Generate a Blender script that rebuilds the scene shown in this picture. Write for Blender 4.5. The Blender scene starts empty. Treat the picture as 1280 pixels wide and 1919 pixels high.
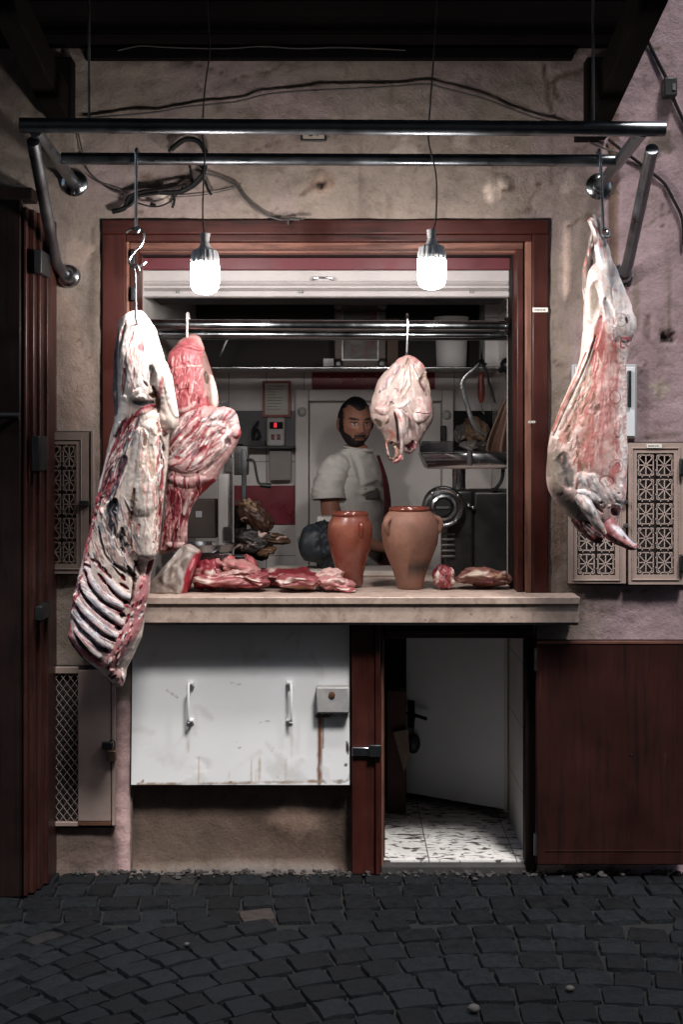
import bpy, bmesh, math, random
import numpy as np
from mathutils import Vector, Matrix
random.seed(7)
R = math.radians
C = bpy.context.scene.collection
CAM_D, CAM_H, FPX = 5.0, 1.6, 2500.0
# measured plan of the place: a point seen at (px,py) that stands at depth y (y = 0 is the facade)
def X(px, y): return (px-640)*(y+CAM_D)/FPX
def Z(py, y): return CAM_H-(py-830)*(y+CAM_D)/FPX
def W(px, py, y): return Vector((X(px, y), y, Z(py, y)))
def S(r, g, b):
    f = lambda c: c/255/12.92 if c/255 <= .04045 else ((c/255+.055)/1.055)**2.4
    return (f(r), f(g), f(b))

# ---------------------------------------------------------------- noise
def _hash(ix, iy, iz, seed):
    h = (ix.astype(np.int64)*374761393 + iy.astype(np.int64)*668265263 + iz.astype(np.int64)*2147483647 + seed*1274126177) & 0xffffffff
    h = ((h ^ (h >> 13))*1274126177) & 0xffffffff
    h = h ^ (h >> 16)
    return (h & 0xffff)/65535.0
def vnoise(P, seed=0):
    P = np.asarray(P, float); i = np.floor(P); f = P-i; f = f*f*(3-2*f)
    x, y, z = i[:, 0], i[:, 1], i[:, 2]; r = 0
    for dx in (0, 1):
        for dy in (0, 1):
            for dz in (0, 1):
                w = (f[:, 0] if dx else 1-f[:, 0])*(f[:, 1] if dy else 1-f[:, 1])*(f[:, 2] if dz else 1-f[:, 2])
                r = r+w*_hash(x+dx, y+dy, z+dz, seed)
    return r*2-1
def fbm(P, seed=0, octv=4):
    P = np.asarray(P, float); a = 1; s = 0; t = 0
    for o in range(octv):
        s = s+a*vnoise(P*2**o, seed+o*17); t += a; a *= .5
    return s/t

# ---------------------------------------------------------------- materials
def new_mat(name):
    m = bpy.data.materials.new(name); m.use_nodes = True
    nt = m.node_tree; b = nt.nodes['Principled BSDF']
    return m, nt, b
def nd(nt, typ, **kw):
    n = nt.nodes.new(typ)
    for k, v in kw.items():
        if k in n.inputs.keys(): n.inputs[k].default_value = v
        else: setattr(n, k, v)
    return n
def ramp(nt, src, stops):
    r = nt.nodes.new('ShaderNodeValToRGB'); e = r.color_ramp.elements
    while len(e) < len(stops): e.new(.5)
    for el, (p, c) in zip(e, stops):
        el.position = p; el.color = (c[0], c[1], c[2], 1) if not isinstance(c, (int, float)) else (c, c, c, 1)
    nt.links.new(src, r.inputs[0]); return r.outputs[0]
def mixc(nt, fac, a, b, mode='MIX'):
    m = nt.nodes.new('ShaderNodeMix'); m.data_type = 'RGBA'; m.blend_type = mode
    for idx, v in ((0, fac), (6, a), (7, b)):
        if hasattr(v, 'is_linked'): nt.links.new(v, m.inputs[idx])
        elif idx == 0: m.inputs[0].default_value = v
        else: m.inputs[idx].default_value = (v[0], v[1], v[2], 1)
    return m.outputs[2]
def coords(nt, scale=(1, 1, 1)):
    t = nt.nodes.new('ShaderNodeTexCoord'); mp = nt.nodes.new('ShaderNodeMapping')
    mp.inputs['Scale'].default_value = scale
    nt.links.new(t.outputs['Object'], mp.inputs[0]); return mp.outputs[0]
def noise(nt, vec, scale, detail=6, rough=.6, dist=0):
    n = nd(nt, 'ShaderNodeTexNoise', Scale=scale, Detail=detail, Roughness=rough, Distortion=dist)
    nt.links.new(vec, n.inputs['Vector']); return n.outputs[0]
def bump(nt, b, h, strength=.3, dist=.01):
    bp = nd(nt, 'ShaderNodeBump', Strength=strength, Distance=dist)
    nt.links.new(h, bp.inputs['Height']); nt.links.new(bp.outputs[0], b.inputs['Normal'])
def pm(name, col, rough=.6, metal=0, var=.25, scale=9, bmp=.15, bscale=60, stretch=(1, 1, 1), coat=0, attr=False, rvar=.15, col2=None, spec=.5, bdist=.004, fine=None):
    """painted / metal / cloth surface: base colour broken by wear, uneven gloss, fine relief"""
    m, nt, b = new_mat(name); v = coords(nt, stretch)
    n1 = noise(nt, v, scale, 8, .65); n2 = noise(nt, v, bscale, 5, .6)
    base = col
    if attr:
        a = nt.nodes.new('ShaderNodeAttribute'); a.attribute_name = 'Col'; base = a.outputs['Color']
    k = ramp(nt, n1, [(.3, 1-var), (.72, 1+var*.4)])
    c = mixc(nt, 1, base, k, 'MULTIPLY')
    if col2: c = mixc(nt, ramp(nt, n1, [(.5, 0), (.62, 1)]), c, col2)
    if fine: c = mixc(nt, 1, c, ramp(nt, n2, [(.3, 1-fine), (.7, 1+fine*.4)]), 'MULTIPLY')
    nt.links.new(c, b.inputs['Base Color'])
    nt.links.new(ramp(nt, n1, [(.3, max(.03, rough-rvar)), (.7, min(1, rough+rvar))]), b.inputs['Roughness'])
    b.inputs['Metallic'].default_value = metal; b.inputs['Specular IOR Level'].default_value = spec
    b.inputs['Coat Weight'].default_value = coat; b.inputs['Coat Roughness'].default_value = .15
    if bmp: bump(nt, b, n2, bmp, bdist)
    return m
def wood(name, col, dark, axis='z', rough=.45, scale=1, wear=None, coat=.05, spec=.3):
    m, nt, b = new_mat(name)
    s = {'z': (22, 22, 1.3), 'x': (1.3, 22, 22), 'y': (22, 1.3, 22)}[axis]
    v = coords(nt, tuple(q*scale for q in s)); n1 = noise(nt, v, 1.6, 8, .7, .6)
    v2 = coords(nt); n2 = noise(nt, v2, 5, 6, .6)
    c = ramp(nt, n1, [(.32, dark), (.5, col), (.75, tuple(q*1.25 for q in col))])
    c = mixc(nt, 1, c, ramp(nt, n2, [(.3, .6), (.65, 1.1)]), 'MULTIPLY')
    if wear:
        n3 = noise(nt, coords(nt, tuple(q*.5 for q in s)), 2.4, 9, .75)
        c = mixc(nt, ramp(nt, n3, [(.63, 0), (.7, .7)]), c, wear)
    nt.links.new(c, b.inputs['Base Color'])
    nt.links.new(ramp(nt, n2, [(.3, rough-.12), (.7, rough+.2)]), b.inputs['Roughness'])
    b.inputs['Coat Weight'].default_value = coat; b.inputs['Coat Roughness'].default_value = .3; b.inputs['Specular IOR Level'].default_value = spec
    bump(nt, b, n1, .25, .003); return m

# ---------------------------------------------------------------- mesh builder
class MB:
    def __init__(s): s.v = []; s.f = []
    def add(s, vs, fs):
        o = len(s.v); s.v += [tuple(p) for p in vs]; s.f += [tuple(i+o for i in q) for q in fs]; return s
    def box(s, x0, x1, y0, y1, z0, z1, M=None):
        vs = [Vector((x, y, z)) for z in (z0, z1) for y in (y0, y1) for x in (x0, x1)]
        if M is not None: vs = [M @ p for p in vs]
        return s.add(vs, [(0, 2, 3, 1), (4, 5, 7, 6), (0, 1, 5, 4), (2, 6, 7, 3), (0, 4, 6, 2), (1, 3, 7, 5)])
    def bar(s, a, b, w, h, up=(0, 0, 1)):
        a = Vector(a); b = Vector(b); d = (b-a).normalized(); sx = d.cross(Vector(up)).normalized(); uz = sx.cross(d)
        vs = [p+sx*i*w/2+uz*j*h/2 for p in (a, b) for (i, j) in ((-1, -1), (1, -1), (1, 1), (-1, 1))]
        return s.add(vs, [(0, 1, 2, 3), (7, 6, 5, 4), (0, 4, 5, 1), (1, 5, 6, 2), (2, 6, 7, 3), (3, 7, 4, 0)])
    def tube(s, pts, r, n=10, closed=False, caps=True, flat=None):
        pts = [Vector(p) for p in pts]; m = len(pts)
        rs = r if isinstance(r, (list, tuple)) else [r]*m
        tang = []
        for i in range(m):
            a = pts[i-1] if (i > 0 or closed) else pts[i]; b = pts[(i+1) % m] if (i < m-1 or closed) else pts[i]
            tang.append((b-a).normalized())
        ref = Vector((0, 0, 1)) if abs(tang[0].z) < .9 else Vector((1, 0, 0))
        nrm = (ref-tang[0]*ref.dot(tang[0])).normalized(); vs = []
        for i in range(m):
            nrm = (nrm-tang[i]*nrm.dot(tang[i])).normalized(); bn = tang[i].cross(nrm)
            for k in range(n):
                a = 2*math.pi*k/n
                off = nrm*math.cos(a)*rs[i]+bn*math.sin(a)*rs[i]
                if flat: off = Vector((off.x*flat[0], off.y*flat[1], off.z*flat[2]))
                vs.append(pts[i]+off)
        fs = []
        for i in range(m if closed else m-1):
            j = (i+1) % m
            for k in range(n): fs.append((i*n+k, i*n+(k+1) % n, j*n+(k+1) % n, j*n+k))
        if caps and not closed: fs += [tuple(range(n-1, -1, -1)), tuple(range((m-1)*n, m*n))]
        return s.add(vs, fs)
    def lathe(s, prof, c, n=32, axis='z', sy=1, closed=False):
        vs = []; m = len(prof)
        for (r, h) in prof:
            for k in range(n):
                a = 2*math.pi*k/n; p = (r*math.cos(a), r*math.sin(a)*sy, h)
                if axis == 'y': p = (p[0], p[2], p[1])
                if axis == 'x': p = (p[2], p[0], p[1])
                vs.append((c[0]+p[0], c[1]+p[1], c[2]+p[2]))
        fs = [(i*n+k, i*n+(k+1) % n, (i+1) % m*n+(k+1) % n, (i+1) % m*n+k) for i in range(m if closed else m-1) for k in range(n)]
        if not closed:
            fs += [tuple(range(n-1, -1, -1)), tuple(range((m-1)*n, m*n))]
        return s.add(vs, fs)
    def prism(s, poly, y0, y1):
        n = len(poly)
        vs = [(x, y0, z) for x, z in poly]+[(x, y1, z) for x, z in poly]
        return s.add(vs, [tuple(range(n)), tuple(range(2*n-1, n-1, -1))]+[(i, i+n, (i+1) % n+n, (i+1) % n) for i in range(n)])
    def ball(s, c, rx, ry=None, rz=None, nu=16, nv=10):
        ry = ry or rx; rz = rz or rx
        vs = [(c[0], c[1], c[2]-rz)]
        for j in range(1, nv):
            b = math.pi*j/nv-math.pi/2
            for k in range(nu):
                a = 2*math.pi*k/nu; vs.append((c[0]+rx*math.cos(b)*math.cos(a), c[1]+ry*math.cos(b)*math.sin(a), c[2]+rz*math.sin(b)))
        vs.append((c[0], c[1], c[2]+rz)); fs = []
        for k in range(nu): fs.append((0, 1+(k+1) % nu, 1+k))
        for j in range(nv-2):
            for k in range(nu): fs.append((1+j*nu+k, 1+j*nu+(k+1) % nu, 1+(j+1)*nu+(k+1) % nu, 1+(j+1)*nu+k))
        L = len(vs)-1
        for k in range(nu): fs.append((L, 1+(nv-2)*nu+k, 1+(nv-2)*nu+(k+1) % nu))
        return s.add(vs, fs)
    def build(s, name, mat, parent=None, bevel=0, sharp=35, org=None, seg=2, cols=None):
        return link(name, np.array(s.v, float), s.f, mat, parent, bevel, sharp, org, seg, cols)
def origin(o):
    v = Vector((0, 0, 0))
    while o is not None: v = v+o.location; o = o.parent
    return v
def link(name, V, F, mat, parent=None, bevel=0, sharp=35, org=None, seg=2, cols=None, recalc=True):
    V = np.asarray(V, float)
    base = origin(parent) if parent is not None else (Vector(org) if org is not None else Vector(((V[:, 0].min()+V[:, 0].max())/2, (V[:, 1].min()+V[:, 1].max())/2, V[:, 2].min())))
    me = bpy.data.meshes.new(name); me.from_pydata((V-np.array(base)).tolist(), [], F)
    if recalc:
        bm = bmesh.new(); bm.from_mesh(me); bmesh.ops.recalc_face_normals(bm, faces=bm.faces); bm.to_mesh(me); bm.free()
    if cols is not None:
        at = me.color_attributes.new('Col', 'FLOAT_COLOR', 'POINT')
        cc = np.ones((len(V), 4)); cc[:, :3] = cols; at.data.foreach_set('color', cc.ravel())
    for p in me.polygons: p.use_smooth = True
    if sharp and sharp < 180: me.set_sharp_from_angle(angle=R(sharp))
    me.materials.append(mat)
    o = bpy.data.objects.new(name, me); C.objects.link(o)
    if parent is not None: o.parent = parent
    else: o.location = base
    if bevel:
        b = o.modifiers.new('bevel', 'BEVEL'); b.width = bevel; b.segments = seg; b.limit_method = 'ANGLE'; b.angle_limit = R(40)
    return o
def tag(o, label=None, cat=None, group=None, kind=None):
    for k, v in (('label', label), ('category', cat), ('group', group), ('kind', kind)):
        if v: o[k] = v
    return o
def thing(name, label, cat, loc, group=None):
    o = bpy.data.objects.new(name, None); C.objects.link(o); o.location = loc; o.empty_display_size = .05
    return tag(o, label, cat, group)
def spline(pts, n=8):
    pts = [Vector(p) for p in pts]; out = []
    for i in range(len(pts)-1):
        p0 = pts[max(i-1, 0)]; p1 = pts[i]; p2 = pts[i+1]; p3 = pts[min(i+2, len(pts)-1)]
        for k in range(n):
            t = k/n
            out.append(.5*((2*p1)+(p2-p0)*t+(2*p0-5*p1+4*p2-p3)*t*t+(3*p1-p0-3*p2+p3)*t**3))
    return out+[pts[-1]]

# ---------------------------------------------------------------- sculpting with strokes (local colour and relief of meat, plaster ...)
def pldist(P, pts):
    best = np.full(len(P), 1e9); par = np.zeros(len(P)); n = max(len(pts)-1, 1)
    if len(pts) == 1: return np.hypot(P[:, 0]-pts[0][0], P[:, 1]-pts[0][1]), par+.5
    for i in range(len(pts)-1):
        a = np.array(pts[i], float); b = np.array(pts[i+1], float); d = b-a; L = d@d+1e-9
        t = np.clip(((P-a)@d)/L, 0, 1); q = a+t[:, None]*d
        ds = np.hypot(P[:, 0]-q[:, 0], P[:, 1]-q[:, 1]); m = ds < best
        best[m] = ds[m]; par[m] = (i+t[m])/n
    return best, par
def strokes(P, col, H, ss, k=1.0, seed=3):
    """ss: (points, half width, colour or None, relief metres, softness, edge roughness, taper); k = photo px per unit"""
    P3 = np.c_[P, np.zeros(len(P))]
    w1 = fbm(P3/(9*k), seed, 3); w2 = fbm(P3/(28*k), seed+5, 3)
    for q in ss:
        pts, hw, c, h, soft, rg, tp = (list(q)+[None, 0, .5, .35, .5][len(q)-2:])[:7]
        xs = [p[0] for p in pts]; ys = [p[1] for p in pts]; mg = hw*2.6
        sel = (P[:, 0] > min(xs)-mg) & (P[:, 0] < max(xs)+mg) & (P[:, 1] > min(ys)-mg) & (P[:, 1] < max(ys)+mg)
        if not sel.any(): continue
        if len(pts) > 2:
            sp = spline([(p[0], p[1], 0) for p in pts], 4); pts = [(p.x, p.y) for p in sp]
        d, t = pldist(P[sel], pts)
        he = hw*(1-tp*np.abs(2*t-1)**2.5)
        dd = d+rg*he*(w1[sel]*.8+w2[sel]*.6)
        m = np.clip((he*1.28-dd)/(soft*he*1.25+1e-6), 0, 1); m = m*m*(3-2*m)
        if c is not None: col[sel] += (np.array(c)-col[sel])*m[:, None]
        if h:
            dh = d+.35*rg*he*(w1[sel]*.5+w2[sel]*.6); H[sel] += h*np.clip(1-(dh/(he*1.1))**2, 0, 1)**.9
    return col, H
SKY, SUN, EXPO = .15, 3.6, .05
# ================================================================ setting
M = {}
def plaster_mat():
    m, nt, b = new_mat('old_plaster'); v = coords(nt)
    a = nt.nodes.new('ShaderNodeAttribute'); a.attribute_name = 'Col'
    n1 = noise(nt, v, 3.2, 9, .68); n2 = noise(nt, v, 16, 8, .7, .5); n3 = noise(nt, v, 85, 6, .7)
    c = mixc(nt, 1, a.outputs['Color'], ramp(nt, n1, [(.3, (.62, .60, .585)), (.5, (.93, .92, .91)), (.72, (1.12, 1.11, 1.10))]), 'MULTIPLY')
    c = mixc(nt, 1, c, ramp(nt, n2, [(.30, (.74, .71, .69)), (.48, (1, 1, 1)), (.75, (1.08, 1.08, 1.08))]), 'MULTIPLY')
    c = mixc(nt, 1, c, ramp(nt, n3, [(.28, .86), (.6, 1.03)]), 'MULTIPLY')
    vo = nd(nt, 'ShaderNodeTexVoronoi', feature='DISTANCE_TO_EDGE', Scale=5.5)
    wv = nt.nodes.new('ShaderNodeVectorMath'); wv.operation = 'ADD'
    nw = nd(nt, 'ShaderNodeTexNoise', Scale=7, Detail=6); nt.links.new(v, nw.inputs[0])
    nt.links.new(v, wv.inputs[0]); nt.links.new(nw.outputs[1], wv.inputs[1]); nt.links.new(wv.outputs[0], vo.inputs['Vector'])
    crk = ramp(nt, vo.outputs[0], [(0, 0), (.012, 1)])
    msk = ramp(nt, noise(nt, v, 2.1, 4), [(.52, 0), (.62, 1)])
    c = mixc(nt, msk, c, mixc(nt, 1, c, ramp(nt, vo.outputs[0], [(0, .45), (.014, 1)]), 'MULTIPLY'))
    nt.links.new(c, b.inputs['Base Color']); b.inputs['Roughness'].default_value = .85; b.inputs['Specular IOR Level'].default_value = .25
    h = nd(nt, 'ShaderNodeMath', operation='MULTIPLY_ADD'); nt.links.new(n2, h.inputs[0]); h.inputs[1].default_value = 2.2; nt.links.new(n3, h.inputs[2])
    h2 = nd(nt, 'ShaderNodeMath', operation='MULTIPLY_ADD'); nt.links.new(crk, h2.inputs[0]); h2.inputs[1].default_value = .25; nt.links.new(h.outputs[0], h2.inputs[2])
    bump(nt, b, h2.outputs[0], .5, .007)
    return m
M['plaster'] = plaster_mat()
RED = S(62, 25, 19); REDD = S(28, 13, 11)
M['redwood_z'] = wood('red_varnished_wood', RED, REDD, 'z', wear=S(104, 66, 56))
M['redwood_x'] = wood('red_varnished_wood_across', tuple(q*.8 for q in RED), tuple(q*.7 for q in REDD), 'x', wear=S(96, 62, 54))
M['brownwood'] = wood('worn_brown_wood', S(122, 84, 70), S(62, 36, 28), 'z', wear=S(170, 140, 122))
M['brownwood_x'] = wood('worn_brown_wood_across', S(112, 74, 62), S(56, 32, 26), 'x', wear=S(165, 135, 118))
M['doorwood'] = wood('dark_red_plank', S(46, 20, 16), S(21, 12, 10), 'z', rough=.7, spec=.15, coat=0, wear=S(84, 50, 36))
M['shutterwood'] = wood('black_brown_shutter_wood', S(28, 17, 15), S(13, 10, 10), 'z', rough=.6, spec=.15, coat=0)
M['awningwood'] = wood('smoked_awning_boards', S(16, 13, 13), S(9, 8, 8), 'x', rough=.9, coat=0, spec=.04)
M['beamwood'] = wood('smoked_beam', S(18, 15, 14), S(10, 9, 9), 'y', rough=.9, coat=0, spec=.04)
M['black'] = pm('black_gap', S(16, 17, 17), .8, bmp=0)
M['blackplastic'] = pm('black_plastic', S(26, 28, 29), .45, bmp=.05)
M['crimson'] = pm('crimson_paint', S(140, 22, 42), .4, var=.15, bmp=.05)
M['white_metal'] = pm('white_enamel_metal', S(226, 226, 224), .38, var=.07, scale=4, bmp=.03, bscale=14, bdist=.01)
M['white_dull'] = pm('dull_white_paint', S(205, 203, 200), .55, var=.12, scale=5, bmp=.05)
M['steel'] = pm('brushed_steel', S(176, 178, 180), .24, 1, var=.2, bmp=.05, bscale=120, rvar=.08)
M['chrome'] = pm('polished_tube', S(150, 153, 156), .2, 1, var=.25, bmp=.04, bscale=40, rvar=.1)
M['dark_tube'] = pm('dark_steel_tube', S(122, 126, 130), .34, 1, var=.35, bmp=.04, bscale=40, rvar=.1)
M['dull_steel'] = pm('dull_steel', S(120, 120, 118), .45, 1, var=.35, bmp=.1, bscale=70)
M['beige_metal'] = pm('beige_painted_metal', S(160, 141, 132), .5, var=.25, scale=6, bmp=.05, bscale=25)
M['grey_metal'] = pm('grey_painted_box', S(196, 200, 204), .45, var=.1, bmp=.04)
M['rust'] = pm('rusty_steel', S(96, 62, 44), .8, var=.5, bmp=.3)
M['clay_red'] = pm('glazed_clay', S(136, 74, 58), .3, attr=True, var=.22, scale=14, bmp=.06, bscale=30, coat=.35)
M['clay_rim'] = pm('glazed_clay_rim', S(124, 62, 48), .2, var=.2, scale=14, bmp=.04, coat=.5)
M['black_cable'] = pm('black_cable', S(16, 15, 15), .7, bmp=0, spec=.2)
M['grey_cable'] = pm('grey_cable', S(52, 48, 46), .6, bmp=0)
M['paper'] = pm('paper', S(220, 216, 208), .7, var=.08, bmp=0)

def marble():
    m, nt, b = new_mat('beige_marble'); v = coords(nt)
    n1 = noise(nt, v, 14, 9, .7, 1.2); n2 = noise(nt, v, 55, 7, .7)
    c = ramp(nt, n1, [(.3, S(150, 128, 116)), (.5, S(190, 168, 154)), (.7, S(204, 186, 172))])
    c = mixc(nt, ramp(nt, n2, [(.28, .55), (.42, 0)]), c, S(120, 94, 84))
    vo = nd(nt, 'ShaderNodeTexVoronoi', Scale=22); nt.links.new(v, vo.inputs['Vector'])
    c = mixc(nt, ramp(nt, vo.outputs[0], [(.06, .6), (.14, 0)]), c, S(112, 88, 78))
    nt.links.new(c, b.inputs['Base Color']); b.inputs['Roughness'].default_value = .4
    bump(nt, b, n2, .12, .002); return m
M['marble'] = marble()
def tiles(name, col, grout, w, h, rough=.3, axis='back'):
    m, nt, b = new_mat(name); t = nt.nodes.new('ShaderNodeTexCoord'); sx = nt.nodes.new('ShaderNodeSeparateXYZ'); cx = nt.nodes.new('ShaderNodeCombineXYZ')
    nt.links.new(t.outputs['Object'], sx.inputs[0])
    a, c_ = {'back': (0, 2), 'side': (1, 2), 'floor': (0, 1)}[axis]
    nt.links.new(sx.outputs[a], cx.inputs[0]); nt.links.new(sx.outputs[c_], cx.inputs[1])
    br = nd(nt, 'ShaderNodeTexBrick', offset=0.0, Scale=1.0)
    br.inputs['Brick Width'].default_value = w; br.inputs['Row Height'].default_value = h; br.inputs['Mortar Size'].default_value = .0025
    br.inputs['Color1'].default_value = (*col, 1); br.inputs['Color2'].default_value = (*[q*.93 for q in col], 1); br.inputs['Mortar'].default_value = (*grout, 1)
    nt.links.new(cx.outputs[0], br.inputs['Vector'])
    n1 = noise(nt, t.outputs['Object'], 6, 7)
    c = mixc(nt, 1, br.outputs[0], ramp(nt, n1, [(.3, .8), (.7, 1.05)]), 'MULTIPLY')
    if axis == 'floor':
        v = coords(nt, (20, 44, 30)); n2 = noise(nt, v, 1.0, 3, .5, .8)
        c = mixc(nt, ramp(nt, n2, [(.54, 0), (.59, .95)]), c, S(64, 56, 56))
        n3 = noise(nt, coords(nt, (60, 120, 60)), 1.0, 3)
        c = mixc(nt, ramp(nt, n3, [(.62, 0), (.68, .6)]), c, S(110, 98, 96))
    nt.links.new(c, b.inputs['Base Color']); b.inputs['Roughness'].default_value = rough
    bp = nd(nt, 'ShaderNodeBump', Strength=.4, Distance=.002, invert=True); nt.links.new(br.outputs['Fac'], bp.inputs['Height']); nt.links.new(bp.outputs[0], b.inputs['Normal'])
    return m
M['tile_back'] = tiles('white_wall_tiles', S(232, 226, 222), S(150, 144, 140), .2, .25)
M['tile_side'] = tiles('white_side_tiles', S(226, 222, 218), S(130, 124, 120), .2, .25, axis='side')
M['tile_floor'] = tiles('speckled_floor_tiles', S(232, 230, 226), S(120, 116, 112), .33, .33, .35, 'floor')

# ---- street
def stone_mat():
    m, nt, b = new_mat('basalt_cobble'); v = coords(nt)
    a = nt.nodes.new('ShaderNodeAttribute'); a.attribute_name = 'Col'
    n1 = noise(nt, v, 26, 8, .7); n2 = noise(nt, v, 120, 5, .7)
    c = mixc(nt, 1, a.outputs['Color'], ramp(nt, n1, [(.3, .55), (.7, 1.25)]), 'MULTIPLY')
    c = mixc(nt, ramp(nt, n2, [(.62, 0), (.74, .22)]), c, S(96, 96, 96))
    nt.links.new(c, b.inputs['Base Color']); nt.links.new(ramp(nt, n1, [(.3, .5), (.7, .85)]), b.inputs['Roughness'])
    b.inputs['Specular IOR Level'].default_value = .22
    h = nd(nt, 'ShaderNodeMath', operation='MULTIPLY_ADD'); nt.links.new(n1, h.inputs[0]); h.inputs[1].default_value = 2; nt.links.new(n2, h.inputs[2])
    bump(nt, b, h.outputs[0], .7, .006); return m
M['cobble'] = stone_mat()
M['joint'] = pm('dark_joint_grit', S(14, 14, 14), .95, var=.4, scale=40, bmp=.6, bscale=160)
g = MB(); g.v = [(-40, -40, -.0175), (40, -40, -.0175), (40, 40, -.0175), (-40, 40, -.0175)]; g.f = [(0, 1, 2, 3)]
tag(g.build('ground', M['joint'], org=(0, 0, -.022)), kind='structure')
def cobbles():
    V, F, K = [], [], []; rng = np.random.RandomState(5); G = 7
    def stone(cx, cy, ang, w, h):
        tilt = (rng.rand(2)-.5)*.07; up = (rng.rand()-.5)*.005; ang += (rng.rand()-.5)*.07
        b = rng.rand(); base = np.array(S(22, 25, 28))*(.45+.75*b)
        q_ = rng.rand()
        if q_ < .02: base = np.array(S(36, 35, 34))*(.8+.4*rng.rand())
        if abs(cx+.23) < .061 and abs(cy+.49) < .062: base = np.array(S(62, 55, 51))
        o = len(V); nz = rng.rand(3)*50; pts = []
        sk = (rng.rand(4)-.5)*.16
        for a in range(G):
            for c in range(G):
                p = a/(G-1)*2-1; q = c/(G-1)*2-1; e = max(abs(p), abs(q)); k = 1-.12*(abs(p)*abs(q))**2
                g = 1.0 if e > .99 else (1.36 if e > .6 else 1.0)
                pu = p*k*g*w/2*(1+sk[0]*q*.5); qv = q*k*g*h/2*(1+sk[1]*p*.5)
                z = -.03 if e > .99 else -.009*e**5-.005*(p*p+q*q)
                x = cx+pu*math.cos(ang)-qv*math.sin(ang); y = cy+pu*math.sin(ang)+qv*math.cos(ang)
                pts.append((x, y, z, pu, qv, e))
        P = np.array(pts)
        n1 = vnoise(np.c_[P[:, 0]*26+nz[0], P[:, 1]*26, 0*P[:, 0]+nz[1]]); n2 = vnoise(np.c_[P[:, 0]*26, P[:, 1]*26+nz[2], 0*P[:, 0]+3]); n3 = vnoise(np.c_[P[:, 0]*60+nz[1], P[:, 1]*60, 0*P[:, 0]+nz[0]])
        P[:, 0] += n1*.004; P[:, 1] += n2*.004
        top = P[:, 5] <= .99
        P[:, 2] += np.where(top, n1*.003+n3*.002+up+tilt[0]*P[:, 3]+tilt[1]*P[:, 4], 0)
        V.extend(map(tuple, P[:, :3])); K.extend([base]*(G*G))
        for a in range(G-1):
            for c in range(G-1): F.append((o+a*G+c, o+(a+1)*G+c, o+(a+1)*G+c+1, o+a*G+c+1))
    for j in range(4):      # straight courses along the wall
        x = -2.2
        while x < 2.4:
            w = .122*(.82+rng.rand()*.38); stone(x+w/2, -.075-j*.128+(rng.rand()-.5)*.012, 0.10*j*(rng.rand()*.3+.35), w*.985, .128*(.95+rng.rand()*.045)); x += w
    Rr, xc = 1.95, .62      # then wide arcs
    for j in range(-12, 30):
        th = -1.38+rng.rand()*.05
        while th < 1.05:
            dw = (.122*(.85+rng.rand()*.3))/Rr; c = th+dw/2
            cx = xc+Rr*math.sin(c); cy = -.60-j*.126+(Rr*math.cos(c)-Rr)+(rng.rand()-.5)*.01
            if -2.4 < cy < -.53 and abs(cx) < 2.3: stone(cx, cy, -c, dw*Rr*.98, .126*max(.62, math.cos(c))*(.96+rng.rand()*.04))
            th += dw
    return link('cobbled_street', np.array(V), F, M['cobble'], None, 0, 48, (0, 0, 0), cols=np.array(K))
tag(cobbles(), kind='structure')
# grit gathered along the foot of the wall
def rubble():
    mb = MB(); rng = random.Random(3)
    for k in range(300):
        x = rng.uniform(-1.0, 1.3); y = -abs(rng.gauss(0, .035))-.012
        if .17 < x < .7: y = -abs(rng.gauss(0, .03))-.03
        r = rng.uniform(.003, .011) if rng.random() < .93 else rng.uniform(.01, .018)
        o = len(mb.v); mb.ball((x, y, r*.4), r, r*rng.uniform(.6, 1), r*rng.uniform(.4, .8), 6, 4)
        for q in range(o, len(mb.v)):
            a = mb.v[q]; mb.v[q] = (a[0]+rng.gauss(0, r*.22), a[1]+rng.gauss(0, r*.2), a[2]+rng.gauss(0, r*.15))
    return mb.build('rubble', pm('mortar_grit', S(66, 62, 60), .95, var=.6, scale=30, bmp=.5), sharp=30)
tag(rubble(), 'mortar grit and crumbs along the foot of the shop wall', kind='stuff')
for (px, py, r, lab) in ((888, 1897, .018, 'pale round pebble on the dark cobbles nearest the viewer'), (1068, 1857, .013, 'small pale pebble lying on the cobbles below the red door leaf'), (350, 1772, .009, 'tiny white scrap of stone on the cobbles below the white hatch')):
    d = CAM_H*FPX/(py-830); mb = MB(); x = (px-640)*d/FPX; y = d-CAM_D
    mb.ball((x, y, r*.75), r, r*.8, r*.65, 10, 7); mb.v = [(a+random.gauss(0, r*.06), b+random.gauss(0, r*.06), c) for a, b, c in mb.v]
    tag(mb.build('pebble', pm('pebble_stone', S(72, 70, 66), .8, bmp=.3), sharp=0), lab, 'pebble')

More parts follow.
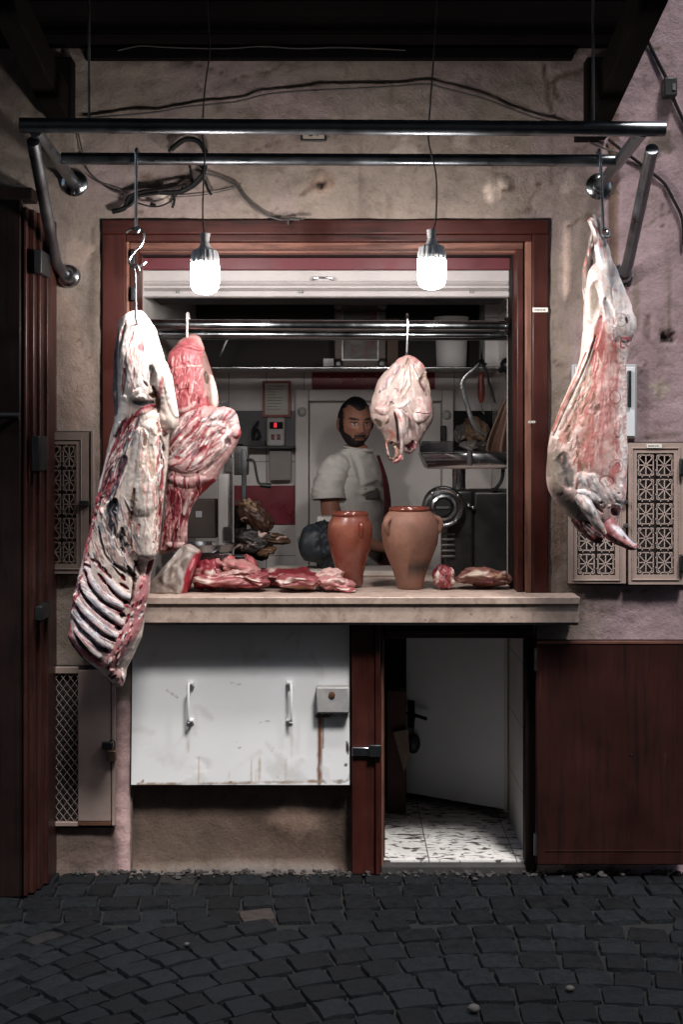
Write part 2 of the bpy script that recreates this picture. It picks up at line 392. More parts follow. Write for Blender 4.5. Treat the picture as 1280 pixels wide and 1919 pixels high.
# ---- the shop building
shop = thing('shop_building', 'old butcher shop front of beige and pink plaster with a red framed serving window', 'shop', (0, 0, 0))
def wall():
    ex = [-.88, -.79, .73, .756]; ez = [.95, 2.42]
    xs = np.unique(np.round(np.r_[np.arange(-2.4, 2.41, .013), ex], 5)); zs = np.unique(np.round(np.r_[np.arange(-.02, 4.2, .013), ez], 5))
    xs = xs[np.r_[True, np.diff(xs) > .004]] if False else xs
    gx, gz = np.meshgrid(xs, zs); n, m = gx.shape
    x = gx.ravel(); z = gz.ravel(); P = np.c_[640+x*500, 830+(CAM_H-z)*500]
    P3 = np.c_[x, z, np.zeros(len(x))]
    col = np.tile(np.array(S(131, 119, 110)), (len(x), 1))
    pink = np.array(S(150, 130, 134)); w = np.clip((P[:, 0]-1075+70*fbm(P3*4, 9, 4))/60, 0, 1)
    w2 = np.clip((fbm(P3*2.3, 33, 4)-.12)*3, 0, 1)*.45
    col += (pink-col)*np.maximum(w, w2)[:, None]
    H = fbm(P3*5, 1, 4)*.007+fbm(P3*22, 2, 3)*.0025
    # trowel marks
    H += np.clip(fbm(np.c_[x*5, z*16, 0*x], 14, 3), 0, 1)*.005+np.abs(fbm(np.c_[x*8, z*11, 0*x], 24, 3))*.006
    dk = S(98, 84, 74); hole = S(24, 20, 18)
    ss = [([(230, 1330), (228, 1480), (232, 1640)], 17, S(190, 160, 158), .022, .5, .25, 0),
          ([(90, 1600), (200, 1580)], 60, S(112, 96, 88), 0, .8, .4),
          ([(600, 345)], 26, S(150, 130, 116), .012, .8, .6), ([(585, 352), (620, 346)], 14, S(120, 100, 88), .008, .6, .6), ([(602, 347)], 9, hole, -.03, .5, .4),
          ([(560, 370), (590, 352)], 5, dk, -.004, .6, .5),
          ([(920, 372), (935, 350), (950, 356)], 20, S(180, 164, 152), .018, .5, .6), ([(940, 362), (965, 352)], 6, dk, -.008, .6, .4),
          ([(1010, 345)], 6, S(90, 74, 66), -.006, .6, .4), ([(985, 395), (996, 392)], 6, S(90, 74, 66), -.005, .6, .5),
          ([(1243, 630), (1244, 636)], 6.5, hole, -.03, .4, .2, 0), ([(1258, 629), (1258, 636)], 6.5, hole, -.03, .4, .2, 0), ([(1213, 590), (1212, 640)], 5, S(110, 92, 92), -.004, .6, .4),
          ([(1225, 735), (1238, 745)], 11, S(104, 92, 94), -.002, .9, .7), ([(1222, 765)], 5, S(104, 92, 94), 0, .9, .6),
          ([(1195, 825), (1275, 815)], 8, S(120, 104, 104), -.004, .8, .5),
          ([(1225, 688), (1275, 680)], 3.5, S(130, 110, 112), -.004, .6, .5), ([(1212, 610), (1280, 640)], 4, S(140, 118, 120), -.003, .6, .6),
          ([(1110, 130), (1040, 150), (1050, 190)], 5, dk, -.006, .6, .5), ([(1020, 125), (1030, 200), (1042, 220)], 4, dk, -.005, .6, .6),
          ([(250, 100), (340, 115), (420, 140)], 3, dk, -.002, .8, .5), ([(360, 150), (380, 175)], 3, dk, -.002, .8, .5),
          ([(300, 345), (310, 375)], 14, S(190, 178, 166), .006, .7, .6), ([(265, 330), (300, 350)], 16, dk, .004, .8, .6),
          ([(175, 430), (172, 600), (178, 720)], 10, S(104, 92, 84), 0, .9, .4), ([(120, 560), (150, 720), (140, 800)], 34, S(140, 122, 112), .004, .9, .6),  # narrow dark band left of the frame: carcass shadow painted on
          ([(98, 680), (99, 695)], 3, hole, -.006, .5, .3), ([(1048, 900), (1046, 1060)], 14, S(116, 98, 88), 0, .9, .5), ([(1062, 420), (1060, 560)], 9, S(186, 164, 152), .004, .8, .5),  # tall dark band right of the frame paints in the carcass's shadow
          ([(115, 95), (112, 220)], 5, S(120, 104, 94), -.012, .6, .3),
          ([(1146, 175), (1148, 350), (1150, 560)], 9, S(104, 84, 74), -.012, .5, .25, 0)]
    rc = random.Random(17)
    for k in range(70):
        cx_, cy_ = rc.uniform(90, 1290), rc.uniform(90, 1250); a = rc.uniform(0, 6.28); p_ = [(cx_, cy_)]
        for q_ in range(rc.randint(3, 7)):
            a += rc.uniform(-.7, .7); cx_ += math.cos(a)*rc.uniform(8, 22); cy_ += math.sin(a)*rc.uniform(8, 22); p_.append((cx_, cy_))
        ss.append((p_, rc.uniform(1.8, 3.2), [dk, S(112, 98, 90)][k % 2], -.003, .9, .5, .7))
    for k in range(46):       # lost skin of paint and old patches
        cx_, cy_ = rc.uniform(90, 1290), rc.uniform(90, 1250); w_ = rc.uniform(8, 26)
        ss.append(([(cx_, cy_), (cx_+rc.uniform(-30, 30), cy_+rc.uniform(-20, 20))], w_, [S(160, 148, 138), S(122, 108, 98), S(150, 134, 124), S(108, 96, 88)][k % 4], rc.uniform(-.003, .004), rc.choice([.25, .6, 1]), .9, .4))
    for k in range(26):       # dirty runs below the frame and the awning
        cx_ = rc.uniform(90, 1280); cy_ = rc.uniform(95, 700); ss.append(([(cx_, cy_), (cx_+rc.uniform(-5, 5), cy_+rc.uniform(60, 190))], rc.uniform(3, 9), S(112, 100, 92), 0, 1.2, .6, .6))
    col, H = strokes(P, col, H, ss)
    V = np.c_[x, -H-.004, z]
    idx = np.arange(n*m).reshape(n, m); F = []
    cxs = (xs[:-1]+xs[1:])/2; czs = (zs[:-1]+zs[1:])/2
    for j in range(n-1):
        for i in range(m-1):
            cx, cz = cxs[i], czs[j]
            if (-.88 < cx < .756 and .95 < cz < 2.42) or (-.79 < cx < .73 and cz < .95): continue
            F.append((idx[j, i], idx[j, i+1], idx[j+1, i+1], idx[j+1, i]))
    return link('wall', V, [tuple(int(q) for q in f) for f in F], M['plaster'], shop, 0, 0, cols=col)
wall()
# recessed foot wall under the hatch
def plinth():
    xs = np.arange(-.79, .045, .012); zs = np.arange(-.02, .42, .012); gx, gz = np.meshgrid(xs, zs); x = gx.ravel(); z = gz.ravel()
    P3 = np.c_[x, z, 0*x]; P = np.c_[640+x*497, 830+(CAM_H-z)*497]
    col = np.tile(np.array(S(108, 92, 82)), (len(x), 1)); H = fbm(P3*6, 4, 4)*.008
    H -= .05*np.clip(.07-z, 0, 1)*-1
    col, H = strokes(P, col, H, [([(250, 1640), (450, 1632), (640, 1636)], 18, S(120, 112, 106), .02, .8, .5, 0), ([(520, 1530), (580, 1540)], 40, S(150, 126, 112), .004, .9, .6), ([(350, 1560), (420, 1590)], 40, S(104, 90, 80), 0, .9, .6),
         ([(252, 1490), (256, 1600)], 12, S(92, 80, 74), 0, .9, .4), ([(630, 1500), (640, 1620)], 26, S(84, 70, 62), 0, .9, .5)])
    m = len(xs); F = [(j*m+i, j*m+i+1, (j+1)*m+i+1, (j+1)*m+i) for j in range(len(zs)-1) for i in range(m-1)]
    return link('plinth', np.c_[x, .03-H, z], F, M['plaster'], shop, 0, 0, cols=col)
plinth()
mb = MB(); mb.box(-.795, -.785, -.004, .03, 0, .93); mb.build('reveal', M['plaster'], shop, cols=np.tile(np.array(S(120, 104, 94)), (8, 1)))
# serving window frame, nested rebates
zc = 1.04
def uframe(name, pxl, pxr, pyt, wl, wr, wt, y0, y1, mats, bevel=.004, parent=shop):
    xl, xr, zt = X(pxl, y0), X(pxr, y0), Z(pyt, y0); k = (y0+CAM_D)/FPX
    a = MB().box(xl, xl+wl*k, y0, y1, zc, zt-wt*k); b = MB().box(xr-wr*k, xr, y0, y1, zc, zt-wt*k); h = MB().box(xl, xr, y0, y1, zt-wt*k, zt)
    o = h.build(name, mats[1], parent, bevel); a.build('jamb', mats[0], o, bevel); b.build('jamb', mats[0], o, bevel); return o
wf = uframe('window_frame', 191, 1028, 412, 44, 30, 27, -.02, .06, (M['redwood_z'], M['redwood_x']))
w2 = uframe('window_moulding', 236, 997, 440, 5, 12, 13, -.008, .061, (M['brownwood'], M['redwood_x']), .003)
w3 = uframe('inner_window_frame', 243, 981, 455, 15, 12, 12, .012, .12, (M['redwood_z'], M['brownwood_x']), .003)
w4 = uframe('window_rebate', 249, 973, 466, 12, 7, 9, .07, .16, (M['brownwood'], M['brownwood_x']), .003)
w5 = uframe('shutter_guide', 256, 966, 474, 5, 6, 5, .12, .26, (M['shutterwood'], M['shutterwood']), .002)
for pa, pb in ((956, 961), (257, 262)): MB().box(X(pa, .2), X(pb, .2), .165, .3, zc, Z(480, .2)).build('guide_edge', M['white_dull'], w5, .002)
for py in (480, 545, 1055):
    MB().box(X(970, .05), X(975, .05), .045, .07, Z(py+17, .05), Z(py-8, .05)).build('hinge', M['dull_steel'], w3, .002)
for py in (478, 545, 655):
    MB().box(X(245, -.03), X(252, -.03), -.03, .01, Z(py+18, -.03), Z(py-8, -.03)).build('hinge', M['blackplastic'], w3, .002)
# crimson header and rolled white shutter
MB().box(X(262, .2), X(957, .2), .2, .5, Z(506, .2), Z(470, .2)).build('header', pm('faded_crimson_header', S(86, 20, 30), .5, var=.25, bmp=.05), shop, .003)
mb = MB(); x0, x1 = X(263, .24), X(955, .24)
prof = [(.235, Z(504, .235)), (.228, Z(509, .235)), (.228, Z(527, .235)), (.238, Z(531, .235)), (.232, Z(534, .235)), (.22, Z(537, .235)), (.222, Z(541, .235)), (.24, Z(544, .235)), (.226, Z(547, .235)), (.224, Z(556, .235)), (.232, Z(558, .235)), (.27, Z(558, .235)), (.27, Z(504, .235))]
n = len(prof); mb.add([(x, y, z) for x in (x0, x1) for y, z in prof], [tuple(range(n)), tuple(range(2*n-1, n-1, -1))]+[(i, (i+1) % n, (i+1) % n+n, i+n) for i in range(n)])
sh = mb.build('roller_shutter', pm('greyed_shutter_slats', S(168, 162, 160), .5, var=.2, scale=5), shop, sharp=25)
mb = MB(); mb.tube([W(587, 525, .225), W(587, 525, .21), W(590, 521, .205), W(620, 521, .205), W(624, 525, .21), W(624, 525, .225)], .004, 8); mb.build('handle', M['steel'], sh)
for px in (330, 560, 880):
    MB().box(X(px, .22), X(px+7, .22), .214, .23, Z(550, .22), Z(545, .22)).build('bolt', M['dull_steel'], sh, .001)
MB().box(X(262, .3), X(957, .3), .29, .7, Z(552, .3), 2.6).build('shutter_box', pm('sooty_shutter_box', S(42, 38, 38), .8), shop)
# interior shell
LX, RX, BY, CZ = -.775, .80, 2.1, 2.62
SZ = Z(687, 1.75)
MB().box(LX-.04, RX+.04, BY, BY+.05, .03, SZ-.002).build('back_wall', M['tile_back'], shop)
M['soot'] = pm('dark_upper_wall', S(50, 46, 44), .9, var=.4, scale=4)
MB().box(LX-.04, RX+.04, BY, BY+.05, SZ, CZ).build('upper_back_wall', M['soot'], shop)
MB().box(LX-.05, LX, .1, BY, .03, CZ).build('side_wall', pm('dim_side_wall', S(186, 182, 178), .5, var=.3, scale=3), shop)
MB().box(RX, RX+.05, .1, BY, .03, CZ).build('side_wall', M['tile_side'], shop)
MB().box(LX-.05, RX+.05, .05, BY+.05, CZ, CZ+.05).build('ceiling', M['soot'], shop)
MB().box(LX-.05, RX+.05, .075, BY+.05, -.01, .03).box(.15, .71, .022, .0745, -.01, .03).build('floor', M['tile_floor'], shop)
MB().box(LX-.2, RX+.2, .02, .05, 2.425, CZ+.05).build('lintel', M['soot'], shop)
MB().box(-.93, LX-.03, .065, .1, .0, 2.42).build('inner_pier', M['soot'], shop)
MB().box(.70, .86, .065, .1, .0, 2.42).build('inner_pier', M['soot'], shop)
# crimson tile bands on the back wall
MB().box(X(585, 2.09), X(815, 2.09), 2.088, 2.1, Z(730, 2.09), Z(698, 2.09)).build('tile_band', M['crimson'], shop, .002)
MB().box(X(437, 2.09), X(553, 2.09), 2.088, 2.1, Z(983, 2.09), Z(910, 2.09)).build('tile_band', pm('dark_crimson_tiles', S(128, 26, 44), .35, bmp=.04), shop, .002)
rng = random.Random(4)
for (px, py) in ((664, 711), (679, 703), (706, 704), (679, 720), (640, 716), (615, 706), (795, 708), (726, 722)):
    r = rng.uniform(.0025, .0045); mb = MB().lathe([(r, 0), (r*.6, -.002)], (X(px, 2.08), 2.0875, Z(py, 2.08)), 8, 'y'); mb.build('speck', M['white_dull'], shop)
# ---- hatch (white metal, hung under the counter, leaning out a little at its foot)
def hatch():
    x0, x1, z0, z1 = X(246, -.04), X(655, -.03), Z(1471, -.05), Z(1171, -.03)
    xs = np.linspace(x0, x1, 150); zs = np.linspace(z0, z1, 110); gx, gz = np.meshgrid(xs, zs); x = gx.ravel(); z = gz.ravel()
    P = np.c_[640+x*503, 830+(CAM_H-z)*503]; col = np.tile(np.array(S(226, 227, 227)), (len(x), 1)); H = fbm(np.c_[x*3, z*3, 0*x], 5, 2)*.003
    rust = S(120, 72, 44)
    ss = [([(598, 1336), (599, 1400), (598, 1466)], 4.5, rust, 0, .8, .4, .2), ([(604, 1340), (605, 1400)], 3, S(150, 116, 92), 0, .9, .7), ([(594, 1341), (652, 1341)], 5, S(70, 54, 46), 0, .8, .7, 0), ([(606, 1352), (604, 1460), (648, 1462), (654, 1450)], 1.6, S(150, 150, 150), -.001, .8, .3, 0), ([(650, 1390), (652, 1410)], 3.5, S(50, 42, 38), 0, .5, .5), ([(648, 1432)], 2.5, S(50, 42, 38), 0, .5, .5),
          ([(260, 1469), (640, 1461)], 3, S(150, 130, 112), 0, .9, 1.1, 0), ([(268, 1462)], 2, rust, 0, .5, .4), ([(432, 1464)], 2, rust, 0, .5, .4), ([(520, 1455)], 1.6, rust, 0, .5, .4)]
    rc = random.Random(5)
    for k in range(16): cx_, cy_ = rc.uniform(255, 645), rc.uniform(1190, 1460); ss.append(([(cx_, cy_), (cx_+rc.uniform(-30, 30), cy_+rc.uniform(-25, 25)), (cx_+rc.uniform(-50, 50), cy_+rc.uniform(-30, 30))], rc.uniform(6, 22), S(212, 211, 209), rc.uniform(-.0012, .0012), 1.3, .8, .5))
    for k in range(7): cx_, cy_ = rc.uniform(255, 645), rc.uniform(1190, 1465); ss.append(([(cx_, cy_), (cx_+rc.uniform(-22, 22), cy_+rc.uniform(-10, 16))], rc.uniform(.8, 1.5), [S(170, 166, 160), S(140, 118, 100)][k % 2], 0, .9, .5, .7))
    for k in range(8): cx_ = rc.uniform(255, 590); ss.append(([(cx_, 1468), (cx_+1, 1468-rc.uniform(10, 60))], rc.uniform(1.2, 3), S(188, 172, 156), 0, 1.3, .7, .8))
    ss.append(([(545, 1345), (547, 1420)], 4, S(204, 198, 190), 0, 1.3, .7, .8)); ss.append(([(352, 1350), (353, 1410)], 4, S(204, 198, 190), 0, 1.3, .7, .8))
    col, H = strokes(P, col, H, ss)
    t = (z-z0)/(z1-z0); y = -.042+t*.036-H
    m = len(xs); n_ = len(zs); V = np.r_[np.c_[x, y, z], np.c_[x, y+.02, z]]; N = n_*m
    F = [(j*m+i, j*m+i+1, (j+1)*m+i+1, (j+1)*m+i) for j in range(n_-1) for i in range(m-1)]
    ed = [i for i in range(m)]+[j*m+m-1 for j in range(1, n_)]+[(n_-1)*m+i for i in range(m-2, -1, -1)]+[j*m for j in range(n_-2, 0, -1)]
    F += [(ed[k], ed[(k+1) % len(ed)], ed[(k+1) % len(ed)]+N, ed[k]+N) for k in range(len(ed))]
    return link('hatch', V, F, pm('white_hatch_enamel', (1, 1, 1), .36, var=.06, scale=3, bmp=.02, bscale=9, attr=True, bdist=.02), shop, 0, 40, cols=np.r_[col, col])
ht = hatch(); tag(ht, 'white enamelled metal hatch with two handles and a rust streak under its lock')
for px in (353, 546):
    y = -.03; sgn = 1 if px < 400 else -1
    mb = MB(); mb.tube([W(px+8*sgn, 1281, y+.005), W(px+3*sgn, 1281, y-.028), W(px, 1281, y-.036), W(px, 1285, y-.04), W(px, 1346, y-.04), W(px, 1350, y-.036), W(px+3*sgn, 1350, y-.028), W(px+8*sgn, 1350, y-.003)], .0052, 10)
    mb.box(X(px+4*sgn-5, y), X(px+4*sgn+7, y), y-.006, y+.01, Z(1285, y), Z(1277, y)); mb.box(X(px+4*sgn-5, y), X(px+4*sgn+7, y), y-.008, y+.01, Z(1354, y), Z(1346, y))
    mb.build('handle', M['white_metal'], ht)
mb = MB().box(X(593, -.06), X(655, -.06), -.075, -.02, Z(1335, -.06), Z(1286, -.06)); lk = mb.build('lock_plate', pm('grey_lock_box', S(168, 166, 164), .5, var=.35, scale=12), ht, .006)
MB().lathe([(.012, 0), (.012, -.004), (.007, -.006), (.001, -.006)], (X(622, -.08), -.0755, Z(1302, -.08)), 16, 'y').build('keyhole', M['rust'], lk)
mb = MB(); p = None and [(604, 1342), (655, 1342), (655, 1455), (645, 1462), (606, 1463)]; pass
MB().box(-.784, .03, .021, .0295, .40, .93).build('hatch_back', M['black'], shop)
# ---- small entrance: post, lintel, jamb, open leaf, inner door
po = MB().box(X(659, -.05), X(702, -.05), -.05, .06, .0, .94).build('door_post', M['redwood_z'], shop, .004)
mb = MB().box(X(703, -.05), X(713, -.05), -.062, .05, .0, .94); mb.build('moulding', M['redwood_z'], po, .005)
MB().box(X(714, -.03), X(720, -.03), -.02, .06, .0, .925).build('stop_bead', M['brownwood'], po, .003)
mb = MB().box(X(660, -.06), X(697, -.06), -.064, -.05, Z(1416, -.06), Z(1400, -.06)); la = mb.build('latch', M['steel'], po, .002)
MB().box(X(692, -.07), X(715, -.07), -.078, -.062, Z(1418, -.07), Z(1395, -.07)).build('latch_bolt', M['blackplastic'], la, .003)
li = MB().box(X(720, -.03), X(1003, -.03), -.03, .05, Z(1196, -.03), .94).build('door_lintel', M['redwood_x'], shop, .004)
MB().box(X(722, -.02), X(1000, -.02), -.042, -.03, Z(1186, -.02), Z(1180, -.02)).build('moulding', M['redwood_x'], li, .002)
MB().box(X(985, -.02), X(1003, -.02), -.02, .06, 0, Z(1196, -.03)).build('door_jamb', M['shutterwood'], shop, .004)
MB().box(X(714, -.02), X(985, -.02), -.03, .02, -.02, .026).build('threshold', pm('dark_step_stone', S(62, 60, 60), .9, var=.5, scale=18, bmp=.6, bscale=50), shop, .006)
xa, xb, ya, yb = X(1004, -.07), X(1292, -.07), -.085, -.05; z0, z1 = Z(1618, -.07), Z(1199, -.07)
dl = MB().box(xa, xb, ya, yb, z0, z1).build('door_leaf', M['doorwood'], shop, .005); tag(dl, 'low dark red wooden door leaf folded open flat against the wall')
MB().box(xa+.002, xb-.002, ya-.003, ya, z1-.012, z1-.001).build('top_bead', M['brownwood_x'], dl, .0015)
MB().box(xa+.03, xb-.03, ya-.002, ya, z0+.05, z0+.056).build('bottom_bead', M['doorwood'], dl, .001)
MB().lathe([(.004, 0), (.003, -.004)], (X(1185, -.1), ya, Z(1415, -.1)), 8, 'y').build('nail', M['steel'], dl)
for py in (1235, 1580): MB().tube([(xa-.004, ya-.004, Z(py, -.08)-.04), (xa-.004, ya-.004, Z(py, -.08)+.04)], .006, 8).build('hinge', M['dull_steel'], dl)
# compartment behind the low door
MB().box(.70, .712, .06, .62, .03, 1.005).build('compartment_wall', M['tile_side'], shop)
MB().box(.15, .165, .06, .92, .03, 1.005).build('compartment_wall', M['shutterwood'], shop)
MB().box(.165, .712, .9, .92, .03, 1.005).build('compartment_back', M['shutterwood'], shop)
a = Vector((.695, .585, 0)); b = Vector((.283, .86, 0)); d = (b-a).normalized(); nrm = Vector((d.y, -d.x, 0))
if nrm.y > 0: nrm = -nrm
Mx = Matrix(((d.x, nrm.x, 0, a.x), (d.y, nrm.y, 0, a.y), (0, 0, 1, 0), (0, 0, 0, 1))); Ld = (b-a).length
idr = MB().box(0, Ld, -.02, .0, .065, .995, Mx).build('inner_door', pm('white_inner_door', S(226, 228, 232), .5, var=.1, scale=3), shop, .003)
mb = MB(); q = lambda u, v, z: Mx @ Vector((u, v, z))
hz = Z(1337, .8); mb.lathe([(.014, 0), (.014, -.006), (.008, -.01)], tuple(q(Ld-.03, .0, hz)), 14, 'y'); mb.tube([q(Ld-.03, .0, hz), q(Ld-.03, .035, hz), q(Ld-.05, .042, hz), q(Ld-.13, .045, hz-.012)], .008, 10); mb.box(Ld-.045, Ld-.012, .0, .004, hz-.07, hz+.05, Mx)
mb.build('handle', M['blackplastic'], idr)
mb = MB().tube(spline([q(Ld-.06, .02, hz-.01), q(Ld-.055, .03, hz-.05), q(Ld-.06, .03, hz-.10)], 4), .004, 6); mb.ball(tuple(q(Ld-.055, .03, hz-.13)), .03, .018, .045, 12, 8); mb.build('key_bunch', M['blackplastic'], idr)
MB().box(-.003, .012, .0, .008, .06, .995, Mx).build('door_edge', M['white_dull'], idr)
# dim things leaning in the gap
mb = MB().box(X(724, .7), X(760, .7), .66, .74, .031, .55); tag(mb.build('crate', pm('brown_board', S(70, 46, 40), .8), bevel=.004), 'dark brown board standing inside the low doorway beside the white inner door', 'board')
mb = MB().prism([(X(737, .64), Z(1372, .64)), (X(765, .64), Z(1366, .64)), (X(768, .64), Z(1420, .64)), (X(757, .64), Z(1445, .64))], .64, .645); tag(mb.build('paper_bag', pm('pale_card', S(128, 110, 100), .8, var=.4, scale=40)), 'torn pale card tucked in the gap of the low doorway', 'card')
# ---- stone counter
ct = thing('stone_counter', 'beige marble serving counter with a thick front edge under the shop window', 'counter', (0, -.1, .94))
MB().box(X(160, -.15), .869, -.15, -.012, 1.012, 1.04).build('top_slab', M['marble'], ct, .004)
MB().box(LX+.002, RX-.002, .0, .9, 1.008, 1.039).build('inner_slab', M['marble'], ct, .003)
MB().box(-.878, .752, -.0125, .0, 1.006, 1.0385).build('joint_strip', M['marble'], ct)
MB().box(X(160, -.14), .867, -.141, -.11, .944, 1.0105).build('front_slab', M['marble'], ct, .003)
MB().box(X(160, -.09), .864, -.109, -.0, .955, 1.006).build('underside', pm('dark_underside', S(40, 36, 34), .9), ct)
MB().box(X(185, -.09),     .864, -.135, -.02, .936, .9435).build('support_strip', M['dull_steel'], ct, .001)
# ================================================================ awning, rack, lamps, cables, cabinets
aw = thing('awning', 'dark wooden awning of smoked boards on two brackets above the shop', 'awning', (0, 0, 2.7))
zA = 3.075; yF = -1.25; zF = 3.20
xl, xr = -1.75, 1.035  # left end stretched out of view to shade the upper left wall
mb = MB(); nb = 9
for k in range(nb):
    t0, t1 = k/nb, (k+1)/nb; y0, y1 = yF*t0-.012, yF*t1-.004; a = zA+(zF-zA)*t0; b = zA+(zF-zA)*t1; e = random.uniform(0, .006)
    mb.add([(xl, y0, a-e), (xr, y0, a-e), (xr, y1, b-e), (xl, y1, b-e), (xl, y0, a+.03), (xr, y0, a+.03), (xr, y1, b+.03), (xl, y1, b+.03)], [(0, 1, 2, 3), (7, 6, 5, 4), (0, 4, 5, 1), (1, 5, 6, 2), (2, 6, 7, 3), (3, 7, 4, 0)])
mb.build('roof_boards', M['awningwood'], aw)
MB().box(xl, xr, yF-.04, yF-.008, zF-.10, zF+.08).build('fascia', M['awningwood'], aw, .004)
MB().box(-.955, .86, -.05, -.008, zA-.05, zA-.008).build('wall_plate', M['awningwood'], aw, .004)
# brackets
MB().box(.905, .985, -.085, -.008, 2.73, 3.02).build('bracket_post', M['beamwood'], aw, .004)
MB().box(-1.075, -.995, -.085, -.008, 2.78, 3.02).build('bracket_post', M['beamwood'], aw, .004)
MB().bar((.955, -.03, 2.83), (.985, yF+.02, 3.12), .08, .12).build('brace', M['beamwood'], aw, .004)
MB().bar((-1.045, -.03, 2.84), (-1.08, yF+.02, 3.12), .08, .12).build('brace', M['beamwood'], aw, .004)
MB().box(.87, .955, -.1, -.005, 2.722, 2.745).build('corbel', M['beamwood'], aw, .003)

rk = thing('hanging_rack', 'steel tube meat rack bracketed out from the wall above the window', 'meat rack', (0, 0, 2.2))
yf = -.70; zf = Z(240, yf); rr = .0245
MB().tube([(X(38, yf), yf, Z(236, yf)), (X(1246, yf), yf, Z(243, yf))], rr, 24).build('front_tube', M['dark_tube'], rk)
yi = -.35
MB().tube([(-.975, yi, Z(298, yi)), (.968, yi, Z(302, yi))], .021, 24).build('inner_tube', M['dark_tube'], rk)
for s, xf, xw, pw in ((-1, X(66, yf), X(140, 0), 345), (1, X(1205, yf), X(1122, 0), 351)):
    zt = Z(238, yf)-.014; zw = Z(pw, 0)
    MB().tube([(xf, yf, zt), (xw, -.015, zw)], .021, 20).build('arm', M['dark_tube'], rk)
    MB().lathe([(.05, -.003), (.05, -.012), (.043, -.02), (.028, -.026), (.024, -.05)], (xw, 0, zw), 28, 'y').build('flange', M['chrome'], rk)
x, z = X(130, 0), Z(519, 0)
MB().tube([(X(62, -.68), -.68, Z(266, -.68)), (x-.03, -.1, z+.04), (x-.012, -.05, z+.008), (x, -.01, z)], .021, 20).build('strut', M['dark_tube'], rk)
MB().lathe([(.044, -.003), (.044, -.012), (.04, -.028), (.028, -.036), (.022, -.05)], (x, 0, z), 28, 'y').build('flange', M['chrome'], rk)
x, z = X(1166, 0), Z(515, 0)
MB().tube([(X(1222, -.68), -.68, Z(280, -.68)), (x+.006, -.08, z+.035), (x, -.045, z), (x-.004, -.01, z-.006)], .021, 20).build('strut', M['dark_tube'], rk)
MB().lathe([(.044, -.003), (.044, -.012), (.04, -.028), (.028, -.036), (.022, -.05)], (x-.004, 0, z-.006), 28, 'y').build('flange', M['chrome'], rk)
for px in (167, 1112):
    MB().tube([(X(px, yf), yf, Z(238, yf)+.02), (X(px, yf)+(-.001), yf, zF-.03)], .0045, 8).build('suspension_rod', M['dull_steel'], rk)
# long hook rod with the s hook on the left
y = -.35; R_ = .021
def jhook(name, label, px, pytop, pybot, y, r=.0045, mat=None, tubr=.021, cat='hook', leanpx=0, low=None):
    xx = X(px, y); zt = Z(pytop, y)
    pts = [(xx+.0, y+tubr+.012, zt-.02), (xx, y+tubr+.009, zt+.004), (xx, y+.012, zt+.016+.0), (xx, y-.012, zt+.016), (xx, y-tubr-.004, zt+.003), (xx+.001, y-tubr-.007, zt-.02)]
    end = (X(px+leanpx, y), y-tubr-.002, Z(pybot, y))
    P = spline(pts, 5)+[Vector(end)]
    mb = MB().tube(P, r, 10)
    if low: mb.tube(spline([Vector(end)]+[Vector(end)+Vector(q) for q in low], 5), r, 10)
    return tag(mb.build(name, mat or M['steel']), label, cat)
jhook('rod_hook', 'long straight steel hook rod on the rack above the s shaped hook', 257, 290, 428, y, .0055, low=[(.012, 0, -.006), (.004, 0, -.018), (-.006, 0, -.008)])
mb = MB().tube(spline([W(236, 437, y-.02), W(246, 430, y-.022), W(262, 430, y-.023), W(270, 440, y-.023), W(266, 458, y-.023), (W(252, 473, y-.023)), W(243, 487, y-.023), W(247, 500, y-.023), W(257, 503, y-.023), W(268, 497, y-.023), W(273, 491, y-.02)], 6), .0042, 10)
tag(mb.build('s_hook', M['steel']), 's shaped steel hook hanging below the long rod on the left', 'hook')
mb = MB().tube(spline([W(262, 509, y-.023), W(257, 498, y-.028), W(252, 503, y-.023), W(254, 515, y-.023)], 5)+[W(254, 560, y-.023), W(255, 600, y-.06), W(258, 612, y-.03)], .0042, 10)
tag(mb.build('skewer_hook', M['dull_steel']), 'thin straight hook between the s shaped hook and the rib side', 'hook')
jhook('carcass_hook', 'curved dark hook on the rack carrying the lamb carcass', 1122, 292, 432, -.35, .0055, M['dark_tube'], leanpx=6, low=[(.014, 0, -.004), (.02, -.006, -.02), (.008, -.012, -.03), (-.006, -.01, -.018)])

# inner rails in the window
rl = thing('window_rail', 'pair of polished steel rails across the inside of the serving window', 'rail', (0, .15, 2.0))
MB().tube([(LX+.01, .15, Z(609, .15)), (X(940, .15), .15, Z(612, .15))], .0225, 24).build('front_tube', M['chrome'], rl)
MB().tube([(LX+.005, .62, Z(627, .62)), (RX-.002, .62, Z(629, .62))], .0225, 24).build('rear_tube', M['chrome'], rl)
MB().lathe([(.036, .012), (.036, .004), (.026, 0), (.024, -.02)], (X(945, .15), .15, Z(612, .15)), 24, 'x').build('flange', M['chrome'], rl)

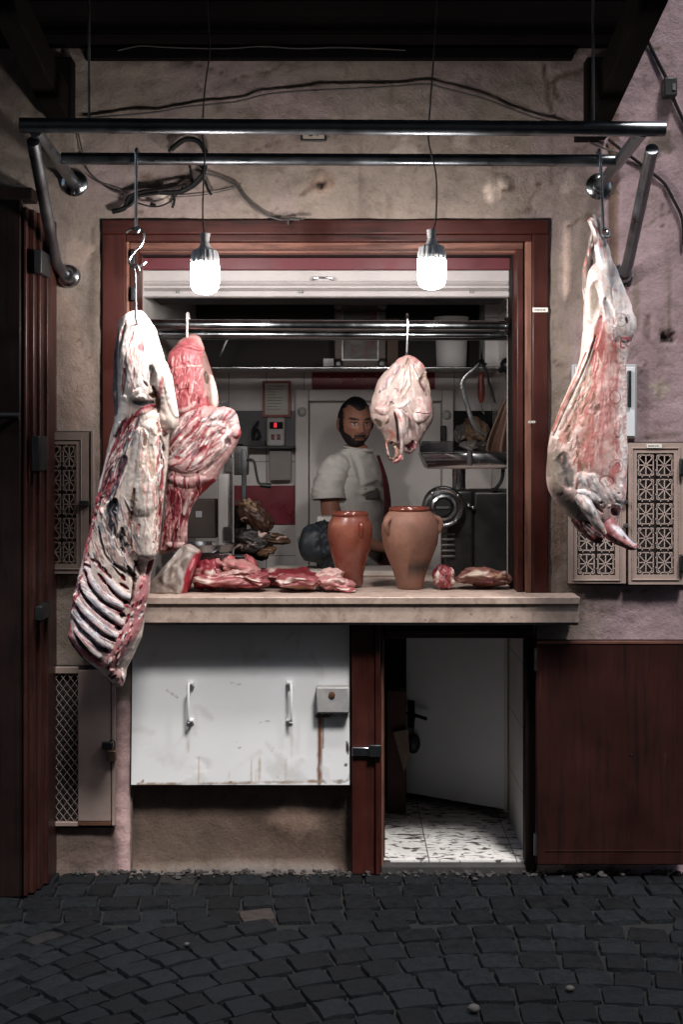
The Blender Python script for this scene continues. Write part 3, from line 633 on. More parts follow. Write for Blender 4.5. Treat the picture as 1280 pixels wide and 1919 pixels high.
# lamps
def emis():
    m, nt, b = new_mat('lit_bulb'); b.inputs['Base Color'].default_value = (.9, .9, .9, 1)
    b.inputs['Emission Color'].default_value = (1, .95, .925, 1); b.inputs['Emission Strength'].default_value = BULB; return m
BULB = 250
M['bulb'] = emis(); M['alu'] = pm('ribbed_grey_heatsink', S(214, 214, 214), .5, 0, var=.15, bmp=.03)
def lamp(px, py0, py1, pyn, cord, label):
    y = -.5; k = (y+CAM_D)/FPX; x = X(px, y); r = 27*k
    t = thing('pendant_lamp', label, 'lamp', (x, y, Z(py1, y)), 'bulbs hanging in front of the window')
    z0 = Z(py1, y); zg = Z(py0, y); zs = Z(pyn, y)
    MB().lathe([(r*.05, z0), (r*.35, z0+.001), (r*.62, z0+.005), (r*.82, z0+.012), (r*.95, z0+.024), (r*.99, z0+.04), (r, zg-.008), (r*.97, zg)], (x, y, 0), 32).build('bulb', M['bulb'], t)
    hz = zg+.001; h2 = hz+24*k
    mb = MB(); n = 64; pr = [(r*1.0, hz), (r*1.0, hz+.012), (r*.98, hz+.024), (r*.86, h2), (r*.5, h2+.008)]
    vs = []
    for (q, h) in pr:
        for a in range(n):
            ang = 2*math.pi*a/n; rr = q*(1 if a % 4 < 2 else .93); vs.append((x+rr*math.cos(ang), y+rr*math.sin(ang), h))
    fs = [(i*n+a, i*n+(a+1) % n, (i+1)*n+(a+1) % n, (i+1)*n+a) for i in range(len(pr)-1) for a in range(n)]+[tuple(range(n)), tuple(range((len(pr)-1)*n, len(pr)*n))]
    mb.add(vs, fs); mb.build('heat_sink', M['alu'], t)
    MB().lathe([(r*.55, h2+.007), (r*.42, h2+.012), (r*.33, h2+.022), (r*.27, h2+.03), (r*.3, h2+.033), (r*.32, h2+.046), (r*.36, h2+.05), (r*.36, h2+.058), (r*.25, zs-.014), (r*.17, zs-.004), (r*.1, zs)], (x, y, 0), 24).build('socket', M['white_dull'], t)
    pts = [(x, y, zs-.006)]+[(X(a, y), y, Z(b, y)) for a, b in cord]+[(X(cord[-1][0], y), y-.05, zA+(zF-zA)*.44)]
    MB().tube(spline(pts, 6), .0028, 8).build('cord', M['grey_cable'], t)
    return t
lamp(384, 495, 552, 446, [(381, 420), (380, 385), (382, 330), (384, 285), (380, 255), (381, 205), (386, 150), (393, 100), (391, 50), (388, 0), (387, -40)], 'lit white bulb lamp on a kinked cord above the meat on the left')
lamp(809, 488, 543, 436, [(817, 410), (818, 345), (814, 310), (803, 262), (806, 200), (812, 120), (816, 60), (820, 0), (820, -40)], 'lit white bulb lamp on a straighter cord above the hanging leg joint')

# cables
def cable(name, label, pts, r, mat, cat='cable', y=-.02, extra=()):
    mb = MB().tube(spline([(X(a, y), y-(c[0] if c else 0), Z(b, y)) for a, b, *c in pts], 7), r, 8)
    for rr, ps in extra: mb.tube(spline([(X(a, y), y-(c[0] if c else 0), Z(b, y)) for a, b, *c in ps], 7), rr, 7)
    return tag(mb.build(name, mat), label, cat)
cable('wall_cable', 'thin dark wire sagging across the plaster above the rack to a peak on the right', [(160, 222), (230, 217), (300, 210), (350, 201), (440, 192), (500, 178), (560, 172), (640, 168), (720, 164), (800, 159), (830, 166), (900, 184), (960, 206), (1010, 224), (1050, 235), (1110, 270), (1165, 290)], .0035, M['grey_cable'], extra=[(.005, [(585, 172), (597, 171)])])
cable('wall_cable', 'black bundle of taped cables looping over the left top corner of the window frame', [(212, 398, .01), (235, 392, .02), (245, 372, .02), (275, 362, .02), (320, 364, .02), (350, 358, .02), (375, 340, .02), (384, 318, .02), (386, 290, .02), (372, 268, .02), (350, 264, .02), (330, 276, .02), (322, 284, .02)], .010, M['black_cable'],
      extra=[(.006, [(222, 396, .02), (246, 388, .03), (262, 372, .03), (300, 366, .035)]), (.006, [(340, 362, .03), (362, 350, .035), (380, 330, .03)]), (.006, [(316, 285), (340, 266, .02), (365, 266, .03), (384, 282, .02)]), (.005, [(236, 392, .02), (262, 366, .03), (300, 360, .03), (352, 350, .03)]), (.005, [(325, 366, .02), (328, 378, .02), (324, 392, .02)]), (.003, [(250, 380, .02), (290, 390, .02), (320, 380, .02), (345, 352, .02)]), (.005, [(384, 340, .02), (390, 356, .02), (397, 368, .02)]), (.0035, [(355, 310, .02), (360, 335, .02), (362, 350, .02)]), (.007, [(283, 385, .02), (293, 388, .02)]), (.006, [(376, 312, .02), (384, 322, .03)])])
cable('wall_cable', 'grey cable curving from the black bundle down to the middle of the frame top', [(386, 328, .01), (410, 333), (440, 348), (455, 368), (475, 388), (500, 404), (525, 412), (548, 413, .02), (570, 412, .02)], .0045, M['grey_cable'], extra=[(.002, [(330, 370), (380, 366), (430, 356), (450, 350)]), (.006, [(545, 412, .02), (562, 414, .025)]), (.004, [(540, 414, .02), (540, 424, .02)])])
cable('wall_cable', 'thin wire dropping from the left bracket behind the rack to the cable bundle', [(120, 120), (128, 190), (145, 245), (152, 275), (165, 320), (200, 352), (232, 366)], .0028, M['grey_cable'], extra=[(.0022, [(130, 130), (122, 170), (128, 210)]), (.0022, [(165, 330), (190, 345), (240, 362)])])
cable('wall_cable', 'wire lying along the joint between the awning and the plaster', [(220, 96), (245, 90), (268, 87), (320, 90), (420, 92), (490, 88), (560, 92), (640, 90), (760, 95)], .003, M['grey_cable'], y=-.055)
bx = cable('wall_cable', 'black cable running down the pink wall beside the right bracket into a junction box', [(1196, 45), (1212, 75), (1232, 115), (1252, 155), (1262, 185), (1275, 215), (1292, 250)], .007, M['black_cable'])
tb = thing('junction_box', 'small black junction box on the cable high on the pink wall', 'junction box', (X(1257, 0), -.02, Z(180, 0)))
MB().box(X(1242, -.03), X(1266, -.03), -.06, -.005, Z(184, -.03), Z(150, -.03)).build('box', M['blackplastic'], tb, .004)
MB().box(X(1260, -.06), X(1266, -.06), -.064, -.06, Z(170, -.06), Z(158, -.06)).build('label_plate', M['dull_steel'], tb)
cable('wall_cable', 'black cable hanging down the pink wall to the right of the rack strut', [(1140, 262), (1165, 282), (1190, 300), (1222, 325), (1245, 345), (1262, 375), (1278, 410), (1282, 460)], .006, M['black_cable'])
mb = MB().tube([W(1246, 340, -.01), W(1257, 352, -.012)], .004)
# number plate
np_ = thing('number_plate', 'small framed house number plate half hidden behind the front tube of the rack', 'number plate', (X(588, 0), -.01, Z(268, 0)))
MB().box(X(564, 0), X(612, 0), -.022, -.005, Z(267, 0), Z(240, 0)).build('frame', M['blackplastic'], np_, .002)
MB().box(X(568, 0), X(608, 0), -.025, -.0225, Z(263.5, 0), Z(244, 0)).build('plate', pm('worn_enamel_plate', S(150, 138, 126), .5, var=.3, bmp=0), np_)
def text(body, name, mat, parent, loc, size, ext=.0008, rot=(math.pi/2, 0, 0)):
    cu = bpy.data.curves.new(name, 'FONT'); cu.body = body; cu.size = size; cu.extrude = ext; cu.align_x = 'CENTER'; cu.align_y = 'CENTER'
    me = bpy.data.meshes.new_from_object(bpy.data.objects.new('tmp_text', cu)); me.name = name
    o = bpy.data.objects.new(name, me); me.materials.append(mat); C.objects.link(o); o.parent = parent
    o.location = Vector(loc)-origin(parent); o.rotation_euler = rot; return o
text('01', 'number', M['blackplastic'], np_, (X(589, 0), -.0262, Z(252, 0)), .05)

# lattice meter cabinets
M['lattice'] = pm('beige_lattice_paint', S(176, 158, 150), .5, var=.2, scale=8, bmp=.05)
def lattice_door(px0, px1, py0, py1, lx0, lx1, ly0, ly1, y, parent, cols=2, rows=5):
    k = (y+CAM_D)/FPX; x0, x1, z0, z1 = X(px0, y), X(px1, y), Z(py1, y), Z(py0, y); a0, a1, c0, c1 = X(lx0, y), X(lx1, y), Z(ly1, y), Z(ly0, y); yb = y+.02
    mb = MB().box(x0, a0, y, yb, z0, z1).box(a1, x1, y, yb, z0, z1).box(a0, a1, y, yb, z0, c0).box(a0, a1, y, yb, c1, z1); fr = mb.build('door', M['beige_metal'], parent)
    e = .016; t = .004   # pressed line round the lattice
    mb = MB()
    for q in ((a0-e-t, a0-e, c0-e, c1+e), (a1+e, a1+e+t, c0-e, c1+e)): mb.box(q[0], q[1], y-.004, y-.0003, q[2], q[3])
    for q in (c0-e-t, c1+e): mb.box(a0-e-t, a1+e+t, y-.0043, y-.0004, q, q+t)
    mb.build('pressed_rim', M['beige_metal'], fr, .001)
    mb = MB(); w = .0036; d0 = y+.004
    def B(u0, v0, u1, v1, ww=w):
        mb.bar((a0+(a1-a0)*u0, d0, c0+(c1-c0)*v0), (a0+(a1-a0)*u1, d0, c0+(c1-c0)*v1), ww, .0035, up=(0, 1, 0))
    cu = 1/cols; rv = 1/rows
    for i in range(cols):
        for j in range(rows):
            gu, gv = .10*cu, .09*rv; u0, u1, v0, v1 = i*cu+gu, (i+1)*cu-gu, j*rv+gv, (j+1)*rv-gv; um, vm = (u0+u1)/2, (v0+v1)/2
            for q in ((u0, v0, u1, v0), (u0, v1, u1, v1), (u0, v0, u0, v1), (u1, v0, u1, v1), (u0, vm, u1, vm), (um, v0, um, v1)): B(*q)
            du, dv = (u1-u0)*.5, (v1-v0)*.5
            B(u0, v0+dv*.2, um, vm, w*.9); B(um, vm, u1, v1-dv*.2, w*.9); B(u0, v1-dv*.2, um, vm, w*.9); B(um, vm, u1, v0+dv*.2, w*.9)
            for su, sv in ((u0, v0), (u1, v0), (u0, v1), (u1, v1)):
                B(su, sv+(dv*.42 if sv == v0 else -dv*.42), su+(du*.42 if su == u0 else -du*.42), sv, w*.9)
            # links to the neighbours and border
            for (uu, vv, uu2, vv2) in ((um-du*.5, v0, um-du*.5, v0-gv*2), (um+du*.5, v0, um+du*.5, v0-gv*2), (um-du*.5, v1, um-du*.5, v1+gv), (um+du*.5, v1, um+du*.5, v1+gv), (u0, vm-dv*.5, u0-gu*2, vm-dv*.5), (u0, vm+dv*.5, u0-gu*2, vm+dv*.5), (u1, vm-dv*.5, u1+gu, vm-dv*.5), (u1, vm+dv*.5, u1+gu, vm+dv*.5)):
                B(max(0, uu), max(0, vv), max(0, min(1, uu2)), max(0, min(1, vv2)))
    mb.build('lattice', M['lattice'], fr)
    return fr
cb = thing('meter_cabinet', 'beige metal meter cabinet with two pierced lattice doors beside the lamb carcass', 'cabinet', (X(1200, 0), -.02, Z(1095, 0)))
MB().box(X(1062, 0), X(1310, 0), -.018, -.002, Z(1096, 0), Z(828, 0)).build('body', M['soot'], cb)
lattice_door(1066, 1173, 840, 1093, 1082, 1153, 864, 1078, -.05, cb)
fr = lattice_door(1178, 1285, 830, 1095, 1193.5, 1263, 849, 1077, -.052, cb)
for py in (875, 1055): MB().box(X(1274, -.06), X(1284, -.06), -.075, -.052, Z(py+15, -.06), Z(py-16, -.06)).build('hinge', M['blackplastic'], fr, .003)
for py in (941, 985): MB().lathe([(.009, 0), (.009, -.012), (.006, -.018)], (X(1173, -.06), -.05, Z(py, -.06)), 12, 'y').build('lock', M['dull_steel'], fr)
def sticker(label, px0, px1, py0, py1, y, rot=0):
    mb = MB().box(X(px0, y), X(px1, y), y-.0012, y, Z(py1, y), Z(py0, y)); o = mb.build('sticker', M['paper']); tag(o, label, 'sticker')
    mb = MB(); r = random.Random(px0); q = px0+(px1-px0)*.1
    while q < px1-(px1-px0)*.15:
        wd = r.uniform(.03, .08)*(px1-px0); mb.box(X(q, y), X(q+wd, y), y-.0016, y-.00125, Z(py0+(py1-py0)*.68, y), Z(py0+(py1-py0)*.36, y)); q += wd+r.uniform(.01, .05)*(px1-px0)
    mb.build('print', M['grey_cable'], o); return o
sticker('white printed strip label on the lattice door at the far right', 1212, 1240, 832, 839.5, -.0575)
sticker('white printed strip label stuck across the right side of the red window frame', 998, 1027, 577, 585.5, -.0205)
sticker('tiny white tag lower down on the right side of the red window frame', 990, 1003, 789, 793, -.0205)
cl = thing('meter_cabinet', 'dim beige lattice cabinet between the dark shutters and the red window frame', 'cabinet', (X(128, 0), -.02, Z(1076, 0)))
MB().box(X(84, 0), X(172, 0), -.018, -.002, Z(1077, 0), Z(808, 0)).build('body', M['soot'], cl)
M['beige_metal_'] = M['beige_metal']; M['beige_metal'] = pm('shaded_beige_metal', S(118, 103, 95), .6, var=.3, scale=8, bmp=.05); M['lattice_'] = M['lattice']; M['lattice'] = M['beige_metal']  # left cabinet's beige darkened and browned to carry the shutters' shade
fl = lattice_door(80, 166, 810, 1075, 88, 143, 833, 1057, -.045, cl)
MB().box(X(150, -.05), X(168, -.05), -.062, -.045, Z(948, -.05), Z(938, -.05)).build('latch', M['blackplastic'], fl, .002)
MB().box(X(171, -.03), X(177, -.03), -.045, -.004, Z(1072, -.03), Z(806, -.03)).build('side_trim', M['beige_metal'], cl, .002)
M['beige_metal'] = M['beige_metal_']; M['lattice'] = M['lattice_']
# mesh door cabinet low on the left
mc = thing('mesh_cabinet', 'low beige metal cabinet door with diamond mesh panel and a padlock', 'cabinet', (X(150, 0), -.02, Z(1548, 0)))
y = -.035
MB().box(X(80, 0), X(217, 0), -.012, -.003, Z(1549, 0), Z(1245, 0)).build('body', M['soot'], mc)
mb = MB().box(X(146, y), X(208, y), y, y+.02, Z(1538, y), Z(1256, y)).box(X(80, y), X(146, y), y, y+.02, Z(1262, y), Z(1250, y)).box(X(80, y), X(146, y), y, y+.02, Z(1548, y), Z(1540, y)); dr = mb.build('door', M['beige_metal'], mc, .002)
MB().box(X(209.5, y), X(216, y), y-.004, y+.02, Z(1546, y), Z(1250, y)).build('post', M['beige_metal'], mc, .002)
MB().box(X(146, y), X(208, y), y-.002, y+.018, Z(1546, y), Z(1539, y)).build('bottom_rail', M['rust'], mc, .001)
mb = MB(); rows = 30; zz0, zz1 = Z(1540, y), Z(1262, y); xa, xb = X(82, y), X(146, y); cw = (xb-xa)/4.5
for j in range(rows):
    za = zz0+(zz1-zz0)*j/rows; hh = (zz1-zz0)/rows; pts = []
    for i in range(10):
        pts.append((xa+cw*i/2, y+.008, za+(hh if (i+j) % 2 else 0)*1.0))
    mb.tube(pts, .0016, 5)
mb.build('mesh_panel', M['lattice'], dr)
pl = thing('padlock', 'worn brass padlock hanging on the low mesh cabinet by the pink wall strip', 'padlock', (X(208, y), y-.02, Z(1425, y)))
MB().box(X(202, y), X(219, y), y-.028, y-.006, Z(1424, y), Z(1403, y)).build('body', pm('worn_brass', S(112, 92, 76), .45, .7, var=.4, scale=30), pl, .004)
MB().tube(spline([W(205, 1404, y-.017), W(205, 1392, y-.017), W(210, 1385, y-.017), W(215, 1391, y-.017), W(215, 1404, y-.017)], 5), .003, 8).build('shackle', M['dull_steel'], pl)
MB().box(X(192, y), X(212, y), y-.02, y-.0045, Z(1402, y), Z(1388, y)).build('hasp', M['blackplastic'], mc, .004)
# electrical box behind the carcass
eb = thing('electrical_box', 'pale grey wall box with a dark slot half hidden behind the lamb carcass', 'electrical box', (X(1130, 0), -.02, Z(822, 0)))
MB().box(X(1070, 0), X(1190, 0), -.035, -.004, Z(822, 0), Z(684, 0)).build('body', pm('grey_box_rim', S(150, 152, 154), .5, var=.15), eb, .004)
MB().box(X(1075, 0), X(1186, 0), -.04, -.0355, Z(818, 0), Z(689, 0)).build('lid', M['grey_metal'], eb, .002)
MB().box(X(1171, 0), X(1178, 0), -.052, -.0402, Z(764, 0), Z(696, 0)).build('slot_cover', M['blackplastic'], eb, .003)
# neighbour's folded shutters
ns = thing('folded_shutters', 'dark panelled wooden shutters of the next shop at the left edge', 'shutters', (-1.25, -.15, 0))
y0 = -.30
def panel_leaf(x0, x1, z0, z1, ya, yb, mat, parent, divs):
    lf = MB().box(x0, x1, ya+.012, yb, z0, z1).build('leaf', mat, parent, .003)
    MB().box(x1-.075, x1, ya, ya+.012, z0, z1).build('stile', mat, lf, .004); MB().box(x0, x0+.075, ya, ya+.012, z0, z1).build('stile', mat, lf, .004)
    zs = [z0]+divs+[z1]
    for q in zs:
        MB().box(x0+.075, x1-.075, ya+.001, ya+.012, max(z0, q-.035), min(z1, q+.035)).build('rail', mat, lf, .004)
    for a, b in zip(zs[:-1], zs[1:]):
        MB().box(x0+.1, x1-.1, ya+.004, ya+.013, a+.06, b-.06).build('panel', mat, lf, .008)
    return lf
panel_leaf(-1.62, X(38, y0), .0, Z(374, y0), y0, y0+.045, M['shutterwood'], ns, [Z(p, y0) for p in (1500, 1180, 905, 790, 680, 565)])
mb = MB().tube([(-1.5, y0-.03, Z(779, y0)), (X(40, y0), y0-.03, Z(780, y0))], .012, 12); mb.tube([(X(34, y0), y0-.03, Z(780, y0)), (X(34, y0), y0+.01, Z(780, y0))], .008, 8); mb.build('pull_bar', M['blackplastic'], ns)
M['shutteredge'] = wood('red_shutter_edge', S(54, 27, 22), S(27, 14, 12), 'z', wear=S(116, 76, 62))
for (pa, pb, yy, py) in ((43, 50, -.29, 388), (53, 64, -.26, 393), (68, 76, -.22, 400), (77, 90, -.16, 404)):
    MB().box(X(pa, yy), X(pb, yy), yy, -.01, .0, Z(py, yy)).build('folded_edge', M['shutteredge'], ns, .004)
MB().box(X(40, -.2), X(90, -.12), -.12, -.008, .0, Z(398, -.2)).build('backing', M['shutterwood'], ns)
for (px, py, h) in ((70, 490, 44), (66, 850, 66), (72, 1150, 26)):
    MB().box(X(px-7, -.3), X(px+7, -.3), -.297, -.15, Z(py+h/2, -.3), Z(py-h/2, -.3)).build('hinge', M['blackplastic'], ns, .002)
MB().box(-1.64, X(60, -.1), -.1, -.006, Z(376, -.1)+.002, Z(352, -.1)).build('head_rail', M['shutterwood'], ns, .003)
# ================================================================ hanging meat
def meat_mat(name, rough=.38, fib=(60, 60, 9), fine=.22, sss=.0):
    m, nt, b = new_mat(name); v = coords(nt, fib)
    a = nt.nodes.new('ShaderNodeAttribute'); a.attribute_name = 'Col'
    n1 = noise(nt, v, 1.0, 7, .65, .8); n2 = noise(nt, coords(nt), 45, 7, .65)
    c = mixc(nt, 1, a.outputs['Color'], ramp(nt, n1, [(.3, (1-fine, 1-fine*1.2, 1-fine*1.2)), (.7, (1.1, 1.1, 1.1))]), 'MULTIPLY')
    c = mixc(nt, 1, c, ramp(nt, n2, [(.32, (.8, .74, .74)), (.6, (1.05, 1.05, 1.05))]), 'MULTIPLY')
    nt.links.new(c, b.inputs['Base Color'])
    nt.links.new(ramp(nt, n2, [(.3, rough-.14), (.7, rough+.18)]), b.inputs['Roughness'])
    b.inputs['Specular IOR Level'].default_value = .45
    if sss:
        b.inputs['Subsurface Weight'].default_value = sss; b.inputs['Subsurface Radius'].default_value = (.012, .004, .003); b.inputs['Subsurface Scale'].default_value = 1
    h = nd(nt, 'ShaderNodeMath', operation='MULTIPLY_ADD'); nt.links.new(n1, h.inputs[0]); h.inputs[1].default_value = .8; nt.links.new(n2, h.inputs[2])
    bump(nt, b, h.outputs[0], .32, .004); return m
M['meat'] = meat_mat('raw_meat'); M['meat_x'] = meat_mat('raw_meat_cut', fib=(30, 30, 30))
FAT = np.array(S(232, 214, 200)); WHITE = np.array(S(240, 234, 228)); PINK = np.array(S(206, 140, 138)); REDM = np.array(S(146, 50, 58)); DRED = np.array(S(84, 22, 30)); WINE = np.array(S(104, 44, 54))
GREY = np.array(S(108, 112, 116)); NAVY = np.array(S(40, 44, 50)); DARK = np.array(S(28, 24, 26)); BROWN = np.array(S(110, 82, 66)); CREAM = np.array(S(230, 214, 200)); LGREY = np.array(S(196, 200, 206)); TAN = np.array(S(170, 146, 130))
def grid_normals(V, n, m):
    G = V.reshape(n, m, 3)
    dv = np.gradient(G, axis=0); du = np.roll(G, -1, 1)-np.roll(G, 1, 1)
    N = np.cross(du, dv); N /= (np.linalg.norm(N, axis=2, keepdims=True)+1e-9); return N.reshape(-1, 3)
def body(name, rows, zoom, yc, depth, nu, nv, base, ss, mat, parent, seed=1, lump=.006, backd=None, smooth=3, dmax=.13, rough_col=.0, skew=0, bend=None):
    """closed loft through measured left/right edges; strokes give the local colour and relief"""
    ox, oy, sc_ = zoom
    r = np.array(rows, float); py = oy+r[:, 0]/sc_; xl = ox+r[:, 1]/sc_; xr = ox+r[:, 2]/sc_
    v = np.linspace(py[0], py[-1], nv)
    L = np.interp(v, py, xl); Rr = np.interp(v, py, xr)
    ker = np.ones(2*smooth+1)/(2*smooth+1)
    pad = lambda q: np.convolve(np.pad(q, smooth, mode='reflect', reflect_type='odd'), ker, 'valid')
    L, Rr = pad(L), pad(Rr)
    nf = int(nu*.72); nb = nu-nf
    tf = np.linspace(-1, 1, nf, endpoint=False); tf = np.sin(tf*math.pi/2)*.45+tf*.55
    tb = np.linspace(1, -1, nb, endpoint=False); tb = np.sin(tb*math.pi/2)*.7+tb*.3
    t = np.r_[tf, tb]; front = np.r_[np.ones(nf), -np.ones(nb)]
    prof = np.sqrt(np.clip(1-t*t, 0, 1))**.85
    hw = (Rr-L)/2; cx = (Rr+L)/2; k = (yc+CAM_D)/FPX
    dp = np.minimum(hw*k*depth, dmax)
    e = np.minimum(1, np.sqrt(np.clip((v-v[0])/(v[-1]-v[0])/.03, 0, 1)))*np.minimum(1, np.sqrt(np.clip((v[-1]-v)/(v[-1]-v[0])/.03, 0, 1)))
    dp = pad(dp)*np.maximum(e, .05)
    PX = cx[:, None]+hw[:, None]*t[None]; PY = np.repeat(v[:, None], nu, 1)
    Y = yc-np.where(front[None] > 0, dp[:, None]*prof[None], -dp[:, None]*prof[None]*(backd if backd is not None else .8))
    if bend is not None: Y = Y+np.interp(v, [oy+q[0]/sc_ for q in bend], [q[1] for q in bend])[:, None]
    V = np.stack([(PX-640)*k, Y, CAM_H-(PY-830)*k], 2).reshape(-1, 3)
    N = grid_normals(V, nv, nu)
    if N[nv//2*nu+nf//2][1] > 0: N = -N
    P = np.c_[PX.ravel(), PY.ravel()]
    col = np.tile(base, (len(P), 1)).astype(float); H = np.zeros(len(P))
    ssz = [([(ox+a/sc_, oy+b/sc_) for a, b in q[0]], q[1]/sc_)+tuple(q[2:]) for q in ss]
    isf = np.repeat(front[None] > 0, nv, 0).ravel()
    colf = col.copy(); Hf = H.copy(); strokes(P, colf, Hf, ssz, 1.0, seed)
    edge = np.repeat(np.clip((1-np.abs(t))/.06, 0, 1)[None], nv, 0).ravel()
    colb = col*.85
    strokes(P, colb, np.zeros(len(P)), [q for q in ssz if q[1]*sc_ > 40], 1.0, seed)
    col = np.where(isf[:, None], colf, colb); H = np.where(isf, Hf*edge, 0)
    H += fbm(V*14, seed, 4)*lump+fbm(V*45, seed+3, 3)*lump*.35
    col *= (1+.10*fbm(np.c_[V[:, 0]*60, V[:, 1]*60, V[:, 2]*14], seed+8, 3))[:, None]
    V = V+N*H[:, None]
    F = [(j*nu+i, j*nu+(i+1) % nu, (j+1)*nu+(i+1) % nu, (j+1)*nu+i) for j in range(nv-1) for i in range(nu)]
    F += [tuple(range(nu-1, -1, -1)), tuple(range((nv-1)*nu, nv*nu))]
    return link(name, V, F, mat, parent, 0, 0, cols=np.clip(col, .003, .92))
rr_ = random.Random(8)
def streaks(A, quad, n, d, ln, wd, pal, h, rng):
    """fibres, veins and films laid along a direction inside a four cornered patch (tl, tr, bl, br)"""
    L_ = math.hypot(*d); d = (d[0]/L_, d[1]/L_)
    for k in range(n):
        u, v = rng.random(), rng.random(); tl, tr, bl, br = quad
        x = (tl[0]*(1-u)+tr[0]*u)*(1-v)+(bl[0]*(1-u)+br[0]*u)*v; y = (tl[1]*(1-u)+tr[1]*u)*(1-v)+(bl[1]*(1-u)+br[1]*u)*v
        l_ = rng.uniform(*ln); w_ = rng.uniform(*wd); j = rng.uniform(-.18, .18); e = (d[0]-d[1]*j, d[1]+d[0]*j); k2 = rng.uniform(-.15, .15)*l_
        pts = [(x-e[0]*l_/2, y-e[1]*l_/2), (x-e[1]*k2, y+e[0]*k2), (x+e[0]*l_/2, y+e[1]*l_/2)]
        A((pts, w_, pal[k % len(pal)], rng.uniform(-h, h), 1.0, .8, .7))
def limb(name, pts, rad, zoom, base, ss, mat, parent, seed=2, n=40, lump=.003, dens=10, flat=None):
    """tapering limb through (zoom x, zoom y, depth) joints"""
    ox, oy, sc_ = zoom
    P = spline([(ox+a/sc_, oy+b/sc_, c) for a, b, c in pts], dens)
    rs = [float(q) for q in np.interp(np.linspace(0, len(rad)-1, len(P)), range(len(rad)), rad)]
    for i, q in ((0, .35), (1, .75), (-1, .35), (-2, .75)): rs[i] *= q
    pw = [Vector((X(p.x, p.z), p.z, Z(p.y, p.z))) for p in P]; kk = (pw[0].y+CAM_D)/FPX/sc_
    mb = MB().tube(pw, [r*kk for r in rs], n, flat=flat); V = np.array(mb.v)
    PP = np.c_[640+V[:, 0]/(V[:, 1]+CAM_D)*FPX, 830+(CAM_H-V[:, 2])/(V[:, 1]+CAM_D)*FPX]
    col = np.tile(base, (len(V), 1)).astype(float); H = np.zeros(len(V))
    strokes(PP, col, H, [([(ox+a/sc_, oy+b/sc_) for a, b in q[0]], q[1]/sc_)+tuple(q[2:]) for q in ss], 1.0, seed)
    N = np.zeros_like(V)
    for i in range(len(pw)):
        d = V[i*n:(i+1)*n]-np.array(pw[i]); N[i*n:(i+1)*n] = d/(np.linalg.norm(d, axis=1, keepdims=True)+1e-9)
    rq = random.Random(seed); ex = []
    for q_ in range(30):
        i = rq.randrange(2, len(P)-3); a, b_ = P[i], P[min(i+rq.randint(2, 6), len(P)-1)]; o1, o2 = rq.uniform(-1, 1)*rs[i]/sc_, rq.uniform(-1, 1)*rs[i]/sc_
        ex.append(([(a.x+o1, a.y+o2*.4), (b_.x+o1*.8, b_.y+o2*.4)], rq.uniform(1, 3), [np.clip(base*1.3+.05, 0, .85), base*.55, np.array(S(200, 130, 128)), np.array(S(226, 214, 206))][q_ % 4], rq.uniform(-.0006, .0006), 1, .9))
    strokes(PP, col, H, ex, 1.0, seed+3); col *= (1+.22*fbm(V*30, seed+2, 3))[:, None]
    V = V+N*(fbm(V*18, seed, 4)*lump*2.6+H)[:, None]
    return link(name, V, mb.f, mat, parent, 0, 0, cols=np.clip(col, .003, .92))

# ---------------------------------------------------------------- rib side on the left
Z5 = (100, 560, 2.526)
def z7(pts): return [((120+x/4.795-100)*2.526, (900+y/4.795-560)*2.526) for x, y in pts]
q7 = 2.526/4.795
rows = [(62, 372, 408), (75, 345, 425), (100, 315, 440), (150, 300, 480), (250, 285, 515), (350, 282, 545), (450, 285, 568), (520, 292, 582), (580, 290, 588), (605, 281, 575), (640, 272, 552), (700, 262, 550), (800, 240, 545), (900, 215, 530), (1000, 195, 520), (1100, 172, 510), (1200, 145, 495), (1250, 135, 478), (1300, 120, 462), (1400, 95, 450), (1500, 82, 430), (1600, 66, 420), (1640, 85, 400), (1700, 130, 370), (1750, 200, 345), (1800, 250, 340), (1838, 278, 318)]
ss = []
A = ss.append
# haunch
A(([(415, 90), (400, 250), (440, 380)], 130, WHITE, .012, .9, .4, 0)); A(([(395, 120), (380, 180), (365, 240)], 8, PINK, -.002, .9, .6)); A(([(430, 150), (420, 230), (425, 270)], 14, PINK, -.002, .9, .8)); A(([(405, 235), (430, 250)], 16, np.array(S(190, 110, 112)), -.001, 1, .9)); A(([(455, 190), (450, 260)], 9, PINK, 0, .9, .8))
A(([(470, 330), (480, 380), (470, 410)], 12, CREAM, -.006, .8, .5)); A(([(440, 400), (455, 420)], 8, BROWN, -.004, .9, .6))
A(([(345, 130), (330, 200), (322, 300)], 10, TAN, -.004, .9, .5)); A(([(300, 150), (295, 300), (292, 450), (300, 545)], 24, GREY, -.006, .6, .35, .3)); A(([(300, 240), (296, 330)], 14, np.array(S(70, 74, 78)), 0, .9, .6))  # grey left edge: bluish membrane with its shade side painted in
A(([(352, 340), (348, 390), (338, 460)], 11, REDM, -.004, .6, .5)); A(([(335, 460), (320, 520)], 9, PINK, 0, .8, .6)); A(([(350, 470), (330, 560), (305, 640)], 26, WHITE, .006, .8, .4))
# right hanging lobe
A(([(500, 330), (535, 440), (562, 560), (560, 600)], 46, CREAM, .022, .9, .2, .2)); A(([(520, 380), (548, 470), (570, 560)], 16, WHITE, .004, .9, .4))
A(([(480, 420), (500, 470), (508, 540)], 9, BROWN, -.012, .6, .4)); A(([(470, 460), (495, 465)], 13, np.array(S(150, 104, 74)), -.012, .7, .5)); A(([(480, 340), (470, 400), (490, 440)], 8, TAN, -.006, .9, .6))
A(([(420, 440), (400, 470), (440, 470)], 22, np.array(S(236, 226, 214)), .008, .9, .5))
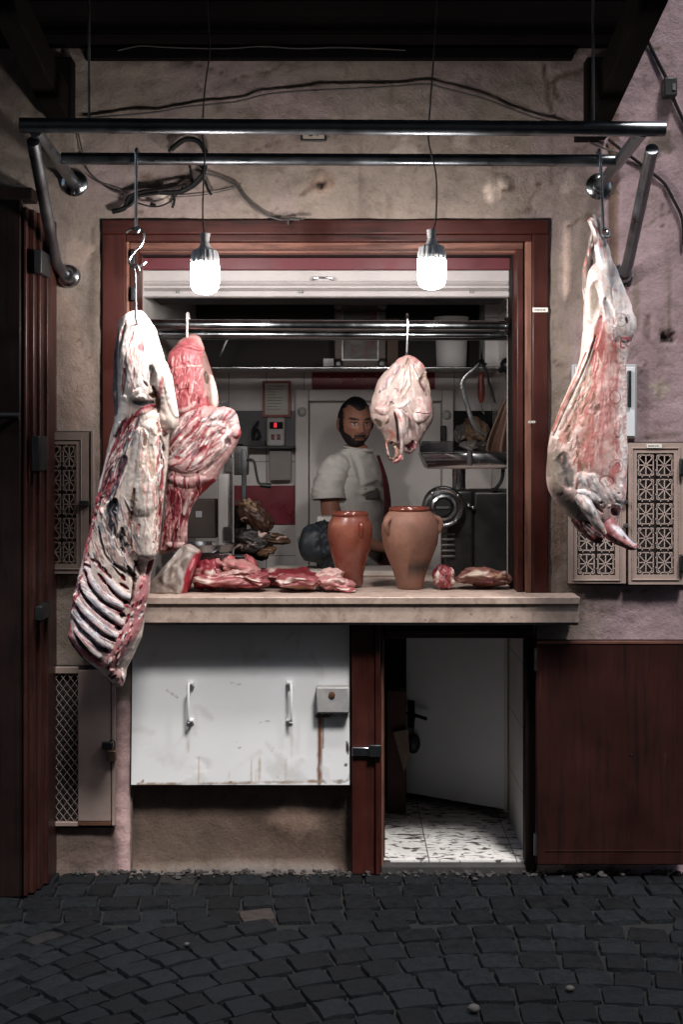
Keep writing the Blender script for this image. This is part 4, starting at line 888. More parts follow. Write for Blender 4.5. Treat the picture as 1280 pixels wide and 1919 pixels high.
# crossing red muscle and blue membranes
A(([(395, 490), (430, 500), (480, 495)], 14, GREY, -.003, .7, .5)); A(([(490, 510), (440, 530), (400, 555)], 18, np.array(S(140, 44, 58)), .004, .5, .35)); A(([(400, 555), (350, 610), (300, 720)], 13, REDM, 0, .6, .5))
A(([(350, 590), (280, 720), (225, 930)], 15, REDM, -.003, .6, .6, .3)); A(([(330, 590), (262, 760), (215, 960)], 7, WHITE, .004, .7, .4, .2)); A(([(390, 600), (300, 760), (250, 930)], 8, WHITE, .004, .7, .4, .3))
A(([(440, 580), (415, 640), (375, 690)], 30, np.array(S(122, 132, 142)), .0, .7, .5)); A(([(420, 570), (400, 620)], 9, NAVY, -.004, .7, .5)); A(([(390, 650), (340, 720)], 14, np.array(S(150, 156, 160)), 0, .8, .6))
A(([(350, 760), (310, 830), (270, 940)], 38, np.array(S(92, 56, 66)), -.008, .6, .4)); A(([(345, 740), (330, 800)], 18, np.array(S(120, 84, 90)), 0, .9, .6)); A(([(300, 860), (275, 930)], 16, np.array(S(60, 50, 56)), -.003, .8, .6)); A(([(365, 790), (340, 850), (300, 930)], 5, WHITE, .002, .8, .5)); A(([(380, 600), (300, 740), (255, 880)], 4, DRED, -.002, .7, .5))
# curtain of fat
A(([(470, 580), (450, 760), (430, 960)], 66, CREAM, .012, .8, .25, .1)); A(([(430, 640), (395, 850), (365, 960), (330, 1090)], 36, np.array(S(232, 218, 206)), .014, .9, .3, .2))
A(([(475, 620), (455, 850), (448, 1060), (455, 1190)], 50, np.array(S(236, 226, 214)), .026, .9, .15, .15)); A(([(470, 700), (470, 850)], 14, np.array(S(206, 172, 146)), -.003, .9, .6)); A(([(440, 620), (445, 700)], 10, np.array(S(196, 160, 130)), -.005, .9, .5)); A(([(500, 590), (500, 640)], 12, np.array(S(150, 110, 84)), -.01, .8, .5))
A(([(402, 900), (388, 1000), (376, 1090), (386, 1180)], 10, np.array(S(84, 64, 56)), -.010, .9, .3)); A(([(500, 760), (495, 900), (490, 1000)], 5, TAN, -.003, .9, .5))
A(([(420, 1060), (418, 1110)], 6, NAVY, -.004, .8, .5)); A(([(468, 1140), (473, 1148)], 5, GREY, -.002, .8, .5)); A(([(440, 1100), (470, 1170)], 12, WHITE, 0, .9, .5)); A(([(430, 1205), (470, 1222)], 8, PINK, 0, .9, .6))
A(([(508, 680), (520, 740), (528, 780), (510, 830), (518, 960)], 10, WHITE, .006, .6, .6)); A(([(525, 760), (520, 880), (514, 1000), (505, 1100)], 8, np.array(S(170, 70, 80)), -.003, .7, .7)); A(([(520, 620), (535, 640)], 14, PINK, .006, .8, .5)); A(([(505, 650), (535, 720)], 10, np.array(S(90, 70, 76)), -.006, .8, .5))
# pleura window and rim
A(([(240, 1010), (260, 1080), (300, 1150)], 60, np.array(S(226, 214, 204)), .004, .9, .4)); A(([(306, 955), (290, 1030), (302, 1105)], 32, NAVY, -.012, .35, .25)); A(([(296, 1000), (318, 1010)], 4, LGREY, 0, .8, .6)); A(([(286, 1060), (310, 1040)], 3, GREY, 0, .8, .6)); A(([(310, 1050), (305, 1100)], 9, np.array(S(66, 44, 50)), 0, .9, .6)); A(([(280, 1000), (300, 970)], 3.5, GREY, 0, .8, .6))
A(([(230, 930), (205, 1020), (175, 1130), (158, 1230)], 17, np.array(S(186, 96, 104)), 0, .5, .8, .2)); A(([(235, 940), (220, 1010), (195, 1060)], 7, DRED, -.004, .7, .9)); A(([(240, 985), (250, 1010)], 9, np.array(S(232, 176, 170)), .004, .8, .6)); A(([(180, 1120), (165, 1200)], 6, DRED, -.003, .7, .9)); A(([(205, 1020), (215, 1035)], 9, DRED, -.004, .7, .7))
A(([(232, 1088), (238, 1130), (258, 1200)], 8, np.array(S(70, 76, 84)), -.008, .6, .4)); A(([(258, 1200), (290, 1240)], 10, np.array(S(150, 158, 166)), -.004, .8, .5))
A(([(280, 1170), (320, 1190), (370, 1260), (400, 1300)], 40, np.array(S(214, 196, 184)), .004, .9, .4))
A(([(345, 1080), (340, 1140), (350, 1195)], 15, np.array(S(58, 44, 42)), -.007, .9, .5)); A(([(360, 1160), (400, 1240), (430, 1290)], 26, np.array(S(104, 88, 86)), -.007, 1, .5)); A(([(400, 1240), (430, 1310)], 14, np.array(S(60, 48, 48)), -.006, .9, .5)); A(([(330, 1120), (336, 1150)], 6, np.array(S(60, 48, 48)), -.003, .9, .5))
# red dark under the lobe
A(([(475, 1235), (466, 1290), (455, 1340)], 20, DRED, -.012, .5, .3)); A(([(483, 1240), (474, 1330)], 5, REDM, 0, .7, .5))
# ribs
for (g, w) in (([(340, 410), (350, 520), (392, 630)], 15), ([(470, 760), (530, 835), (570, 860)], 12)): A((z7(g), w*q7, np.array(S(92, 98, 106)), -.008, .7, .3))
ribs = [([(420, 920), (470, 985), (540, 1050), (600, 1085)], 15), ([(215, 800), (250, 915), (325, 1015), (400, 1085), (540, 1165)], 19), ([(160, 930), (210, 1035), (300, 1130), (400, 1215), (535, 1315)], 21), ([(112, 1085), (180, 1190), (270, 1280), (370, 1362), (480, 1425)], 23), ([(100, 1235), (180, 1335), (270, 1412), (350, 1490), (425, 1530)], 26), ([(125, 1385), (190, 1475), (250, 1555), (325, 1615)], 30)]
A((z7([(200, 800), (300, 1150), (270, 1500)]), 210*q7, np.array(S(228, 216, 210)), 0, .9, .2, 0))
for (g, w) in ribs:
    up = [(x+4, y-52) for x, y in g]
    A((z7(up), 34*q7, np.array(S(224, 222, 224)), .007, .9, .25, .1))
    A((z7([(x, y-38) for x, y in g[1:]]), 10*q7, np.array(S(176, 188, 200)), 0, .9, .6))
    A((z7([(x+6, y-66) for x, y in g[1:-1]]), 8*q7, np.array(S(190, 198, 208)), 0, .9, .8))
    A((z7(g), w*1.9*q7, np.array(S(224, 186, 186)), 0, .6, .6, .1))
    A((z7([(x+3, y-18) for x, y in g]), w*.45*q7, np.array(S(206, 130, 136)), 0, .9, 1.2, .1))
for (g, w) in ribs:
    A((z7(g), w*q7, np.array(S(50, 54, 60)), -.014, .45, .25, .55)); A((z7([(x+2, y+w*.35) for x, y in g[1:]]), w*.4*q7, np.array(S(92, 96, 102)), 0, .9, .5))
for c in ((548, 1195), (510, 1312), (452, 1405), (385, 1505), (322, 1612), (575, 1075)): A((z7([(c[0]-18, c[1]-8), (c[0]+18, c[1]+8)]), 25*q7, np.array(S(48, 30, 34)), -.012, .6, .5))
for c in ((500, 1160), (470, 1275), (420, 1375), (340, 1450), (560, 1100)): A((z7([c, (c[0]+50, c[1]+25)]), 12*q7, np.array(S(176, 84, 94)), 0, .8, .8))
# torn edge of diaphragm
for g in ([(200, 740), (245, 760), (260, 770)], [(270, 700), (330, 730), (350, 770)], [(380, 770), (410, 820), (450, 860)], [(340, 830), (380, 880), (400, 910)], [(550, 830), (570, 880)], [(530, 910), (600, 960)], [(220, 800), (225, 850)]):
    A((z7(g), 20*q7, np.array(S(128, 36, 48)), -.004, .5, 1.0)); A((z7([(x+5, y+6) for x, y in g]), 9*q7, np.array(S(56, 22, 28)), -.004, .7, .9))
for g in ([(480, 740), (620, 830), (660, 840)], [(540, 600), (560, 650)], [(600, 760), (660, 900)]): A((z7(g), 26*q7, np.array(S(74, 60, 60)), -.008, .8, .5))
# spine band
A((z7([(745, 900), (690, 1090), (640, 1280), (560, 1420), (430, 1640)]), 66*q7, np.array(S(206, 142, 144)), .012, .5, .3, .1))
for k in range(44):
    t = rr_.random(); cx = 745+(440-745)*t**1.15+rr_.uniform(-48, 48); cy = 900+(1660-900)*t; L_ = rr_.uniform(20, 60)
    A((z7([(cx, cy), (cx-L_*.45, cy+L_)]), rr_.uniform(6, 13)*q7, [np.array(S(150, 46, 58)), WHITE, np.array(S(238, 214, 206)), np.array(S(110, 34, 44))][k % 4], rr_.uniform(-.005, .006), .6, .8))
A((z7([(790, 820), (770, 950), (735, 1100), (712, 1200)]), 14*q7, np.array(S(236, 220, 212)), .004, .7, .6))
A((z7([(700, 700), (660, 800), (640, 1000), (610, 1100)]), 14*q7, np.array(S(70, 48, 48)), -.008, .8, .5))
# left rim, lower point, underside
A((z7([(150, 740), (100, 950), (65, 1150), (50, 1330)]), 22*q7, np.array(S(198, 112, 118)), .0, .5, .7, .2)); A((z7([(175, 790), (130, 930)]), 12*q7, WHITE, 0, .8, .6)); A((z7([(60, 1340), (90, 1450), (200, 1560), (340, 1660)]), 22*q7, np.array(S(198, 116, 122)), 0, .6, .7, .1))
for k in range(26):
    t = rr_.random(); cx = 150-100*t+rr_.uniform(-14, 20); cy = 740+600*t; A((z7([(cx, cy), (cx-4, cy+rr_.uniform(8, 30))]), rr_.uniform(4, 9)*q7, [DRED, np.array(S(160, 56, 66)), WHITE][k % 3], 0, .7, .9))
A((z7([(25, 1420), (130, 1600), (260, 1730), (400, 1850)]), 40*q7, np.array(S(44, 26, 30)), -.006, .5, .4, .2))
A((z7([(430, 1690), (490, 1760), (500, 1830)]), 50*q7, np.array(S(214, 170, 166)), .01, .6, .5)); A((z7([(420, 1790), (470, 1740)]), 13*q7, np.array(S(60, 26, 32)), -.006, .6, .6)); A((z7([(520, 1690), (525, 1780)]), 14*q7, WHITE, .006, .7, .5)); A((z7([(440, 1830), (450, 1850)]), 14*q7, np.array(S(186, 110, 112)), 0, .7, .6)); A((z7([(500, 1810)]), 14*q7, REDM, 0, .7, .6)); A((z7([(395, 1660), (430, 1720), (400, 1770)]), 12*q7, REDM, -.003, .7, .7))
streaks(A, [(330, 90), (450, 90), (300, 460), (540, 460)], 90, (.0, 1), (30, 90), (3, 8), [WHITE, np.array(S(226, 206, 196)), np.array(S(222, 190, 182)), np.array(S(206, 190, 176)), np.array(S(200, 130, 132))], .0008, rr_)
streaks(A, [(330, 610), (420, 560), (205, 1000), (300, 940)], 120, (-.42, 1), (30, 120), (2.5, 7), [DRED, np.array(S(170, 84, 92)), np.array(S(150, 156, 164)), WHITE, np.array(S(84, 60, 68)), np.array(S(196, 130, 132)), NAVY], .002, rr_)
streaks(A, [(410, 600), (505, 600), (400, 1150), (505, 1180)], 110, (-.02, 1), (40, 160), (2.5, 8), [CREAM, WHITE, np.array(S(206, 178, 158)), np.array(S(238, 228, 216)), np.array(S(218, 196, 180)), np.array(S(214, 160, 156))], .001, rr_)
streaks(A, [(235, 1000), (400, 960), (170, 1230), (420, 1290)], 90, (.35, 1), (25, 90), (2.5, 7), [np.array(S(180, 176, 176)), WHITE, np.array(S(206, 160, 156)), np.array(S(150, 150, 154)), np.array(S(130, 100, 98))], .002, rr_)
streaks(A, [z7([(150, 850)])[0], z7([(560, 1000)])[0], z7([(90, 1350)])[0], z7([(420, 1560)])[0]], 150, (.8, .75), (20, 80), (1.5, 4.5), [WHITE, np.array(S(170, 180, 192)), np.array(S(206, 150, 152)), np.array(S(236, 232, 232)), np.array(S(120, 126, 134))], .001, rr_)
streaks(A, [(212, 960), (236, 930), (90, 1500), (130, 1420)], 70, (-.25, 1), (14, 50), (3, 7), [DRED, np.array(S(190, 90, 98)), WHITE, np.array(S(150, 46, 58)), np.array(S(220, 160, 158))], .003, rr_)
streaks(A, [(500, 690), (530, 690), (470, 1330), (500, 1240)], 50, (-.05, 1), (20, 60), (2.5, 6), [np.array(S(170, 70, 80)), WHITE, np.array(S(206, 150, 146)), DRED], .002, rr_)
rib = thing('rib_side', 'hanging half carcass with bare striped ribs and white fat at the front left', 'carcass', (X(235, -.35), -.35, Z(1286, -.35)))
body('side', rows, Z5, -.37, .52, 300, 620, FAT, ss, M['meat'], rib, seed=4, lump=.004, dmax=.085, smooth=4, bend=[(62, .03), (300, 0), (900, -.02), (1838, .02)])
# ---------------------------------------------------------------- joint hanging behind it
jt = thing('hanging_joint', 'red boned meat joint hanging from the inner rail behind the rib side', 'meat joint', (X(370, .15), .15, Z(1040, .15)))
yj = .14
rows = [(170, 652, 668), (180, 640, 690), (210, 592, 706), (260, 545, 725), (300, 538, 738), (350, 540, 752), (400, 548, 764), (450, 552, 776), (500, 560, 782), (530, 572, 776), (560, 590, 750), (580, 610, 700)]
ss = []; A = ss.append
RM = np.array(S(172, 92, 96))
A(([(600, 205), (680, 215), (720, 260)], 34, np.array(S(206, 190, 178)), .006, .8, .4)); A(([(580, 250), (640, 232), (700, 250)], 9, WHITE, .003, .8, .6)); A(([(570, 262), (620, 250)], 7, PINK, -.002, .8, .6))
A(([(640, 280), (640, 400), (650, 500)], 90, RM, .004, .45, .2, 0)); A(([(550, 345), (620, 325), (690, 322), (706, 318)], 7, np.array(S(226, 178, 172)), .002, .7, .7)); A(([(570, 380), (640, 350)], 4, np.array(S(214, 160, 156)), 0, .8, .9)); A(([(640, 330), (650, 300)], 4, np.array(S(220, 170, 166)), 0, .8, .8))
for k in range(26):
    x = rr_.uniform(550, 710); y = rr_.uniform(280, 500); A(([(x, y), (x+rr_.uniform(-8, 8), y+rr_.uniform(10, 40))], rr_.uniform(3, 8), [np.array(S(150, 56, 66)), np.array(S(196, 110, 114)), np.array(S(120, 38, 50))][k % 3], rr_.uniform(-.003, .002), .8, .8))
for q in ((640, 400, 640, 450), (590, 410, 600, 470), (690, 470, 692, 500), (600, 440, 640, 430)): A(([(q[0], q[1]), (q[2], q[3])], 7, DRED, -.006, .7, .6))
A(([(722, 250), (730, 330), (735, 420), (750, 500)], 24, np.array(S(150, 120, 112)), -.004, .6, .4)); A(([(745, 370), (765, 440), (765, 510)], 19, np.array(S(236, 214, 200)), .012, .8, .3)); A(([(728, 350), (735, 400)], 12, np.array(S(90, 70, 62)), -.006, .8, .4)); A(([(560, 510), (600, 530), (640, 520), (680, 495)], 13, np.array(S(224, 190, 184)), .002, .8, .6)); A(([(735, 470), (745, 520)], 10, REDM, -.003, .8, .5))
streaks(A, [(560, 270), (710, 260), (570, 500), (730, 510)], 120, (-.1, 1), (16, 60), (2, 6), [np.array(S(150, 62, 70)), np.array(S(196, 118, 120)), np.array(S(180, 94, 98)), np.array(S(214, 160, 156))], .0015, rr_)
body('flank', rows, Z5, yj, .55, 130, 200, np.array(S(180, 110, 108)), ss, M['meat'], jt, seed=11, lump=.004, dmax=.09)
rows = [(495, 712, 728), (510, 680, 745), (530, 640, 850), (560, 600, 872), (600, 570, 880), (640, 560, 890), (670, 552, 880), (720, 548, 855), (770, 545, 822), (820, 543, 790), (860, 540, 772), (890, 538, 735), (930, 532, 700), (980, 526, 660), (1040, 522, 640), (1100, 516, 634), (1150, 508, 632), (1175, 505, 625), (1195, 500, 575), (1210, 498, 530)]
ss = []; A = ss.append
A(([(720, 520), (690, 560), (620, 640), (560, 720)], 26, np.array(S(214, 170, 166)), .008, .7, .5)); A(([(660, 560), (600, 640), (555, 700)], 14, REDM, -.004, .6, .5)); A(([(700, 540), (690, 600), (660, 650)], 12, np.array(S(170, 78, 86)), -.004, .8, .6))
A(([(760, 560), (820, 540), (860, 570), (870, 640)], 36, np.array(S(216, 190, 188)), .014, .8, .4)); A(([(740, 600), (790, 590), (820, 610)], 14, np.array(S(236, 222, 216)), .006, .8, .5)); A(([(700, 580), (760, 570)], 10, WHITE, .004, .8, .5))
A(([(672, 700), (705, 672), (735, 705), (700, 730)], 34, np.array(S(136, 48, 56)), -.004, .6, .3, 0)); A(([(745, 700), (740, 740)], 14, np.array(S(150, 60, 68)), 0, .8, .5)); A(([(640, 640), (660, 690)], 20, np.array(S(190, 120, 120)), 0, .8, .6))
A(([(560, 780), (640, 790), (720, 760), (790, 700), (830, 640)], 36, np.array(S(208, 176, 172)), .012, .8, .5)); A(([(620, 760), (560, 745)], 10, np.array(S(178, 84, 92)), -.002, .8, .6)); A(([(880, 620), (870, 660)], 12, np.array(S(186, 90, 96)), 0, .8, .5)); A(([(800, 640), (840, 690)], 16, np.array(S(120, 90, 96)), -.004, .8, .5))
A(([(690, 815), (685, 830)], 7, np.array(S(30, 36, 60)), -.003, .7, .3)); A(([(680, 770), (720, 775)], 9, np.array(S(140, 152, 160)), 0, .8, .5)); A(([(560, 850), (640, 870), (720, 850)], 22, np.array(S(196, 160, 158)), .008, .8, .6))
A(([(560, 920), (600, 990), (580, 1080)], 60, np.array(S(112, 34, 44)), 0, .6, .3)); A(([(760, 860), (700, 900), (640, 960)], 22, np.array(S(120, 24, 32)), -.002, .6, .4)); A(([(660, 920), (630, 980), (620, 1020)], 14, np.array(S(224, 206, 200)), .006, .7, .4)); A(([(590, 1040), (560, 1090), (560, 1140)], 10, np.array(S(208, 150, 150)), .004, .7, .7)); A(([(620, 1050), (600, 1120)], 9, np.array(S(214, 160, 160)), .004, .7, .7)); A(([(560, 990), (545, 1050)], 10, np.array(S(160, 60, 72)), .003, .8, .6)); A(([(590, 1090), (580, 1130)], 8, DARK, -.005, .7, .5)); A(([(540, 1160), (590, 1170), (625, 1160)], 16, np.array(S(228, 196, 188)), .006, .7, .5)); A(([(515, 1120), (512, 1190)], 8, np.array(S(210, 140, 130)), .004, .7, .5)); A(([(540, 1190), (560, 1180)], 12, np.array(S(120, 28, 36)), -.003, .7, .5))
for k in range(24):
    x = rr_.uniform(560, 850); y = rr_.uniform(540, 800); A(([(x, y), (x+rr_.uniform(-24, 10), y+rr_.uniform(14, 40))], rr_.uniform(3, 7), [np.array(S(158, 66, 76)), WHITE, np.array(S(220, 186, 182))][k % 3], rr_.uniform(-.003, .003), .8, .9))
streaks(A, [(640, 540), (860, 550), (545, 760), (780, 800)], 130, (-.7, .8), (30, 110), (3, 9), [np.array(S(140, 48, 58)), WHITE, np.array(S(206, 170, 168)), np.array(S(226, 206, 200)), np.array(S(170, 84, 90)), np.array(S(150, 130, 134))], .003, rr_)
streaks(A, [(545, 860), (720, 850), (515, 1170), (625, 1160)], 90, (-.15, 1), (30, 110), (3, 8), [np.array(S(96, 28, 38)), np.array(S(210, 160, 156)), np.array(S(150, 60, 70)), np.array(S(190, 120, 120))], .003, rr_)
body('shoulder', rows, Z5, yj-.03, .45, 150, 300, np.array(S(196, 158, 154)), ss, M['meat'], jt, seed=15, lump=.006, dmax=.1, smooth=4)
jhook('rail_hook', 'short pale hook over the inner rail holding the red boned joint', 352, 596, 640, .15, .005, M['white_dull'], .0225, low=[(.006, .004, -.008), (.018, .01, -.012)])

# ---------------------------------------------------------------- leg joint in the middle of the window
Z8 = (660, 640, 7.11)
hj = thing('hanging_leg_joint', 'round pale leg joint on a thin hook beside the man\'s face', 'meat joint', (X(752, .12), .12, Z(866, .12)))
rows = [(188, 722, 748), (205, 680, 790), (230, 630, 850), (300, 545, 935), (380, 472, 985), (450, 405, 990), (520, 350, 1012), (600, 320, 1028), (700, 285, 1046), (800, 252, 1072), (900, 238, 1080), (1000, 246, 1084), (1050, 266, 1070), (1100, 310, 1048), (1150, 350, 1020), (1200, 395, 985), (1250, 420, 950), (1300, 436, 925), (1350, 455, 885), (1400, 560, 870), (1440, 640, 850), (1480, 690, 800), (1500, 715, 770)]
ss = []; A = ss.append; MAUVE = np.array(S(142, 122, 130)); TANN = np.array(S(176, 158, 140))
A(([(760, 200), (860, 260), (960, 360)], 60, np.array(S(186, 138, 134)), .004, .8, .4)); A(([(700, 210), (600, 280)], 30, np.array(S(180, 140, 136)), 0, .8, .5)); A(([(740, 230), (730, 300), (660, 350)], 24, np.array(S(110, 96, 84)), -.004, .8, .5))
A(([(620, 340), (520, 480), (400, 640)], 54, MAUVE, -.004, .8, .6)); A(([(600, 380), (560, 440)], 24, np.array(S(110, 92, 100)), -.003, .9, .7)); A(([(560, 640), (620, 700)], 24, MAUVE, -.003, .9, .7)); A(([(370, 660), (360, 690)], 12, NAVY, -.002, .8, .6)); A(([(400, 580), (430, 620)], 16, TANN, 0, .9, .6))
for q in ((740, 320, 740, 600, 650, 760), (790, 330, 830, 430, 860, 520), (720, 420, 690, 560, 600, 720), (770, 380, 790, 480, 760, 600)): A(([(q[0], q[1]), (q[2], q[3]), (q[4], q[5])], 20, np.array(S(220, 206, 192)), .003, 1, .5))
for q in ((760, 330, 770, 500, 780, 600), (820, 350, 850, 430, 880, 500), (690, 500, 660, 640, 640, 700), (710, 330, 700, 400, 690, 480)): A(([(q[0], q[1]), (q[2], q[3]), (q[4], q[5])], 12, np.array(S(134, 112, 98)), -.003, 1, .5))
A(([(960, 440), (900, 540), (960, 660), (1000, 730)], 26, np.array(S(90, 58, 54)), -.008, .9, .5)); A(([(985, 400), (960, 470), (1000, 560), (1040, 700)], 16, np.array(S(160, 146, 124)), .006, .7, .4)); A(([(1060, 800), (1074, 950), (1060, 1060), (960, 1250)], 14, np.array(S(104, 94, 84)), 0, .7, .4))
A(([(900, 780), (950, 900), (880, 1050)], 100, np.array(S(206, 186, 182)), .008, 1, .5)); A(([(860, 760), (890, 810)], 22, np.array(S(196, 112, 116)), 0, .8, .9)); A(([(980, 740), (1010, 860), (990, 960)], 26, np.array(S(206, 150, 146)), 0, .8, .6)); A(([(870, 960), (960, 975), (1040, 960)], 7, np.array(S(188, 110, 108)), -.004, .8, .4)); A(([(780, 930), (840, 960), (900, 950)], 6, np.array(S(150, 116, 112)), -.004, .8, .5))
A(([(740, 800), (660, 860), (580, 890)], 30, np.array(S(218, 206, 200)), .005, .8, .3)); A(([(710, 830), (712, 880)], 10, np.array(S(160, 170, 170)), 0, .8, .4)); A(([(640, 900), (720, 960)], 5, np.array(S(130, 100, 96)), -.004, .8, .4)); A(([(500, 820), (540, 850)], 22, np.array(S(110, 98, 96)), -.008, .8, .5)); A(([(480, 740), (470, 800)], 8, NAVY, -.002, .8, .6))
A(([(330, 900), (420, 930), (470, 850)], 60, np.array(S(214, 186, 178)), .008, .8, .4)); A(([(350, 830), (370, 900)], 16, np.array(S(190, 150, 150)), 0, .8, .6)); A(([(320, 1050), (380, 1130)], 40, np.array(S(104, 94, 78)), -.004, .8, .5)); A(([(470, 1020), (440, 1080)], 24, np.array(S(180, 160, 140)), .006, .8, .4)); A(([(470, 1180), (540, 1230), (520, 1300)], 40, np.array(S(162, 110, 96)), 0, .8, .5))
A(([(560, 940), (580, 1060), (600, 1200), (610, 1330)], 20, np.array(S(84, 70, 68)), -.008, 1, .5)); A(([(740, 1020), (760, 1150), (750, 1280)], 16, np.array(S(128, 112, 118)), -.006, .8, .5)); A(([(720, 1400), (780, 1400), (800, 1340)], 44, np.array(S(118, 40, 54)), -.012, .6, .4)); A(([(740, 1440), (780, 1450)], 24, np.array(S(60, 26, 30)), -.006, .7, .4)); A(([(840, 1340), (830, 1420)], 17, np.array(S(222, 170, 170)), .008, .7, .4)); A(([(780, 1380), (790, 1330)], 10, np.array(S(190, 110, 120)), .004, .7, .5)); A(([(530, 1340), (510, 1370)], 20, np.array(S(60, 30, 28)), -.01, .7, .4))
streaks(A, [(560, 250), (900, 280), (330, 1000), (620, 900)], 50, (-.45, 1), (60, 200), (10, 26), [np.array(S(200, 188, 180)), MAUVE, np.array(S(160, 140, 128)), np.array(S(214, 196, 188)), np.array(S(190, 160, 152))], .0006, rr_)
streaks(A, [(700, 700), (1020, 700), (720, 1300), (980, 1200)], 36, (.1, 1), (50, 160), (10, 24), [np.array(S(222, 204, 198)), np.array(S(196, 160, 156)), np.array(S(190, 172, 166)), WHITE], .0006, rr_)
body('leg', rows, Z8, .12, .62, 170, 260, np.array(S(176, 158, 150)), ss, M['meat'], hj, seed=21, lump=.005, dmax=.12)
BONE = np.array(S(232, 214, 208))
limb('shank_bone', [(570, 900, .035), (645, 1000, .03), (668, 1160, .035), (662, 1400, .06), (655, 1520, .08), (655, 1580, .085)], [26, 40, 36, 30, 28, 26], Z8, BONE, [([(660, 1520), (650, 1580)], 40, np.array(S(214, 140, 136)), 0, .8, .6)], M['meat'], hj, 5)
limb('tendon', [(480, 1290, .06), (455, 1380, .06), (475, 1490, .06), (500, 1560, .07), (545, 1570, .075), (590, 1530, .07), (600, 1450, .07), (560, 1400, .08)], [22, 17, 16, 16, 18, 16, 14, 14], Z8, np.array(S(122, 96, 74)), [([(590, 1520), (600, 1440)], 20, np.array(S(170, 150, 130)), 0, .8, .5)], M['meat'], hj, 6)
limb('hoof_stub', [(655, 1500, .08), (625, 1560, .075), (585, 1590, .075), (550, 1600, .08)], [26, 32, 30, 20], Z8, np.array(S(196, 112, 110)), [([(560, 1600)], 20, np.array(S(150, 110, 70)), 0, .8, .5)], M['meat'], hj, 7)
jhook('rail_hook', 'thin straight hook over the inner rail holding the round leg joint', 763, 598, 662, .15, .0045, M['steel'], .0225, leanpx=-1, low=[(-.002, .01, -.015), (-.002, .03, -.02)])

# ---------------------------------------------------------------- lamb carcass on the right
Z6 = (980, 380, 2.593); yl = -.33
lb = thing('lamb_carcass', 'skinned lamb carcass with round ink stamps hanging by its shanks on the right', 'carcass', (X(1110, yl), yl, Z(1036, yl)))
rows = [(300, 345, 432), (330, 320, 446), (400, 305, 470), (450, 298, 490), (500, 297, 518), (550, 294, 538), (590, 292, 545), (640, 289, 536), (690, 286, 522), (740, 281, 506), (780, 272, 498), (840, 250, 496), (900, 223, 497), (960, 197, 497), (1020, 173, 497), (1080, 150, 497), (1130, 132, 499), (1200, 121, 503), (1280, 117, 504), (1350, 115, 501), (1400, 124, 496), (1440, 145, 486), (1480, 180, 476), (1510, 208, 468), (1540, 240, 461), (1570, 285, 452), (1600, 320, 430), (1620, 345, 410)]
ss = []; A = ss.append; LP = np.array(S(202, 148, 142)); LR = np.array(S(172, 104, 98)); LW = np.array(S(234, 228, 224)); LT = np.array(S(158, 124, 106))
A(([(410, 330), (450, 460), (470, 600)], 80, LW, .012, .8, .3, 0)); A(([(350, 400), (330, 500), (320, 580)], 34, np.array(S(150, 138, 124)), -.006, .8, .4)); A(([(390, 480), (410, 560), (425, 600)], 20, np.array(S(150, 154, 158)), -.005, .9, .5)); A(([(395, 420), (440, 440)], 10, np.array(S(206, 180, 186)), 0, .9, .7)); A(([(400, 350), (420, 420)], 9, np.array(S(196, 204, 212)), 0, .9, .7))
A(([(368, 560), (355, 620), (340, 700)], 16, np.array(S(140, 52, 50)), -.003, .7, .4)); A(([(520, 520), (535, 560)], 9, np.array(S(150, 70, 80)), -.006, .8, .5))
A(([(375, 620), (380, 800), (360, 1050), (350, 1250)], 92, LP, .004, 1.15, .8, .2)); A(([(365, 640), (345, 760), (310, 900), (250, 1030), (180, 1150)], 34, LR, .0, .7, .4, .2)); A(([(420, 650), (440, 740), (455, 800)], 22, np.array(S(190, 116, 108)), 0, .9, .5)); A(([(400, 1000), (440, 1150), (440, 1260)], 54, LP, 0, 1.2, .8)); A(([(300, 1040), (290, 1160), (290, 1280)], 44, np.array(S(176, 118, 108)), 0, .8, .6))
A(([(480, 700), (488, 860), (478, 1050), (480, 1250), (470, 1420)], 46, np.array(S(230, 216, 210)), .006, 1.1, .5, .1)); A(([(450, 1050), (440, 1130)], 26, np.array(S(224, 206, 200)), .004, .9, .6)); A(([(465, 640), (440, 600), (395, 590)], 10, np.array(S(226, 196, 188)), 0, .9, .6))
for k in range(18):
    y = 760+k*28; A(([(488, y), (470, y+8)], 7, [np.array(S(206, 150, 146)), LW][k % 2], .0008 if k % 2 else -.0006, 1, .9))
for k in range(110):
    x = rr_.uniform(280, 455); y = rr_.uniform(700, 1280); A(([(x, y), (x-rr_.uniform(-4, 12), y+40), (x-rr_.uniform(0, 26), y+rr_.uniform(60, 130))], rr_.uniform(3, 7), [np.array(S(186, 122, 116)), np.array(S(216, 170, 162)), np.array(S(188, 128, 122)), np.array(S(214, 184, 176))][k % 4], rr_.uniform(-.0006, .0006), 1.0, .9))
# belly flap and its dark slit
A(([(330, 720), (290, 830), (235, 960), (170, 1100)], 12, np.array(S(150, 134, 118)), .004, .7, .4)); A(([(340, 655), (310, 760), (270, 850), (215, 960), (170, 1060), (138, 1130)], 6, np.array(S(44, 34, 32)), -.008, .8, .3, .3)); A(([(300, 730), (255, 850), (190, 990), (140, 1110)], 5, np.array(S(150, 84, 66)), .003, .7, .4))
A(([(320, 800), (285, 880), (250, 960)], 16, np.array(S(168, 158, 148)), 0, .8, .4)); A(([(240, 1040), (200, 1120), (190, 1160)], 30, LT, 0, .8, .6)); A(([(210, 1090), (205, 1160)], 18, np.array(S(92, 60, 50)), -.004, .8, .6)); A(([(350, 990), (330, 1030)], 18, np.array(S(140, 108, 98)), -.002, .9, .6)); A(([(260, 1070), (270, 1090)], 14, np.array(S(150, 110, 98)), 0, .9, .6))
